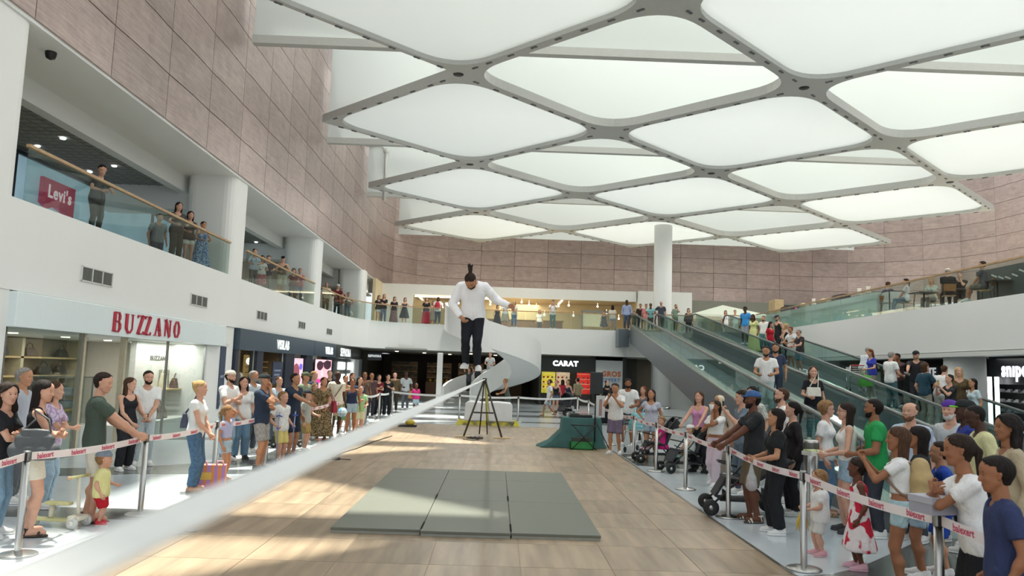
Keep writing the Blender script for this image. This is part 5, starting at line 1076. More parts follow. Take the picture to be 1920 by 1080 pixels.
pp(683, 27.8, 1.76, 'woman in brown top near the grey perfume shop wall', fem=True, top=('tee', '#6b5546'), bot=('trousers', '#3d3a3a'), hair=('bun', 'brown'), face=150, skin=3)
pp(674, 25.2, 1.62, 'woman in dark blue t-shirt just behind the pale green boy', fem=True, top=('tee', '#33405a'), bot=('denim', '#44566d'), hair=('long', 'dark', -.4), face=140)
pp(710, 31.0, 1.66, 'woman in dark red top and black trousers left of the mall entrance', fem=True, top=('tee', '#6b1f28'), bot=('wide', '#232527'), hair=('bob', 'black'), arms=('fold', 'chest'), face=150)
pp(727, 31.2, 1.68, 'woman all in black with hand raised left of the mall entrance', fem=True, top=('tee', '#222427'), bot=('wide', '#26282b'), hair=('bob', 'black'), arms=('chest', 'down'), face=160)
pp(740, 34.5, 1.74, 'man in brown jacket in the dim mall entrance', top=('hoodie', '#5a4c36'), bot=('trousers', '#33312c'), hair=('short', 'dark'), face=170)
pp(696, 30.0, 1.72, 'man in dark grey t-shirt among the standing women at the rear left', top=('tee', '#4a3a3c'), bot=('trousers', '#2a2a2e'), hair=('short', 'black'), face=150, skin=3)
pp(761, 36.6, 1.78, 'man in pale grey shirt holding a brown paper bag at the rear left', key='L32', top=('shirt', '#b4bbbd'), bot=('trousers', '#565b60'), hair=('buzz', 'black'), skin=5, arms=('bag', 'bent'), face=165)
pp(781, 34.6, 1.30, 'child in bright pink top and pale blue shorts at the rear barrier', fem=True, top=('tee', '#d3357f'), bot=('shorts', '#a8c0cc'), hair=('bun', 'dark'), skin=4, face=165)
# --- rear middle
pp(953, 33.0, 1.66, 'woman in long dark green dress leaning at the rear tape beside the white block', fem=True, top=('dress', '#4a524c', None, 'plain', .88), bot=None, hair=('bun', 'light'), arms=('rail', 'rail'), face=262, lean=.18, skin=2)
pp(1031, 35.2, 1.72, 'man in white t-shirt and pale shorts walking before the jeweller', top=('tee', WT), bot=('shorts', '#c3ccd2'), hair=('short', 'dark'), beard='dark', legs='walk', face=262, skin=2, shoes=('sandal', '#8a7a60', '#6d614e'))
pp(1043, 37.0, 1.62, 'woman in black top beside the rear stroller', fem=True, top=('tank', '#2a2a2e'), bot=('denim', '#5c6675'), hair=('bun', 'brown'), face=200)
pp(1066, 37.2, 1.66, 'woman in sleeveless navy dress walking behind the rear stroller', fem=True, top=('dress', '#2c3348', None, 'plain', .5), bot=None, hair=('bob', 'brown'), legs='step', face=235)
pp(1083, 40.5, 1.72, 'man in beige shirt before the red jewellery showcase', top=('shirt', '#8a8266'), bot=('trousers', '#3c3a36'), hair=('short', 'black'), face=330)
pp(1055, 41.5, 1.62, 'woman in red blouse before the pale jewellery showcase', fem=True, top=('tee', '#a3283a'), bot=('trousers', '#302c30'), hair=('long', 'dark', -.4), face=20)
pp(1138, 30.5, 1.74, 'woman in long black robe beside the promotional panel', fem=True, top=('dress_tee', '#1f2123', None, 'plain', .95), bot=None, hair=('hijab', '#1f2123'), face=170)
pp(1151, 32.0, 1.60, 'woman in olive top seen between black robe and bearded man', fem=True, top=('tee', '#5e5a45'), bot=('trousers', '#38342f'), hair=('bob', 'black'), face=190, skin=4)
SPK = [(-1.55, 43.6, .17, .55, 'boy with both arms raised on the lowest stair steps', ('up', 'up'), 1.35, '#4c4f52', 'short'), (-1.1, 44.0, .26, .8, 'woman in dark top on the lower spiral stair', ('down', 'rail'), 1.62, '#3d4043', 'bob'), (-.1, 44.3, .34, 1.5, 'man in white shirt and pale trousers descending the spiral stair', ('bent', 'rail'), 1.75, '#cdd0cf', 'short')]
for u, lab, ar, H, c, hk in ((.13, SPK[0][4], SPK[0][5], 1.35, '#4c4f52', 'short'), (.18, SPK[1][4], SPK[1][5], 1.62, '#3d4043', 'bob'), (.24, SPK[2][4], SPK[2][5], 1.75, '#cdd0cf', 'short')):
    q = hp(u, 1.85); stepz = L2*(math.floor(u*26)+1)/26
    person((HX+q.x, HY+q.y, stepz), 190, H, lab, near=0, fem=hk == 'bob', top=('tee', c), bot=('trousers', '#b9bbb8' if u > .2 else '#33363a'), hair=(hk, 'black'), arms=ar, legs='close')
# --- right of the floor
pp(1155, 19.2, 1.74, 'man in white t-shirt and mauve shorts filming with his phone beside the loudspeaker', key='R1', top=('tee', WT), bot=('shorts', '#75697f', None, 'plain', .9), hair=('short', 'dark'), arms=('phone', 'phone'), face=205, head=(0, 12), skin=2)
pp(1178, 21.6, 1.84, 'bearded man in white t-shirt with orange print behind the phone filmer', key='R2', top=('tee', WT), bot=('shorts', '#3a3d42'), hair=('curly', 'black'), beard='black', arms=('bent', 'bent'), face=195, skin=3, build=1.12)
pp(1207, 22.6, 1.64, 'red haired woman in grey top behind the lilac top woman', fem=True, top=('tee', '#6d6468'), bot=('trousers', '#44464a'), hair=('long', 'red', -.4), face=215)
pp(1222, 18.2, 1.64, 'woman in pale lilac top and denim shorts with hand on hip', key='R4', fem=True, top=('cap_sleeve', '#b9bccb'), bot=('denim', LJ), hair=('long', 'dark', -1.1), arms=('down', 'hip'), face=205, skin=2, shoes=BE)
pp(1312, 16.2, 1.66, 'woman in pink tank top pushing a black hooded stroller', key='R6', fem=True, top=('tank', '#c58bb4'), bot=('trousers', '#2a2c30'), hair=('long', 'brown', -.4), arms=('push', 'push'), face=222, shoes=BS)
pp(1350, 15.6, 1.62, 'woman in cream headscarf behind the girl eating', fem=True, top=('long', '#b9a796'), bot=('wide', '#8c8278'), hair=('hijab', '#d8cbb0'), face=230, skin=2)
pp(1343, 14.2, 1.54, 'girl in white top and pale pink trousers eating beside the strollers', key='R7', fem=True, top=('crop', WT), bot=('wide', '#cdbcc6', None, 'plain', .97), hair=('pony', 'dark'), arms=('chin', 'chest'), face=235, skin=3, shoes=WS, legs='step')
pp(1393, 13.3, 1.74, 'man in slate blue t-shirt holding up a phone', key='R9', top=('tee', '#6b7885'), bot=('trousers', '#54606c'), hair=('curly', 'dark'), arms=('phone1', 'down'), face=262, head=(8, 0))
pp(1412, 14.6, 1.80, 'dark haired man in pale print shirt behind the phone holder', top=('shirt', '#c9c6bd', '#a3a49c', 'small'), bot=('trousers', '#5a5650'), hair=('curly', 'black'), face=240)
pp(1414, 10.8, 1.78, 'bearded man in black t-shirt and blue cap with hands on a stroller', key='R11', top=('tee', '#2d2f31'), bot=('shorts', '#6a5f4c', None, 'plain', 1.02), hair=('buzz', 'black'), beard='black', cap=('#3f5f8e', 'front'), arms=('push', 'push'), face=275, skin=4, shoes=('sandal', '#d2cdc2', '#4b4844'), head=(0, -6), build=1.08)
pp(1467, 12.6, 1.82, 'tall bearded man in white t-shirt behind the black hood', top=('tee', WT), bot=('trousers', '#6c6a66'), hair=('short', 'brown'), beard='brown', face=275, head=(0, -8))
pp(1488, 11.4, 1.64, 'woman in black blouse with dark hair tied back', fem=True, top=('long', '#2b2729'), bot=('wide', '#26262a'), hair=('pony', 'black', -.3), face=280, skin=1, arms=('down', 'bent'), shoes=WS)
pp(1456, 10.0, 1.58, 'woman in black t-shirt and trousers holding clear bags of sweets', key='R14', fem=True, top=('tee', '#242628'), bot=('wide', '#232528', None, 'plain', .95), hair=('bob', 'black'), arms=('bent', 'bent'), face=278, skin=2, shoes=WS, build=1.1, head=(0, -8))
pp(1546, 11.5, 1.66, 'older woman with short curly hair, glasses, white t-shirt and blue jeans', fem=True, top=('tee', WT), bot=('jeans', '#627f9d'), hair=('curly', 'light'), glasses='clear', arms=('down', 'down'), face=125, head=(-25, 0), shoes=BE)
pp(1588, 10.2, 1.68, 'woman with long hair, glasses and tattooed arm holding a snack box', key='R16', fem=True, top=('tank', '#dedcd8'), bot=('denim', LJ), hair=('long', 'dark', -.9), glasses='clear', arms=('bent', 'bent'), face=285, shoes=BS)
pp(1640, 10.0, 1.74, 'bearded man in bright green polo shirt', top=('polo', '#2f9a55'), bot=('trousers', '#3c4048'), hair=('short', 'black'), beard='black', arms=('bent', 'bent'), face=285, skin=3, build=1.1)
pp(1707, 9.8, 1.72, 'balding man in white shirt with fine blue stripes', top=('shirt', '#c9d2dd', '#a9b9cf', 'vstripe'), bot=('trousers', '#4b5058'), hair=('thin', 'brown'), beard='#6b4c38', face=235, skin=1, build=1.08)
pp(1535, 8.85, .95, 'toddler with fair hair in white top holding yellow feathers', key='R19', fem=True, top=('tee', WT), bot=('shorts', '#d5d4cf'), hair=('bob', 'light'), arms=('bent', 'bent'), face=275, shoes=('sneaker', '#cf9aa0', '#d8b2b4'))
pp(1607, 8.25, 1.16, 'little girl in white dress with big red flowers and pink clogs', fem=True, top=('dress', '#e6dcdc', '#c5283f', 'floral', .62), bot=None, hair=('bun', 'dark'), arms=('down', 'down'), face=285, skin=4, shoes=('sneaker', '#d9a9b6', '#d9a9b6'))
pp(1685, 7.35, 1.54, 'girl in white t-shirt and denim shorts photographing with a tan backpack on', key='R21', fem=True, top=('crop', WT), bot=('denim', '#a9c3c9', None, 'plain', .42), hair=('long', 'brown', -.7), arms=('phone', 'phone'), face=300, skin=3, shoes=WS)
pp(1722, 7.95, 1.52, 'girl in black hoodie and denim shorts behind the tan backpack', fem=True, top=('hoodie', '#26282a'), bot=('denim', LJ, None, 'plain', .7), hair=('long', 'black', -.9), face=300, skin=3)
pp(1826, 5.65, 1.60, 'girl in white t-shirt and black shorts leaning on the grey box', key='R23', fem=True, top=('tee', WT), bot=('shorts', '#232426'), hair=('pony', 'dark'), arms=((.10, .27, 1.16, (-.9, .3, -.6)), (-.12, .30, 1.18, (.9, .3, -.6))), face=288, skin=3, lean=.14, head=(0, 0))
pp(1872, 5.0, 1.50, 'boy in navy t-shirt and pale jeans at the right edge', top=('tee', '#333c5e'), bot=('jeans', '#86a4b8'), hair=('short', 'black'), arms=('down', 'down'), face=290, skin=3, head=(0, 4))
pp(1838, 6.6, 1.14, 'small boy in yellow t-shirt between the girl and the navy t-shirt boy', top=('tee', '#c9c66a'), bot=('shorts', '#3d4a7a'), hair=('curly', 'black'), face=285, skin=4)
pp(1890, 7.0, 1.70, 'woman with big curly black hair in beige top at the right edge', fem=True, top=('long', '#b3a48a'), bot=('wide', '#3a3a3c'), hair=('longcurly', 'black'), face=285, skin=3)
pp(1838, 8.5, 1.74, 'man with shaved head in pale yellow shirt and a shoulder strap', top=('shirt', '#d3cf9e'), bot=('trousers', '#4a4a48'), hair=('buzz', 'black'), face=285, skin=5, head=(0, 16))
pp(1812, 9.0, 1.78, 'man in blue jersey wearing a black and green cap', top=('jersey', '#2f3c8a'), bot=('trousers', '#2b2d33'), hair=('buzz', 'black'), cap=('#25292b', 'front', '#7bd03c'), face=290, skin=5)
pp(1783, 9.7, 1.76, 'white bearded man in purple cap and grey t-shirt', top=('tee', '#bfc2c4'), bot=('trousers', '#55585c'), hair=('short', 'white'), beard='white', cap=('#5a3a94', 'back'), face=250, skin=1)
pp(1762, 8.1, 1.36, 'boy in blue football shirt behind the grey box', top=('jersey', '#2c4aa3'), bot=('shorts', '#2c4aa3'), hair=('short', 'dark'), face=290, skin=2)
# --- riders on the moving ramps
def rider(hx, hy, lane, label, off=0., H=None, **k):
    X = 7.4 if lane == 1 else 12.2
    for _ in range(8):
        q = atX(hx, hy, X); X = (x1f(q.y)+.87 if lane == 1 else 12.2)+off
    z = (b1 if lane == 1 else b2)(q.y); Hh = min(1.9, max(1.3, q.z-z)) if H is None else H
    return pp(hx, q.y, Hh, label, X=X, z=z, **k)
rider(1437, 648, 1, 'man in white t-shirt and pale jeans riding down the nearer moving walkway', top=('tee', WT), bot=('jeans', '#b4c8c6'), hair=('short', 'dark'), face=205, arms=('bent', 'bent'), off=-.25, beard='dark', skin=2)
rider(1454, 643, 1, 'man in navy t-shirt just behind the white t-shirt on the nearer walkway', top=('tee', '#3b4258'), bot=('trousers', '#3a3f4c'), hair=('short', 'dark'), face=200, off=.3, beard='dark', skin=2)
rider(1524, 686, 1, 'woman in black t-shirt with pale crossbody bag at the foot of the nearer walkway', key='T3', fem=True, top=('tee', '#222326'), bot=('trousers', '#3a3c40'), hair=('bob', 'brown'), face=185, arms=('down', 'bent'))
for hx, hy, off, lab, k in (
 (1398, 575, .2, 'man in bright blue shirt near the top of the farther walkway', dict(top=('tee', '#3f8fd0'), bot=('shorts', '#8d939b'), hair=('curly', 'black'), skin=5, face=230)),
 (1413, 589, -.3, 'woman in long pale yellow dress on the farther walkway', dict(fem=True, top=('dress_tee', '#cfd291', None, 'plain', .95), bot=None, hair=('long', 'dark', -.5), skin=4, face=235)),
 (1432, 592, .35, 'man in white shirt behind the red t-shirt on the farther walkway', dict(top=('tee', WT), bot=('trousers', '#4e7f80'), hair=('short', 'brown'), beard='brown', face=215)),
 (1444, 603, -.2, 'woman in red t-shirt with long dark hair on the farther walkway', dict(fem=True, top=('tee', '#b01f30'), bot=('jeans', DJ), hair=('longcurly', 'dark'), face=150)),
 (1459, 591, .45, 'man in black vest and black cap on the farther walkway', dict(top=('tank', '#2b2a2c'), bot=('trousers', '#2c2c30'), hair=('short', 'brown'), cap=('#2a2c2e', 'front'), beard='brown', face=250)),
 (1472, 606, .1, 'blond person with bare shoulders and black bag on the farther walkway', dict(fem=True, top=('strap', '#29292c'), bot=('trousers', '#26272b'), hair=('long', 'blond', -.3), face=120)),
 (1484, 612, -.35, 'boy in white print t-shirt leaning on the walkway handrail', dict(top=('tee', WT, '#c4c7c9', 'small'), bot=('shorts', '#b3b8b2'), hair=('short', 'red'), face=250, arms=('rail', 'rail'), skin=2)),
 (1500, 617, -.45, 'grey haired man with glasses in dark t-shirt leaning on the walkway handrail', dict(top=('tee', '#3c3638'), bot=('shorts', '#6f8a98'), hair=('short', 'grey'), glasses='sun', arms=('rail', 'rail'), face=262)),
 (1618, 648, .5, 'grey haired person in pale shirt bending over a trolley on the walkway', dict(top=('shirt', '#c3cad0'), bot=('trousers', '#9a958c'), hair=('short', 'grey'), lean=.4, face=60, arms=('push', 'push'))),
 (1634, 654, .1, 'woman in blue top with green bag on the farther walkway', dict(key='T12', fem=True, top=('tee', '#3b45ab'), bot=('trousers', '#a49d92'), hair=('long', 'red', -.2), face=265, arms=('bent', 'down'))),
 (1669, 659, -.2, 'man in white polo and teal trousers on the farther walkway', dict(top=('polo', WT), bot=('trousers', '#55757c'), hair=('short', 'grey'), face=75, arms=('bent', 'bent'))),
 (1684, 662, .4, 'man in dark brown shirt beside the white polo on the walkway', dict(top=('tee', '#4d3b3c'), bot=('trousers', '#26282c'), hair=('short', 'black'), face=250, arms=('chin', 'bent'), skin=3)),
 (1718, 657, .5, 'laughing bearded man in black t-shirt and cap on the walkway', dict(top=('tee', '#2f2c30'), bot=('trousers', '#33353a'), hair=('short', 'dark'), cap=('#292c30', 'front'), beard='light', face=215, arms=('bent', 'reach'))),
 (1733, 679, -.2, 'boy in dark teal football shirt with brown bag on the walkway', dict(top=('jersey', '#33505f', '#2b4452', 'stripe'), bot=('trousers', '#a8a396'), hair=('bob', 'brown'), face=80, arms=('down', 'rail'))),
 (1762, 682, .2, 'man in white t-shirt bending forward on the walkway', dict(top=('tee', WT), bot=('trousers', '#c9c9c5'), hair=('short', 'brown'), lean=.3, face=60, arms=('bent', 'bent'))),
 (1781, 701, -.35, 'dark haired woman in black top holding a gold phone up high', dict(key='T17', fem=True, top=('tee', '#2a2d2e'), bot=('trousers', '#26282a'), hair=('bun', 'dark'), face=262, arms=('phone', 'phone'))),
 (1797, 688, .1, 'blond woman in olive t-shirt on the lower farther walkway', dict(fem=True, top=('tee', '#5f4f38'), bot=('jeans', DJ), hair=('long', 'blond', -.8), face=200)),
 (1825, 709, .2, 'girl with very long black hair and pale top at the walkway foot', dict(fem=True, top=('tee', '#c3d3d8'), bot=('jeans', LJ), hair=('long', 'black', -1.1), face=270, skin=2))):
    rider(hx, hy, 2, lab, off, **k)
# --- upper floor by the ramp tops
for px, Y, H, lab, k in (
 (1173, 45.4, 1.80, 'man in long pale blue shirt at the top of the nearer ramp', dict(top=('long', '#9aa6c6'), bot=('trousers', '#4b5566'), hair=('buzz', 'black'), skin=5, face=200)),
 (1187, 47.2, 1.30, 'child in camouflage shirt by the upper ramp end', dict(top=('tee', '#77785a', '#55573f', 'small'), bot=('trousers', '#4a4a3e'), hair=('short', 'brown'), face=190)),
 (1199, 47.6, 1.80, 'man in black shirt behind the camouflage child', dict(top=('shirt', '#33302f'), bot=('trousers', '#33302f'), hair=('short', 'dark'), face=200, skin=2)),
 (1210, 46.9, 1.74, 'person in coral print shirt and beige trousers at the ramp top', dict(top=('shirt', '#d06a72', '#e2a1a0', 'small'), bot=('trousers', '#c0ab92'), hair=('short', 'dark'), face=200, skin=2)),
 (1218, 45.6, 1.66, 'person in aqua t-shirt leaning over the ramp top', dict(top=('tee', '#93c9c9'), bot=('trousers', '#4b524c'), hair=('short', 'black'), face=190, skin=4, lean=.2, arms=('rail', 'rail'))),
 (1238, 45.3, 1.76, 'man in dark grey t-shirt with hand on hip beside the round column', dict(top=('tee', '#454a55'), bot=('trousers', '#5b5f66'), hair=('buzz', 'brown'), face=195, arms=('down', 'hip'), build=1.1)),
 (1265, 45.2, 1.62, 'bearded man in sage shirt walking behind the ramp glass', dict(top=('shirt', '#8ea08e'), bot=('trousers', '#7b867b'), hair=('buzz', 'brown'), beard='dark', face=150, arms=('chin', 'down'))),
 (1290, 48.5, 1.70, 'woman in dark coat behind the glass guard at the ramp tops', dict(fem=True, top=('long', '#4b4143'), bot=('trousers', '#302c2e'), hair=('bob', 'dark'), face=200)),
 (1360, 50.0, 1.78, 'person in white blouse among the rear upper shop displays', dict(fem=True, top=('tee', WT), bot=('trousers', '#cfcac0'), hair=('bob', 'brown'), face=190)),
 (1378, 49.0, 1.74, 'person in white shirt behind the farther ramp top', dict(top=('shirt', WT), bot=('trousers', '#b7b3aa'), hair=('short', 'brown'), face=190)),
 (1146, 47.6, 1.66, 'woman in cream top and denim shorts on the upper floor left of the ramp', dict(fem=True, top=('tee', '#d5ccbc'), bot=('denim', '#7488a3', None, 'plain', .4), hair=('long', 'dark', -.3), face=10)),
 (1130, 47.7, 1.30, 'child in dark print dress beside the denim shorts woman', dict(fem=True, top=('dress', '#39393c', '#7a7672', 'small', .5), bot=None, hair=('bob', 'dark'), face=190)),
 (1033, 47.0, 1.78, 'man in white t-shirt and teal trousers filming at the rear upper railing', dict(top=('tee', WT), bot=('trousers', '#6b8580'), hair=('short', 'dark'), face=185, arms=('phone', 'phone'))),
 (943, 47.0, 1.66, 'woman in white top and pale skirt at the rear upper railing', dict(fem=True, top=('tee', WT), bot=('skirt', '#b9aa9a', None, 'plain', .55), hair=('bun', 'dark'), face=180, arms=('rail', 'rail'))),
 (960, 47.0, 1.64, 'woman in cream top and blue jeans at the rear upper railing', dict(fem=True, top=('tee', '#d9d2c6'), bot=('jeans', '#5f7ea3'), hair=('bob', 'blond'), face=180, arms=('fold', 'fold2'))),
 (928, 49.5, 1.6, 'person in black dress behind the pair at the rear upper railing', dict(fem=True, top=('dress', '#2b2a2c', None, 'plain', .6), bot=None, hair=('bob', 'black'), face=160)),
 (1008, 52.5, 1.6, 'person in white shirt sitting deep in the bright upper shop', dict(fem=True, top=('tee', WT), bot=('trousers', '#5a5a5a'), hair=('bob', 'black'), face=180)),
 (793, 46.9, 1.68, 'woman in black top and long red skirt at the rear upper railing', dict(fem=True, top=('tee', '#2d2b2d'), bot=('skirt', '#9c2036', None, 'plain', .9), hair=('bob', 'dark'), face=170)),
 (806, 47.2, 1.50, 'girl in cream dress between the red skirt and the red backpack', dict(fem=True, top=('dress', '#d2c4b6', None, 'plain', .6), bot=None, hair=('bob', 'brown'), face=170)),
 (815, 46.9, 1.74, 'person in white top seen from behind with red backpack at the railing', dict(key='U1', top=('tee', WT), bot=('jeans', '#46566d'), hair=('long', 'brown', -.2), face=5)),
 (702, 46.4, 1.66, 'woman in black top and white shorts at the curved upper railing', dict(fem=True, top=('tee', '#2a2c2d'), bot=('denim', '#d9d9d6', None, 'plain', .5), hair=('long', 'dark', -.3), face=150)),
 (712, 46.5, 1.76, 'woman in black t-shirt and jeans beside the white shorts upstairs', dict(fem=True, top=('tee', '#2c2a2c'), bot=('jeans', '#64748a'), hair=('long', 'light', -.3), face=160, arms=('fold', 'fold2'))),
 (732, 46.8, 1.64, 'woman in black top and long rose skirt at the curved upper railing', dict(fem=True, top=('tee', '#302b2e'), bot=('skirt', '#8d6f74', '#6f5559', 'small', .9), hair=('bob', 'black'), face=165)),
 (752, 46.9, 1.62, 'woman in dark grey dress at the curved upper railing', dict(fem=True, top=('dress', '#3c4148', None, 'plain', .55), bot=None, hair=('bob', 'black'), face=165, arms=('out', 'down')))):
    pp(px, Y, H, lab, z=L2, **k)
# --- left gallery
def balc(hx, hy, label, X=-8.85, H=None, **k):
    q = atX(hx, hy, X); Hh = min(1.82, max(1.2, q.z-L2)) if H is None else H
    k.setdefault('face', lookat(X, q.y)); k.setdefault('arms', ('rail', 'rail')); return pp(hx, q.y, Hh, label, X=X, z=L2, **k)
balc(187, 309, 'boy with black hair and glasses leaning alone on the oak handrail', top=('tee', '#2b2c30'), bot=('trousers', '#2b2c30'), hair=('short', 'black'), glasses='clear', head=(20, 20), lean=.1)
balc(335, 379, 'woman with dark hair in grey top at the railing left of the second pillar', fem=True, top=('tee', '#4d4a47'), bot=('wide', '#55524e'), hair=('long', 'dark', -.3))
balc(357, 396, 'woman in dark top and white shorts beside the second pillar upstairs', fem=True, top=('tee', '#4a4442'), bot=('denim', '#d7d5ce', None, 'plain', .5), hair=('long', 'dark', -.4))
balc(381, 415, 'woman in blue floral dress leaning on the railing by the second pillar', fem=True, top=('dress', '#4668a5', '#a9c4d8', 'small', .8), bot=None, hair=('bun', 'dark'), skin=2)
balc(297, 424, 'man in grey t-shirt seen through the glass of the left railing', X=-10.2, H=1.7, top=('tee', '#8f9598'), bot=('trousers', '#4f5a68'), hair=('short', 'dark'), arms=('down', 'down'))
for hx, hy, lab, k in (
 (478, 466, 'woman in pale blue shirt at the near end of the second upstairs bay', dict(fem=True, top=('shirt', '#a9bccb'), bot=('trousers', '#54585e'), hair=('bun', 'black'))),
 (492, 479, 'child in white top between blue shirt and red skirt upstairs', dict(fem=True, top=('tee', WT), bot=('skirt', '#b0384a', '#d9a0a6', 'small', .6), hair=('bob', 'dark'))),
 (504, 479, 'man in navy shirt beside the man with a camera upstairs', dict(top=('shirt', '#3b4258'), bot=('trousers', '#8d8a80'), hair=('short', 'black'))),
 (531, 480, 'man in black cap and olive vest at the second upstairs bay', dict(top=('tank', '#4b5140'), bot=('shorts', '#c2bda8'), hair=('short', 'dark'), cap=('#2d2f30', 'front'))),
 (551, 503, 'woman in dark red top in the middle of the second upstairs bay', dict(fem=True, top=('tee', '#5b3034'), bot=('trousers', '#4d5560'), hair=('bob', 'black'))),
 (563, 503, 'child in pink top beside the bright red dress upstairs', dict(fem=True, top=('tee', '#b8606c'), bot=('jeans', '#6f8296'), hair=('bun', 'dark'))),
 (574, 506, 'girl in bright red dress at the far end of the second upstairs bay', dict(fem=True, top=('dress_tee', '#b3262f', None, 'plain', .6), bot=None, hair=('long', 'black', -.3))),
 (613, 529, 'woman in beige top with black handbag at the third upstairs bay', dict(fem=True, top=('tee', '#cfc4b4'), bot=('trousers', '#5a524c'), hair=('bun', 'dark'))),
 (634, 531, 'person in white cap and dark red shirt at the third upstairs bay', dict(top=('tee', '#6b2d33'), bot=('trousers', '#30333a'), hair=('short', 'dark'), cap=('#e2e2e0', 'none'))),
 (640, 541, 'child in maroon top right below the white cap upstairs', dict(top=('tee', '#7c3036'), bot=('jeans', '#6d7f95'), hair=('short', 'dark'))),
 (654, 548, 'man with black hair in grey shirt in the third upstairs bay', dict(top=('tee', '#7d8186'), bot=('jeans', '#8796a6'), hair=('short', 'black'))),
 (661, 550, 'man in brown shirt with black hair in the third upstairs bay', dict(top=('tee', '#54443c'), bot=('trousers', '#a9b0b4'), hair=('short', 'black'), skin=3)),
 (673, 553, 'woman in black top and pink trousers at the fourth pillar upstairs', dict(fem=True, top=('tee', '#2b2a2c'), bot=('trousers', '#b06a72'), hair=('bob', 'dark')))):
    balc(hx, hy, lab, **k)
# ------------------------------------------------------------------ interlocking floor mats
MX = [-1.87, -.82, .235, 1.29]; MY = [9.29, 11.45, 13.57, 14.85]
MATTOP = mat('#676a5f', .55, var=.05, scale=60, bump=.5, pat='check', name='ribbed_rubber'); MATLOW = mat('#8f9086', .7, var=.05, name='foam_underlay')
for i in range(3):
    for j in range(3):
        x0, x1, y0, y1 = MX[i], MX[i+1], MY[j], MY[j+1]; dy = (0, -.06, -.04)[i] if j == 0 else 0
        t = thing('foam_mat', ('left', 'middle', 'right')[i]+' grey interlocking mat in the '+('row nearest the camera', 'central row', 'shorter row farthest from camera')[j], 'mat', ((x0+x1)/2, (y0+y1)/2, 0))
        w, d = (x1-x0)/2-.003, (y1-y0)/2-.003
        MB().box(-w, w, -d+dy, d, .034, .064).build('top_pad', MATTOP, t, bevel=.004); MB().box(-w+.006, w-.006, -d+dy+.008, d-.004, .001, .034).build('underlay', MATLOW, t)
        if j < 2:
            b = MB()
            for s in ((1,) if i == 0 else (-1, 1) if i == 1 else (-1,)):
                for q in range(9): b.box(s*w-.014, s*w+.014, -d+.05+q*.05, -d+.075+q*.05, .062, .0655)
            b.build('teeth', mat('#4b4e46', .6, name='dark_rubber'), t)['kind'] = 'stuff'
# ------------------------------------------------------------------ slackline, trestle, anchor
P1 = Vector((-.33, 22.72, 1.68)); P0 = atY(96, 1076, .42)
SLW = mat('#dfe0db', .6, var=.03, scale=40, name='webbing'); d = (P0-P1); side = Vector((1, 0, 0))
t = tag(MB().bar(P1, P1+d*1.2, .05, .004).build('slackline', SLW), 'white slackline webbing running from the trestle towards the camera', 'slackline')
def leg(a, b, r, m, par, name='leg'): return MB().tube([Vector(a), Vector(b)], r, 8).build(name, m, par)
t = thing('trestle', 'dark steel slackline trestle standing on wooden floor boards', 'trestle', (P1.x, P1.y, 0)); z1 = 1.66
TRS = mat('#47423c', .5, .4, var=.1, name='dark_steel')
for s, nm in ((-1, 'leg'), (1, 'leg')):
    leg((s*.02, 0, z1), (s*.55, .02, .03), .028, TRS, t); leg((s*.015, .03, z1), (s*.12, 1.0, .03), .02, TRS, t, 'rear_leg')
    MB().box(s*.55-.24, s*.55+.24, -.09, .13, .0, .035).build('foot_board', PALEWOOD, t)
MB().bar((-.29, .012, .72), (.29, .012, .72), .045, .045).build('crossbar', TRS, t); MB().box(-.06, .06, -.04, .06, z1-.06, z1+.06).build('head_block', TRS, t, bevel=.01)
BLKY = 28.0
t = tag(MB().bar(P1+Vector((0, .05, .02)), (-.2, BLKY-.05, .45), .05, .006).build('backup_strap', SLW), 'white backup strap from the trestle head down to the white block', 'strap')
MB().tube([(-.29, 22.8, 1.6), (-.25, 22.95, .9), (-.2, 23.0, .45)], .03, 6).build('rope_sling', mat('#b9b84a', .7, var=.1, name='yellow_sling'), label='yellow green rope sling hanging below the trestle head', cat='sling')
b = MB()
for q in range(6):
    a0 = q*1.1; b.tube([(.16*math.cos(a0+k*.6)+.03*q-.1, .2*math.sin(a0+k*.6), .015+.012*(k % 3)) for k in range(9)], .012, 5)
b.tube([(0, -.2, .01), (.1, -.5, .01), (-.1, -.7, .01), (-.35, -.4, .01)], .01, 5)
b.build('coiled_rope', mat('#4c4a44', .8, var=.2, name='dark_rope'), loc=(-.52, 22.4, 0), label='tangled dark rope lying under the trestle', cat='rope')['kind'] = 'thing'
t = thing('anchor_block', 'white wrapped anchor block on a yellow pallet base behind the trestle', 'anchor block', (-.24, 28.5, 0))
b = MB(); P = [(-.86, 0), (.86, 0), (.86, .58), (.8, .66), (.3, .69), (-.2, .66), (-.7, .69), (-.83, .62)]
b.add([(x, -.55, z+.14) for x, z in P]+[(x, .55, z+.14) for x, z in P], [tuple(range(8)), tuple(range(8, 16))[::-1]]+[((i+1) % 8, i, 8+i, 8+(i+1) % 8) for i in range(8)]); b.build('wrapping', mat('#dcdfe0', .5, var=.04, scale=4, bump=.4, name='white_sheet'), t, bevel=.03)
MB().box(-.95, .95, -.6, .6, 0, .14).build('pallet', mat('#c9b93e', .5, col2='#6b6548', scale=3, name='yellow_pallet'), t)
for s in (-1, 1): MB().add([(s*.9, -.62, 0), (s*1.15, -.62, 0), (s*1.0, -.62, .24), (s*.9, -.2, 0), (s*1.15, -.2, 0), (s*1.0, -.2, .24)], [(0, 1, 2), (5, 4, 3), (0, 3, 4, 1), (1, 4, 5, 2), (2, 5, 3, 0)]).build('corner_guard', mat('#d6cb4a', .5, name='yellow_guard'), t)
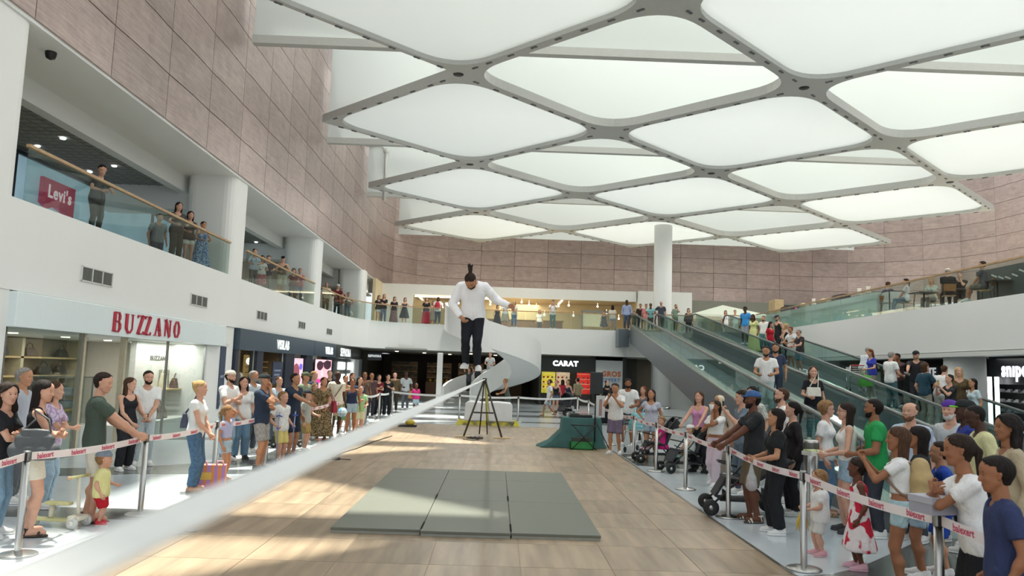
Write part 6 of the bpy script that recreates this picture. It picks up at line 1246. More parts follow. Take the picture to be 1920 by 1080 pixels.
t = thing('sand_bag', 'small yellow and black ballast bag on the far left of the wood floor', 'bag', (-2.9, 26.2, 0)); MB().box(-.3, .3, -.18, .18, 0, .06).build('base', BLACK, t); MB().ball((.08, 0, .14), .13, 10, 0, (1.3, .8, .8)).build('sack', mat('#c9b23c', .6, name='yellow_sack'), t)
pts = [gp(560, 872), gp(622, 862), gp(640, 850), gp(668, 842), gp(700, 829), gp(735, 818)]
tag(MB().tube([p+Vector((0, 0, .012)) for p in pts], .012, 5).build('floor_cable', BLACK), 'thin black cable lying along the left edge of the wood floor', 'cable')
t = thing('adapter_plug', 'small black plug lying beside the floor cable', 'plug', tuple(gp(630, 862))); MB().box(-.08, .08, -.05, .05, 0, .05).build('body', BLACK, t, bevel=.01); MB().tube([(.08, 0, .02), (.3, .02, .01)], .008, 5).build('lead', BLACK, t)
for q, (x, y) in enumerate(((331, 1001), (358, 996))): MB().lathe([(0, 0), (.06, 0), (.075, .012), (.06, .02), (0, .016)], 16).build('flat_disc', mat('#8d8f8c', .4, .5, name='grey_disc'), loc=tuple(gp(x, y)), label='small flat grey disc on the tiles under the slackline, '+('left one' if q == 0 else 'right one'), cat='disc')
# ------------------------------------------------------------------ barrier posts and printed tape
pm = MB().lathe([(0, 0), (.175, 0), (.18, .012), (.16, .022), (.04, .045), (.0, .045)], 28).mesh('base', STEEL)
pl = MB().lathe([(.034, .04), (.034, .9), (0, .9)], 18).mesh('pole', STEEL); ph = MB().lathe([(.036, .9), (.036, .985), (.03, 1.0), (0, 1.0)], 18).mesh('head', mat('#8e8f8d', .35, .8, name='post_head'))
TAPE = mat('#e6dfe1', .6, var=.03, scale=3, name='printed_tape'); TAPE2 = mat('#e2e2e0', .6, var=.02, name='plain_tape'); PINK = mat('#c2395f', .5, name='pink_print')
cu = bpy.data.curves.new('lettering', 'FONT'); cu.body = 'balexert'; cu.size = .075; cu.offset = .0022; cu.align_x = 'CENTER'; cu.align_y = 'CENTER'; cu.resolution_u = 2; cu.materials.append(PINK)
_o = bpy.data.objects.new('l', cu); C.objects.link(_o); bpy.context.view_layer.update(); TXT = bpy.data.meshes.new_from_object(_o.evaluated_get(bpy.context.evaluated_depsgraph_get())); TXT.name = 'lettering'; bpy.data.objects.remove(_o)
ORD = ['first', 'second', 'third', 'fourth', 'fifth', 'sixth', 'seventh', 'eighth', 'ninth', 'tenth', 'eleventh', 'twelfth']
def post(x, y, label):
    t = thing('barrier_post', label, 'barrier post', (x, y, 0)); link('base', pm, t); link('pole', pl, t); link('head', ph, t)
    MB().box(-.02, .02, -.045, .045, .90, .985).build('clip', BLACK, t); return t
def tape(t, a, b, flip=False, printed=True, z0=.945):
    """slightly sagging belt pulled from post t at a to the post at b"""
    a, b = Vector((*a, 0)), Vector((*b, 0)); d = b-a; L = d.length; n = 8; u = d.normalized(); pts = [u*(.04+(L-.08)*k/n)+Vector((0, 0, z0-.05*4*(k/n)*(1-k/n)*min(1, L/3))) for k in range(n+1)]
    m = MB(); o = u.cross(Vector((0, 0, 1)))*.0016
    for p, q in zip(pts, pts[1:]): m.bar(p, q, .003, .075)
    bt = m.build('belt', TAPE if printed else TAPE2, t)
    if printed:
        k = int(L/.52); nx = 1 if flip else -1
        for q in range(k):
            s = (q+.5)/k; p = u*(L*s)+Vector((0, 0, z0-.05*4*s*(1-s)*min(1, L/3))); nv = o.normalized()*nx
            l = link('lettering', TXT, bt); xd = -u if nx > 0 else u
            xd = nv.cross(Vector((0, 0, 1)))*-1; l.matrix_local = Matrix((xd, Vector((0, 0, 1)), nv)).transposed().to_4x4(); l.location = p+nv*.0026
    return bt
RP = [(3.3, 2.7), (3.3, 5.8), (3.24, 8.18), (3.32, 11.06), (3.34, 13.62), (3.33, 16.05), (3.3, 18.5), (3.2, 21.7), (3.35, 25.0), (3.4, 28.4), (3.37, 31.9)]
for i in range(1, len(RP)):
    t = post(*RP[i], ORD[i-1]+' barrier post from the front in the right hand row')
    if i == 1: tape(t, RP[1], RP[0], True)
    if i+1 < len(RP): tape(t, RP[i], RP[i+1], False, i < 8)
LP = [(-4.45, 5.4), (-4.6, 7.86), (-4.4, 10.03), (-4.4, 12.53), (-4.3, 14.97), (-4.32, 17.9), (-4.3, 20.7), (-4.3, 23.4), (-4.35, 26.4), (-4.3, 29.1), (-4.2, 32.)]
for i in range(1, len(LP)):
    t = post(*LP[i], ORD[i-1]+' barrier post from the front in the left hand row')
    if i == 1: tape(t, LP[1], LP[0], False)
    if i+1 < len(LP): tape(t, LP[i], LP[i+1], True, i < 8)
BP = [(-4.2, 32.), (-1.39, 30.4), (.89, 30.2), (3.37, 31.9)]
for i in (1, 2):
    t = post(*BP[i], ('left', 'right')[i-1]+' barrier post of the rear row behind the trestle'); tape(t, BP[i], BP[i+1], False, False)
    if i == 1: tape(t, BP[1], BP[0], False, False)
t = thing('shoe_box', 'pale grey lidded box on top of the nearest right barrier post', 'box', (3.3, 5.78, 1.0), .25); MB().box(-.17, .17, -.11, .11, 0, .11).build('tray', mat('#9a9ba6', .6, var=.03, name='grey_card'), t); MB().box(-.176, .176, -.116, .116, .075, .125).build('lid', mat('#a7a8b2', .6, var=.03, name='grey_card_lid'), t, bevel=.003); MB().lathe([(0, 0), (.02, 0), (.02, .002)], 12, mat4=Matrix.Rotation(R(90), 4, 'X')).build('emblem', mat('#2f3358', .5, name='navy_dot'), t).location = (.06, -.117, .1)
t = thing('bollard', 'wide brushed steel bollard behind the tape on the right', 'bollard', (4.35, 10.7, 0)); MB().lathe([(.1, 0), (.1, 1.12), (.09, 1.13), (0, 1.13)], 24).build('body', STEEL, t); MB().lathe([(.105, 1.0), (.11, 1.06), (.105, 1.1)], 24).build('collar', mat('#777873', .4, .7, name='bollard_collar'), t)
# ------------------------------------------------------------------ sound desk, speaker
t = thing('draped_table', 'small table draped in dark teal cloth beside the loudspeaker', 'table', (2.3, 20.9, 0), .03)
CL = mat('#3f6664', .85, var=.12, scale=3, name='teal_cloth'); b = MB(); rng_ = random.Random(3); vs = []; n = 40
for k, (s, z) in enumerate(((.98, .78), (1.0, .77), (1.05, .45), (1.14, .15), (1.22, .01))):
    for i in range(n):
        a = 2*math.pi*i/n; x, y = math.cos(a), math.sin(a); m_ = max(abs(x)/.5, abs(y)/.36); fo = 1+(.05*math.sin(i*1.9) if k > 1 else 0)*(k-1)*.6
        ex = (.28*(k-2) if (k > 2 and x < -.3) else 0); vs.append((x/m_*s*fo-ex*abs(x), y/m_*s*fo, z))
b.add(vs, [(k*n+i, (k+1)*n+i, (k+1)*n+(i+1) % n, k*n+(i+1) % n) for k in range(4) for i in range(n)]+[tuple(range(n))], 0, True); b.build('cloth', CL, t)
MB().box(-.48, .48, -.34, .34, .74, .765).build('table_top', OAK, t)
t = thing('mixing_desk', 'black mixing desk and cables on the teal draped table', 'mixer', (2.28, 20.85, .785)); MB().box(-.3, .3, -.2, .2, 0, .07).build('body', BLACK, t, bevel=.01); MB().box(-.26, -.05, -.15, .15, .07, .1).build('laptop', DARK, t)
for q in range(5): MB().box(.02+q*.05, .035+q*.05, -.14, .1, .07, .082).build('fader', STEEL, t)
t = thing('crate', 'green plastic crate on the floor in front of the teal cloth', 'crate', (2.26, 20.25, 0)); b = MB(); GRN = mat('#2f8a49', .5, var=.08, name='green_plastic')
b.box(-.3, .3, -.14, .14, 0, .02); b.box(-.3, .3, -.14, -.12, 0, .2); b.box(-.3, .3, .12, .14, 0, .2); b.box(-.3, -.28, -.14, .14, 0, .2); b.box(.28, .3, -.14, .14, 0, .2); b.build('body', GRN, t); MB().box(-.25, .25, -.1, .1, .02, .3).build('contents', mat('#3e443f', .7, var=.2, name='crate_goods'), t)
t = thing('folding_stand', 'thin black folding stand before the teal cloth', 'stand', (2.3, 20.05, 0)); b = MB(); b.tube([(-.32, 0, 0), (.3, .05, .62)], .012, 5); b.tube([(.32, 0, 0), (-.3, .05, .62)], .012, 5); b.tube([(-.34, .05, .62), (.34, .05, .62)], .014, 5); b.build('frame', BLACK, t)['kind'] = 'thing'
t = thing('loudspeaker', 'black loudspeaker raised on a tripod beside the phone filmer', 'loudspeaker', (2.62, 20.4, 1.42)); MB().prism([(-.17, -.16), (.17, -.16), (.13, .17), (-.13, .17)], 0, .57).build('cabinet', mat('#33383a', .6, var=.08, scale=40, name='speaker_black'), t, bevel=.015); MB().box(-.155, .155, -.168, -.16, .03, .54).build('grille', mat('#2a2e30', .7, var=.2, scale=90, name='speaker_grille'), t)
t = thing('speaker_stand', 'black tripod stand carrying the loudspeaker', 'speaker stand', (2.62, 20.4, 0)); MB().tube([(0, 0, .18), (0, 0, 1.42)], .02, 8).build('pole', BLACK, t)
for k in range(3):
    a = R(90+120*k); leg((0, 0, .75), (.42*math.cos(a), .42*math.sin(a), .01), .013, BLACK, t)
MB().lathe([(.03, .7), (.035, .74), (.03, .8)], 12).build('collar', DARK, t)
t = thing('sign_board', 'small white sign board with a printed figure beside the loudspeaker', 'sign', (2.9, 21.6, 0)); MB().box(-.14, .14, -.015, .015, .75, 1.35).build('board', mat('#d5d3d2', .5, var=.02, name='white_board'), t); MB().prism([(-.03, .8), (.05, .8), (.06, 1.25), (-.02, 1.25)], -.02, -.016, fn=lambda x, y, z: (x, z, y)).build('print', mat('#a8857c', .6, name='figure_print'), t); MB().tube([(0, .03, 0), (0, .03, .8)], .015, 6).build('stand', STEEL, t)
# ------------------------------------------------------------------ strollers
WH = MB().lathe([(.0, -.02), (.05, -.022), (.085, -.02), (.1, -.012), (.1, .012), (.085, .02), (.05, .022), (0, .02)], 18, mat4=Matrix.Rotation(R(90), 4, 'Y')).mesh('wheel', BLACK)
def stroller(loc, face, label, hood='#26282b', seat='#2d2f33', s=1., hooddown=False, recl=False):
    t = thing('stroller', label, 'stroller', loc, -R(face)); t.scale = (s, s, s); f = MB(); x = .24
    for q in (-x, x):
        f.tube([(q, .42, .12), (q, .05, .48), (q, -.38, .98), (q*.97, -.5, 1.02)], .014, 6); f.tube([(q, -.36, .12), (q, -.05, .45), (q, .12, .52)], .013, 6)
    f.tube([(-x, -.5, 1.02), (x, -.5, 1.02)], .017, 6); f.tube([(-x, -.36, .13), (x, -.36, .13)], .012, 6); f.tube([(-x, .42, .13), (x, .42, .13)], .012, 6); f.build('frame', DARK, t)
    for q in (-x, x):
        for y in (.42, -.36): w = link('wheel', WH, t, (q+(.03 if q > 0 else -.03), y, .105)); MB().lathe([(0, -.026), (.03, -.026), (.03, .026), (0, .026)], 10, mat4=Matrix.Rotation(R(90), 4, 'Y')).build('hub', STEEL, w)
    sm = mat(seat, .8, var=.1, scale=20, name='stroller_cloth'); st_ = MB(); a = .12 if recl else .0
    st_.obox((0, .05, .43), (.2, 0, 0), (0, .2, .03), (0, -.004, .025)); st_.obox((0, -.27-a, .66-a*.6), (.2, 0, 0), (0, -.1-a, .25-a), (0, .025, .01)); st_.build('seat', sm, t, bevel=.012)
    MB().obox((0, .3, .33), (.19, 0, 0), (0, .06, -.1), (0, .012, .008)).build('leg_rest', sm, t); MB().box(-.2, .2, -.3, .3, .18, .2).box(-.2, .2, -.3, -.28, .18, .32).box(-.2, .2, .2, .22, .18, .28).build('basket', sm, t)
    hd = MB(); K, n = 7, 10; a0, a1 = (R(62), R(150)) if not hooddown else (R(120), R(165)); vs = []
    for k in range(K):
        e = a0+(a1-a0)*k/(K-1)
        for i in range(n): g = math.pi*i/(n-1); r = .36; vs.append((-.23*math.cos(g), -.20+r*math.cos(e)*math.sin(g)**.5, .74+r*math.sin(e)*math.sin(g)**.7*.92))
    hd.add(vs, [(k*n+i, k*n+i+1, (k+1)*n+i+1, (k+1)*n+i) for k in range(K-1) for i in range(n-1)], 0, True); o = hd.build('canopy', mat(hood, .8, var=.1, scale=14, name='canopy_cloth'), t); m = o.modifiers.new('thick', 'SOLIDIFY'); m.thickness = .012
    MB().tube([(-x, .1, .62), (-.1, .3, .66), (.1, .3, .66), (x, .1, .62)], .014, 6).build('bumper_bar', BLACK, t); return t
def baby(loc, face, H, label, **k): return person(loc, face, H, label, near=2, legs='sitlow', **k)
A = gp(1236, 870); stroller((A.x, A.y+.3, 0), 268, 'dark stroller carrying the girl in the pink dress', hooddown=True)
baby((A.x+.12, A.y+.3, 0), 262, .98, 'small girl with curly fair hair and bright pink dress sitting in a stroller', seat=.40, fem=True, top=('dress', '#c52a7c', None, 'plain', .35), bot=None, hair=('curly', 'light'), arms=('lap', 'lap'), shoes=('sneaker', '#d8b0b8'), head=(-40, 0))
B_ = gp(1288, 888); stroller((B_.x, B_.y+.2, 0), 258, 'dark stroller carrying the toddler in the white cap', seat='#34383c', hooddown=True)
baby((B_.x+.12, B_.y+.2, 0), 258, .86, 'toddler in white cap and pale green shorts sitting in a stroller', seat=.40, top=('tee', '#d6dbd6'), bot=('shorts', '#a9cdb9'), hair=('short', 'light'), cap=('#dedfdd', 'none'), arms=('lap', 'lap'), shoes=('sneaker', '#8fd0c0'))
Cc = gp(1338, 872); stroller((Cc.x, Cc.y+.3, 0), 235, 'black hooded stroller pushed by the woman in pink', '#1f2022', '#232527')
D_ = PEOPLE['R11']['hands'] if 'R11' in PEOPLE else None
q = PEOPLE.get('R11') or None
stroller((2.95+.65, 11.35, 0), 278, 'large black stroller pushed by the man in the blue cap', '#232427', '#2a2b2e', 1.12, recl=True)
baby((3.74, 11.36, .03), 278, .8, 'baby in striped top lying back in the large black stroller', seat=.42, top=('tee', '#5a4a4a', '#c9b9a6', 'stripe'), bot=('trousers', '#b9768a'), hair=('buzz', 'brown'), arms=('lap', 'lap'), skin=2, lean=-.35, shoes=('sneaker', '#e2e2e0'))
stroller((gp(1048, 772).x, 36.0, 0), 215, 'dark stroller in front of the rear jeweller', '#33363b', '#2f3236')
stroller((-4.95, 18.6, 0), 60, 'black stroller behind the crutches at the left barrier', '#222427', '#2a2c2e', .8)
# ------------------------------------------------------------------ shopping cart with blue bags, trolley on the ramp
def cart(loc, face, label, basket=True):
    t = thing('shopping_cart', label, 'shopping cart', loc, -R(face)); f = MB()
    for q in (-.25, .25):
        f.tube([(q, .45, .14), (q, -.35, .18), (q, -.45, .95)], .014, 6); f.tube([(q, .45, .14), (q*.9, .5, .55)], .012, 6)
    f.tube([(-.25, -.45, .97), (.25, -.45, .97)], .018, 6); f.build('frame', CHROME, t); w = MB()
    for z in np.linspace(.52, .92, 6):
        w.tube([(-.25, -.42, z), (-.22, .5, z), (.22, .5, z), (.25, -.42, z), (-.25, -.42, z)], .005, 4)
    for k in range(9):
        y = -.42+k*.115; w.tube([(-.24, y, .92), (-.24, y, .52), (.24, y, .52), (.24, y, .92)], .004, 4)
    w.build('wire_basket', CHROME, t)['kind'] = 'stuff'; MB().tube([(-.25, -.46, .98), (.25, -.46, .98)], .02, 8).build('handle', mat('#b8332f', .5, name='red_handle'), t)
    for q in (-.24, .24):
        for y in (.42, -.32): wl = link('wheel', WH, t, (q, y, .075)); wl.scale = (.9, .72, .72)
    return t
A = gp(1190, 868); cart((3.75, 20.0, 0), 215, 'wire shopping cart with red handle holding pale blue bags')
for q, (x, y) in enumerate(((3.62, 19.92), (3.88, 20.1))): bag((x, y, .56), .34, .26, .42, mat('#7fc6cf', .6, var=.1, name='pale_blue_bag'), ('left', 'right')[q]+' pale blue carrier bag in the shopping cart', R(30), name='carrier_bag', cat='bag')
p12 = PEOPLE.get('T12'); hx = p12['root'].location if p12 else Vector((12, 26, 2))
tb = cart((hx.x+.1, hx.y+1.4, b2(hx.y+1.4)), 15, 'dark shopping trolley pushed by the bending grey haired person'); tb.scale = (.9, .9, .9)
bag(tuple(Vector(hx)+Vector((-.32, -.22, .42))), .42, .2, .36, mat('#5fb33c', .6, var=.12, name='green_bag'), 'bright green carrier bag carried by the woman in blue', .3, name='carrier_bag', cat='bag')
# ------------------------------------------------------------------ scooter, shopping bag, crutches, ball
t = thing('toddler_scooter', 'pale yellow three wheeled toddler scooter on the white floor', 'scooter', (-4.86, 9.2, 0), R(-8)); YEL = mat('#d4d29a', .5, var=.04, name='pale_yellow_plastic'); CRM = mat('#d6d3c2', .5, name='cream_plastic')
MB().obox((-.16, 0, .075), (.27, 0, 0), (0, .055, 0), (0, 0, .018)).build('deck', YEL, t, bevel=.015); MB().tube([(.14, 0, .1), (.12, 0, .3), (.1, 0, .56)], [.022, .02, .018], 10).build('stem', CRM, t); MB().tube([(.1, -.15, .57), (.1, .15, .57)], .017, 8).build('handlebar', YEL, t)
for s in (-1, 1): MB().ball((.1, s*.16, .57), .024, 8).build('grip', mat('#d8b48a', .6, name='peach_grip'), t)
MB().obox((-.12, 0, .26), (.15, 0, 0), (0, .05, 0), (0, 0, .018)).build('seat', YEL, t, bevel=.012); MB().tube([(-.2, 0, .09), (-.2, 0, .25)], .03, 8).build('seat_post', CRM, t); MB().box(.06, .2, -.1, .1, .08, .14).build('front_body', CRM, t, bevel=.02)
for x, y, r in ((.15, -.12, .065), (.15, .12, .065), (-.4, 0, .055)):
    w = MB().lathe([(0, -.02), (r*.6, -.022), (r, -.016), (r, .016), (r*.6, .022), (0, .02)], 18, mat4=Matrix.Rotation(R(90), 4, 'X')).build('wheel', mat('#c9cac4', .5, name='grey_wheel'), t, loc=(x, y, r)); MB().lathe([(0, -.026), (.025, -.026), (.025, .026), (0, .026)], 10, mat4=Matrix.Rotation(R(90), 4, 'X')).build('hub', mat('#e4e3da', .4, name='hub'), w)
t = thing('shopping_bag', 'orange, pink and violet shopping bag with pink ribbon handles on the floor', 'shopping bag', (-4.32, 12.25, 0), R(12))
def stripes_mat():
    m = mat('#d88a4a', .5, col2='#a783c4', scale=1.2, pat='wave', fac=(.2, .8), coords='Generated', stretch=(1, 0, 0), name='striped_paper'); return m
MB().box(-.2, .2, -.09, .09, 0, .36).build('body', stripes_mat(), t, bevel=.006); MB().box(-.202, .0, -.092, -.088, .14, .25).build('yellow_band', mat('#d9b65a', .5, name='yellow_paper'), t); MB().box(-.202, .202, -.092, -.088, .0, .08).build('pink_band', mat('#cf7f9f', .5, name='pink_paper'), t)
for x in (-.12, .12): MB().tube([(x-.06, -.09, .34), (x-.04, -.1, .42), (x+.03, -.1, .42), (x+.05, -.09, .34)], .014, 6).build('handle', mat('#e3a3ad', .6, name='pink_ribbon'), t)
o = PEOPLE['L15']
for k in (0, 1):
    h = o['hands'][k]; s = -1 if k == 0 else 1; t = thing('crutch', 'blue forearm crutch held by the boy in white, '+('nearer' if k else 'farther')+' one', 'crutch', (h.x, h.y-.04, 0)); MB().tube([(0, 0, .02), (0, .0, h.z), (0, .06, h.z+.3)], .012, 8).build('shaft', mat('#8f9bb8', .4, .4, name='blue_shaft'), t); MB().tube([(0, -.05, h.z), (0, .06, h.z)], .016, 8).build('grip', mat('#3b56b4', .5, name='blue_grip'), t); MB().lathe([(.02, 0), (.016, .05)], 10).build('tip', BLACK, t); MB().tube([(-.05, .05, h.z+.22), (0, .0, h.z+.24), (.05, .05, h.z+.22)], .014, 6).build('cuff', mat('#3b56b4', .5, name='blue_grip'), t)
t = thing('toy_ball', 'small blue and white ball held in the crowd on the left', 'ball', (atY(642, 773, 21.2).x, 21.2, atY(642, 773, 21.2).z)); MB().ball((0, 0, 0), .13, 16).build('shell', mat('#3f9fce', .4, col2='#cfe3ea', scale=6, name='ball_print'), t); MB().tube([(.13*math.cos(a), .13*math.sin(a), 0) for a in np.linspace(0, 6.28, 17)], .006, 5).build('seam', mat('#e3e9ea', .4, name='ball_seam'), t)
# ------------------------------------------------------------------ bags that people carry
def tote(o, label, w, d, h, col, off, strap_to, rz=0., sm=None):
    """bag hanging at off (person frame) with a strap over strap_to"""
    p = o['M'] @ Vector(off); t = thing('handbag', label, 'handbag', tuple(p), rz-R(o['face'])); m = mat(col, .5, var=.1, scale=8, bump=.15, name='bag_leather'); link('bag_body', bag_mesh(w, d, h, m, .9), t, bevel=.012)
    q = t.matrix_basis.inverted() @ (o['M'] @ Vector(strap_to)) if False else (Matrix.Translation(p) @ Matrix.Rotation(rz-R(o['face']), 4, 'Z')).inverted() @ (o['M'] @ Vector(strap_to))
    MB().tube([(-w*.3, 0, h*.95), (q.x*.7-w*.1, q.y*.7, q.z*.75), tuple(q), (q.x*.7+w*.1, q.y*.7, q.z*.75), (w*.3, 0, h*.95)], .011, 6).build('strap', sm or m, t); return t
o = PEOPLE['L3']; t = thing('handbag', 'large dark grey leather bag hanging from the shoulder of the long haired woman', 'handbag', (-4.86, 8.42, .84), R(8)); m_ = mat('#4b4e50', .5, var=.1, scale=8, bump=.15, name='bag_leather'); f = Field(); f.cap((-.17, 0, .07), (.17, 0, .07), .075, k=.05); f.cap((-.19, 0, .12), (.19, 0, .12), .06, k=.05); f.cap((-.15, 0, .22), (.15, 0, .22), .045, k=.05); f.cap((-.12, 0, .30), (.12, 0, .30), .025, k=.05); V, Q = f.mesh(.016, disp=lambda X, Y, Z: .004*np.sin(X*30+Z*14)*np.sin(Z*26-X*9)+0*Y); link('bag_body', np_mesh('bag_body', [(V, Q, 0)], [m_]), t)
sh = o['shoulder'][1]; MB().tube([(-.14, 0, .29), (-.03, .05, .42), (sh.x+4.86, sh.y-8.42-.02, sh.z-.84+.04), (.10, .05, .42), (.15, 0, .29)], .011, 6).build('strap', m_, t)
o = PEOPLE['L9']; tote(o, 'small navy bag with strap at the hip of the woman in profile', .3, .12, .22, '#3d4157', (-.06, -.2, .93), (.05, -.02, 1.40), R(20))
o = PEOPLE['L20']; tote(o, 'red handbag hanging beside the long patterned dress', .3, .12, .3, '#9c2336', (-.3, 0, .72), (-.17, 0, 1.38), R(90))
o = PEOPLE['T3']; tote(o, 'pale crossbody bag worn over the black t-shirt', .28, .1, .18, '#cfcbbd', (.05, .2, .90), (-.1, .02, 1.42), 0)
o = PEOPLE['L22']; p = MB().tube([o['spine'](.95, -.07, .06), o['spine'](.7, -.01, .085), o['spine'](.3, .07, .075)], .012, 6).build('shoulder_strap', mat('#4a4038', .7, name='brown_strap'), label='brown strap across the cream t-shirt of the bald man', cat='strap')
o = PEOPLE['U1']
def backpack(o, label, col, w=.3, h=.38, name='backpack'):
    p = o['spine'](.62, 0, -.075); t = thing('backpack', label, 'backpack', tuple(p), -R(o['face'])); m = mat(col, .8, var=.1, scale=12, bump=.25, name='backpack_cloth')
    f = Field(); f.cap((-.07, -.06, -.14), (.07, -.06, -.14), .1, k=.05); f.cap((-.06, -.06, 0), (.06, -.06, 0), .105, k=.06); f.cap((-.05, -.05, .12), (.05, -.05, .12), .08, k=.05); f.cap((-.05, -.13, -.12), (.05, -.13, -.12), .05, k=.05)
    V, Q = f.mesh(.02); link('bag_body', np_mesh('bag_body', [(V, Q, 0)], [m]), t)
    inv = (Matrix.Translation(p) @ Matrix.Rotation(-R(o['face']), 4, 'Z')).inverted()
    for s in (-1, 1): MB().tube([inv @ o['spine'](.2, s*.055, -.08), inv @ o['spine'](.35, s*.095, .0), inv @ o['spine'](.6, s*.075, .078), inv @ o['spine'](.85, s*.06, .07), inv @ o['spine'](1.04, s*.05, .0), inv @ o['spine'](.9, s*.04, -.075)], .013, 6).build('strap', mat('#8a6f5c', .7, name='strap_web'), t)
    return t
backpack(PEOPLE['R21'], 'tan cloth backpack worn by the photographing girl', '#b39b6c'); backpack(PEOPLE['U1'], 'red backpack worn at the rear upper railing', '#a8273a')
def phone(o, k, label, col='#1d1f22', off=(0, 0, .05)):
    h = o['hands'][k]; f = -R(o['face']); t = thing('phone', label, 'phone', (h.x+off[0], h.y+off[1], h.z+off[2]), f); MB().box(-.037, .037, -.005, .005, -.075, .075).build('case', mat(col, .4, name='phone_case'), t, bevel=.004); MB().box(-.034, .034, -.0062, -.005, -.07, .07).build('screen', mat('#3a4654', .15, name='phone_screen'), t); return t
phone(PEOPLE['R1'], 1, 'dark phone held in both hands by the man in mauve shorts'); phone(PEOPLE['R9'], 0, 'black phone held up by the man in slate blue'); phone(PEOPLE['R21'], 1, 'dark phone held up by the girl with the tan backpack'); phone(PEOPLE['T17'], 0, 'gold phone held high by the woman in black', '#b59a5c'); phone(PEOPLE['L8'], 0, 'black phone in the hands of the man in pale jeans')
o = PEOPLE['R14']; h = o['hands'][0]; t = thing('sweet_bag', 'clear bag of pink sweets hanging from the hand of the woman in black', 'bag', (h.x-.02, h.y-.05, h.z-.36)); f = Field(); f.cap((0, 0, .06), (0, 0, .14), .075, .06, k=.03); f.cap((0, 0, .14), (0, 0, .33), .055, .012, k=.03); V, Q = f.mesh(.014); link('wrapper', np_mesh('wrapper', [(V, Q, 0)], [mat('#c3c6c8', .15, var=.1, scale=20, bump=.4, alpha=.55, name='clear_wrap')]), t)
b = MB(); r_ = random.Random(1)
for q in range(24): b.ball((r_.uniform(-.045, .045), r_.uniform(-.045, .045), .02+r_.uniform(0, .09)), .016, 6)
b.build('sweets', mat('#b98594', .6, var=.2, name='pink_sweets'), t)['kind'] = 'stuff'
o = PEOPLE['R16']; h = (o['hands'][0]+o['hands'][1])/2; t = thing('snack_box', 'white and green snack box held by the tattooed woman', 'box', (h.x-.06, h.y, h.z-.01), R(20)); MB().box(-.13, .13, -.09, .09, 0, .05).build('tray', mat('#dcdcd6', .5, name='white_card'), t); MB().box(-.12, .05, -.07, .07, .05, .07).build('filling', mat('#8fb466', .6, col2='#d9d3b0', scale=14, name='salad'), t)
o = PEOPLE['R7']; h = o['hands'][0]; t = thing('paper_cone', 'white paper snack wrapper held by the girl in white', 'food', (h.x-.02, h.y, h.z-.03)); MB().lathe([(0, 0), (.02, 0), (.05, .14), (.0, .12)], 12).build('paper', mat('#dad8d4', .7, var=.05, name='white_paper'), t); MB().ball((0, 0, .14), .035, 8).build('snack', mat('#b98d5a', .7, name='pastry'), t)
o = PEOPLE['L32']; h = o['hands'][0]; bag((h.x, h.y, h.z-.4), .32, .16, .36, mat('#a9744a', .7, var=.06, name='brown_paper'), 'brown paper bag held by the man in pale grey', 0, name='paper_bag', cat='bag')
o = PEOPLE['R19']; h = (o['hands'][0]+o['hands'][1])/2; t = thing('toy_wing', 'yellow feather toy held by the fair haired toddler', 'toy', tuple(h)); b = MB()
for q in range(6): b.tube([(0, 0, 0), (-.05+.02*q, -.02, -.12), (-.07+.028*q, -.02, -.24)], [.008, .016, .002], 5)
b.build('feathers', mat('#c9a93f', .7, var=.15, name='yellow_feather'), t)['kind'] = 'stuff'
# ------------------------------------------------------------------ upper right cafe
TEAL = mat('#cfe2dd', .25, var=.05, scale=.7, name='teal_glass_panel')
t = thing('cafe_counter', 'long pale teal glass fronted counter along the upper right railing', 'counter', (15.42, 37, L2))
for k in range(4): MB().box(-.3, -.25, -6.4+k*3.2, -3.22+k*3.2, 0, 1.0).build('front_panel', TEAL, t)
MB().box(-.25, .5, -6.4, 6.4, .96, 1.02).build('worktop', mat('#6f655c', .4, name='counter_top'), t); MB().box(-.25, .5, -6.42, -6.36, 0, 1).build('end_panel', WHITE, t)
for q, (y, kind) in enumerate(((42.5, 'box'), (40.8, 'basket'), (38.6, 'bowl'), (37.4, 'jar'), (36.2, 'bowl'), (34.4, 'basket'), (32.6, 'jar'), (31.8, 'jar'))):
    lab = ('first', 'second', 'third', 'fourth', 'fifth', 'sixth', 'seventh', 'eighth')[q]+' item from the left on the upper right counter, a '
    if kind == 'box': MB().box(-.25, .25, -.5, .5, 0, .75).build('display_box', PALEWOOD, loc=(15.4, y, L2+1.02), label=lab+'tall pale wood box', cat='box', bevel=.02)
    elif kind == 'basket': MB().prism([(-.2, -.55), (.2, -.55), (.2, .55), (-.2, .55)], 0, .22).box(-.16, .16, -.5, .5, .22, .26).build('goods_basket', mat('#4a3b40', .8, var=.15, name='dark_basket'), loc=(15.4, y, L2+1.02), label=lab+'dark woven basket', cat='basket', bevel=.02)
    elif kind == 'bowl': MB().lathe([(0, 0), (.12, 0), (.26, .16), (.24, .17), (.1, .03), (0, .03)], 16).ball((0, 0, .14), .2, 10, 0, (1, 1, .6)).build('fruit_bowl', mat('#cbb98f', .6, var=.25, scale=9, name='bowl_goods'), loc=(15.4, y, L2+1.02), label=lab+'heaped round bowl', cat='bowl')
    else: MB().lathe([(0, 0), (.1, 0), (.12, .1), (.07, .24), (.09, .36), (0, .36)], 14).build('glass_jar', mat('#d9d3c6', .3, name='pale_jar'), loc=(15.4, y, L2+1.02), label=lab+'slim pale jar', cat='jar')
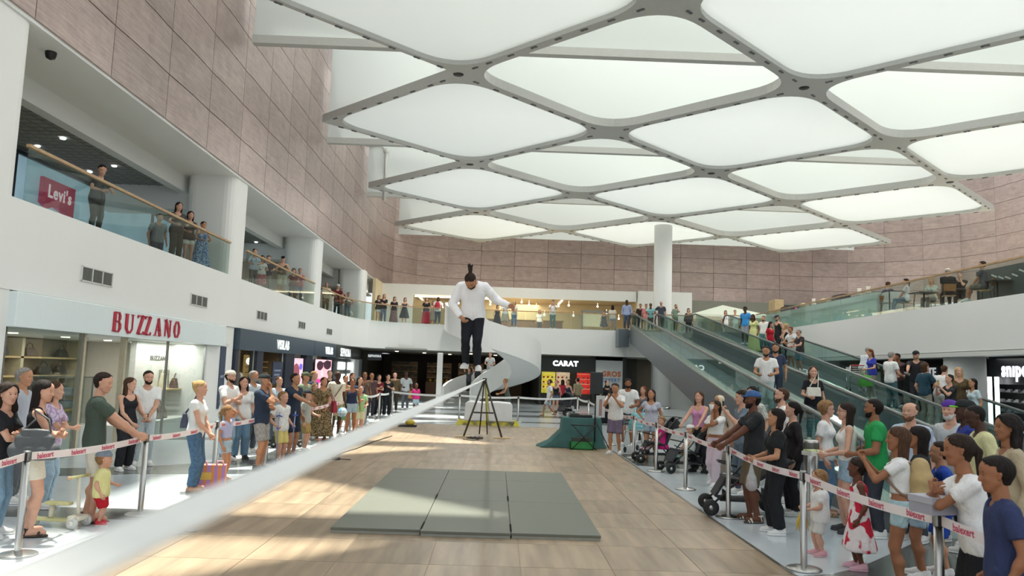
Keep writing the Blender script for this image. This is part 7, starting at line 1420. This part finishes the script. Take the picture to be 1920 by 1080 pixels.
def chair(x, y, face, label):
    t = thing('cafe_chair', label, 'chair', (x, y, L2), -R(face)); f = MB()
    for sx in (-.18, .18): f.tube([(sx, .18, 0), (sx, .17, .44)], .013, 6); f.tube([(sx, -.2, 0), (sx, -.17, .44), (sx*.9, -.22, .82)], .013, 6)
    f.build('frame', BLACK, t)['kind'] = 'thing'; MB().obox((0, 0, .45), (.2, 0, 0), (0, .2, 0), (0, 0, .012)).build('seat', OAK, t, bevel=.01); MB().obox((0, -.215, .72), (.19, 0, 0), (0, .008, 0), (0, -.02, .12)).build('backrest', mat('#9c6b3c', .45, var=.1, name='tan_wood'), t, bevel=.01); return t
def table(x, y, label):
    t = thing('cafe_table', label, 'table', (x, y, L2)); MB().box(-.38, .38, -.38, .38, .72, .75).build('top', mat('#3a3733', .4, name='dark_table'), t, bevel=.006); MB().tube([(0, 0, .02), (0, 0, .72)], .03, 8).build('pedestal', BLACK, t); MB().lathe([(0, 0), (.24, 0), (.22, .02), (0, .03)], 18).build('base', BLACK, t)
CF = [(1665, 15.55, 60, 'woman in dark print top sitting at the left cafe table', dict(fem=True, top=('tee', '#3a4468', '#6d6a80', 'small'), bot=('trousers', '#5a3a44'), hair=('bun', 'brown'), arms=('chin', 'bent'))),
      (1700, 15.7, 300, 'person in white top with crossbody strap sitting with back to the railing', dict(fem=True, top=('tee', '#dcdadb'), bot=('jeans', '#6b7f90'), hair=('pony', 'dark'))),
      (1747, 16.4, 240, 'fair haired woman in print blouse sitting at the middle cafe table', dict(fem=True, top=('shirt', '#d0d3cd', '#9fae9f', 'small'), bot=('trousers', '#77736c'), hair=('bob', 'blond'))),
      (1778, 15.6, 20, 'man in pale cap and black t-shirt sitting with back to the railing', dict(top=('tee', '#2c2b2d'), bot=('trousers', '#2c2c30'), hair=('short', 'grey'), cap=('#d9d6cc', 'front'))),
      (1800, 16.5, 215, 'dark haired man with raised hand sitting at the right cafe table', dict(top=('tee', '#33302f'), bot=('trousers', '#3a3a3c'), hair=('short', 'brown'), arms=('chin', 'bent'))),
      (1845, 15.7, 320, 'man with sunglasses in grey t-shirt sitting at the far right cafe table', dict(top=('tee', '#54565a'), bot=('shorts', '#6b675c'), hair=('short', 'dark'), glasses='sun', skin=2))]
for q, (px, X, fc, lab, k) in enumerate(CF):
    r = ray(px, 540); Y = X/r.x*r.y; k.setdefault('arms', ('lap', 'lap')); person((X, Y, L2), fc, 1.72, lab, near=1, legs='sit', seat=.46, **k)
    fx, fy = math.sin(R(fc)), math.cos(R(fc)); chair(X-fx*.06, Y-fy*.06, fc, ('first', 'second', 'third', 'fourth', 'fifth', 'sixth')[q]+' wooden backed cafe chair from the left on the upper right floor')
for q, (px, X) in enumerate(((1682, 16.3), (1732, 15.7), (1793, 16.2), (1870, 16.0))):
    r = ray(px, 540); table(X, X/r.x*r.y, ('leftmost', 'second', 'third', 'rightmost')[q]+' dark square cafe table on the upper right floor')
t = thing('patterned_screen', 'tall dark screen with pale wave pattern at the upper right edge', 'screen', (16.3, 23.4, L2)); MB().box(-.03, .03, -3.4, 2.5, 0, 1.25).build('panel', mat('#33383a', .5, col2='#4d5354', pat='wave', scale=7, fac=(.45, .55), name='wave_pattern'), t); b = MB()
for q in range(14): b.obox((-.05, -2.9+q*.34, .95+.1*math.sin(q)), (.01, 0, 0), (0, .13, .05), (0, -.008, .02))
b.build('pale_leaves', mat('#d6d8d4', .5, name='leaf_print'), t)['kind'] = 'stuff'
t = thing('storage_rack', 'white open rack at the right end of the teal counter', 'shelf', (15.6, 30.2, L2)); b = MB(); b.box(-.3, -.27, -.3, .3, 0, 1); b.box(-.3, .3, -.3, -.27, 0, 1); b.box(-.3, .3, .27, .3, 0, 1)
for z in (0, .5, .97): b.box(-.3, .3, -.3, .3, z, z+.03)
b.build('carcass', WHITE, t); MB().box(-.24, .2, -.24, .2, .53, .85).build('tray_stack', mat('#5a5b58', .6, var=.2, name='grey_trays'), t)
t = thing('white_pipe', 'white vertical pipe with camera beside the fabric ceiling edge', 'pipe', (-6.9, 44.5, 0)); MB().tube([(0, 0, 11.6), (0, 0, 14.6), (-.3, 0, 14.9), (-1.2, 0, 14.9)], .09, 10).build('tube', WHITE, t); MB().ball((0, 0, 14.6), .2, 10).build('camera_head', WHITE, t)
# ------------------------------------------------------------------ lettering becomes plain mesh
bpy.context.view_layer.update(); dg = bpy.context.evaluated_depsgraph_get()
for o in TEXTS:
    me = bpy.data.meshes.new_from_object(o.evaluated_get(dg)); me.name = 'lettering'
    n = link('lettering', me, o.parent); n.location = o.location; n.rotation_euler = o.rotation_euler; n.scale = o.scale; n['kind'] = 'stuff' if False else n.get('kind', '') or 'thing'; del n['kind']
for o in TEXTS: bpy.data.objects.remove(o)
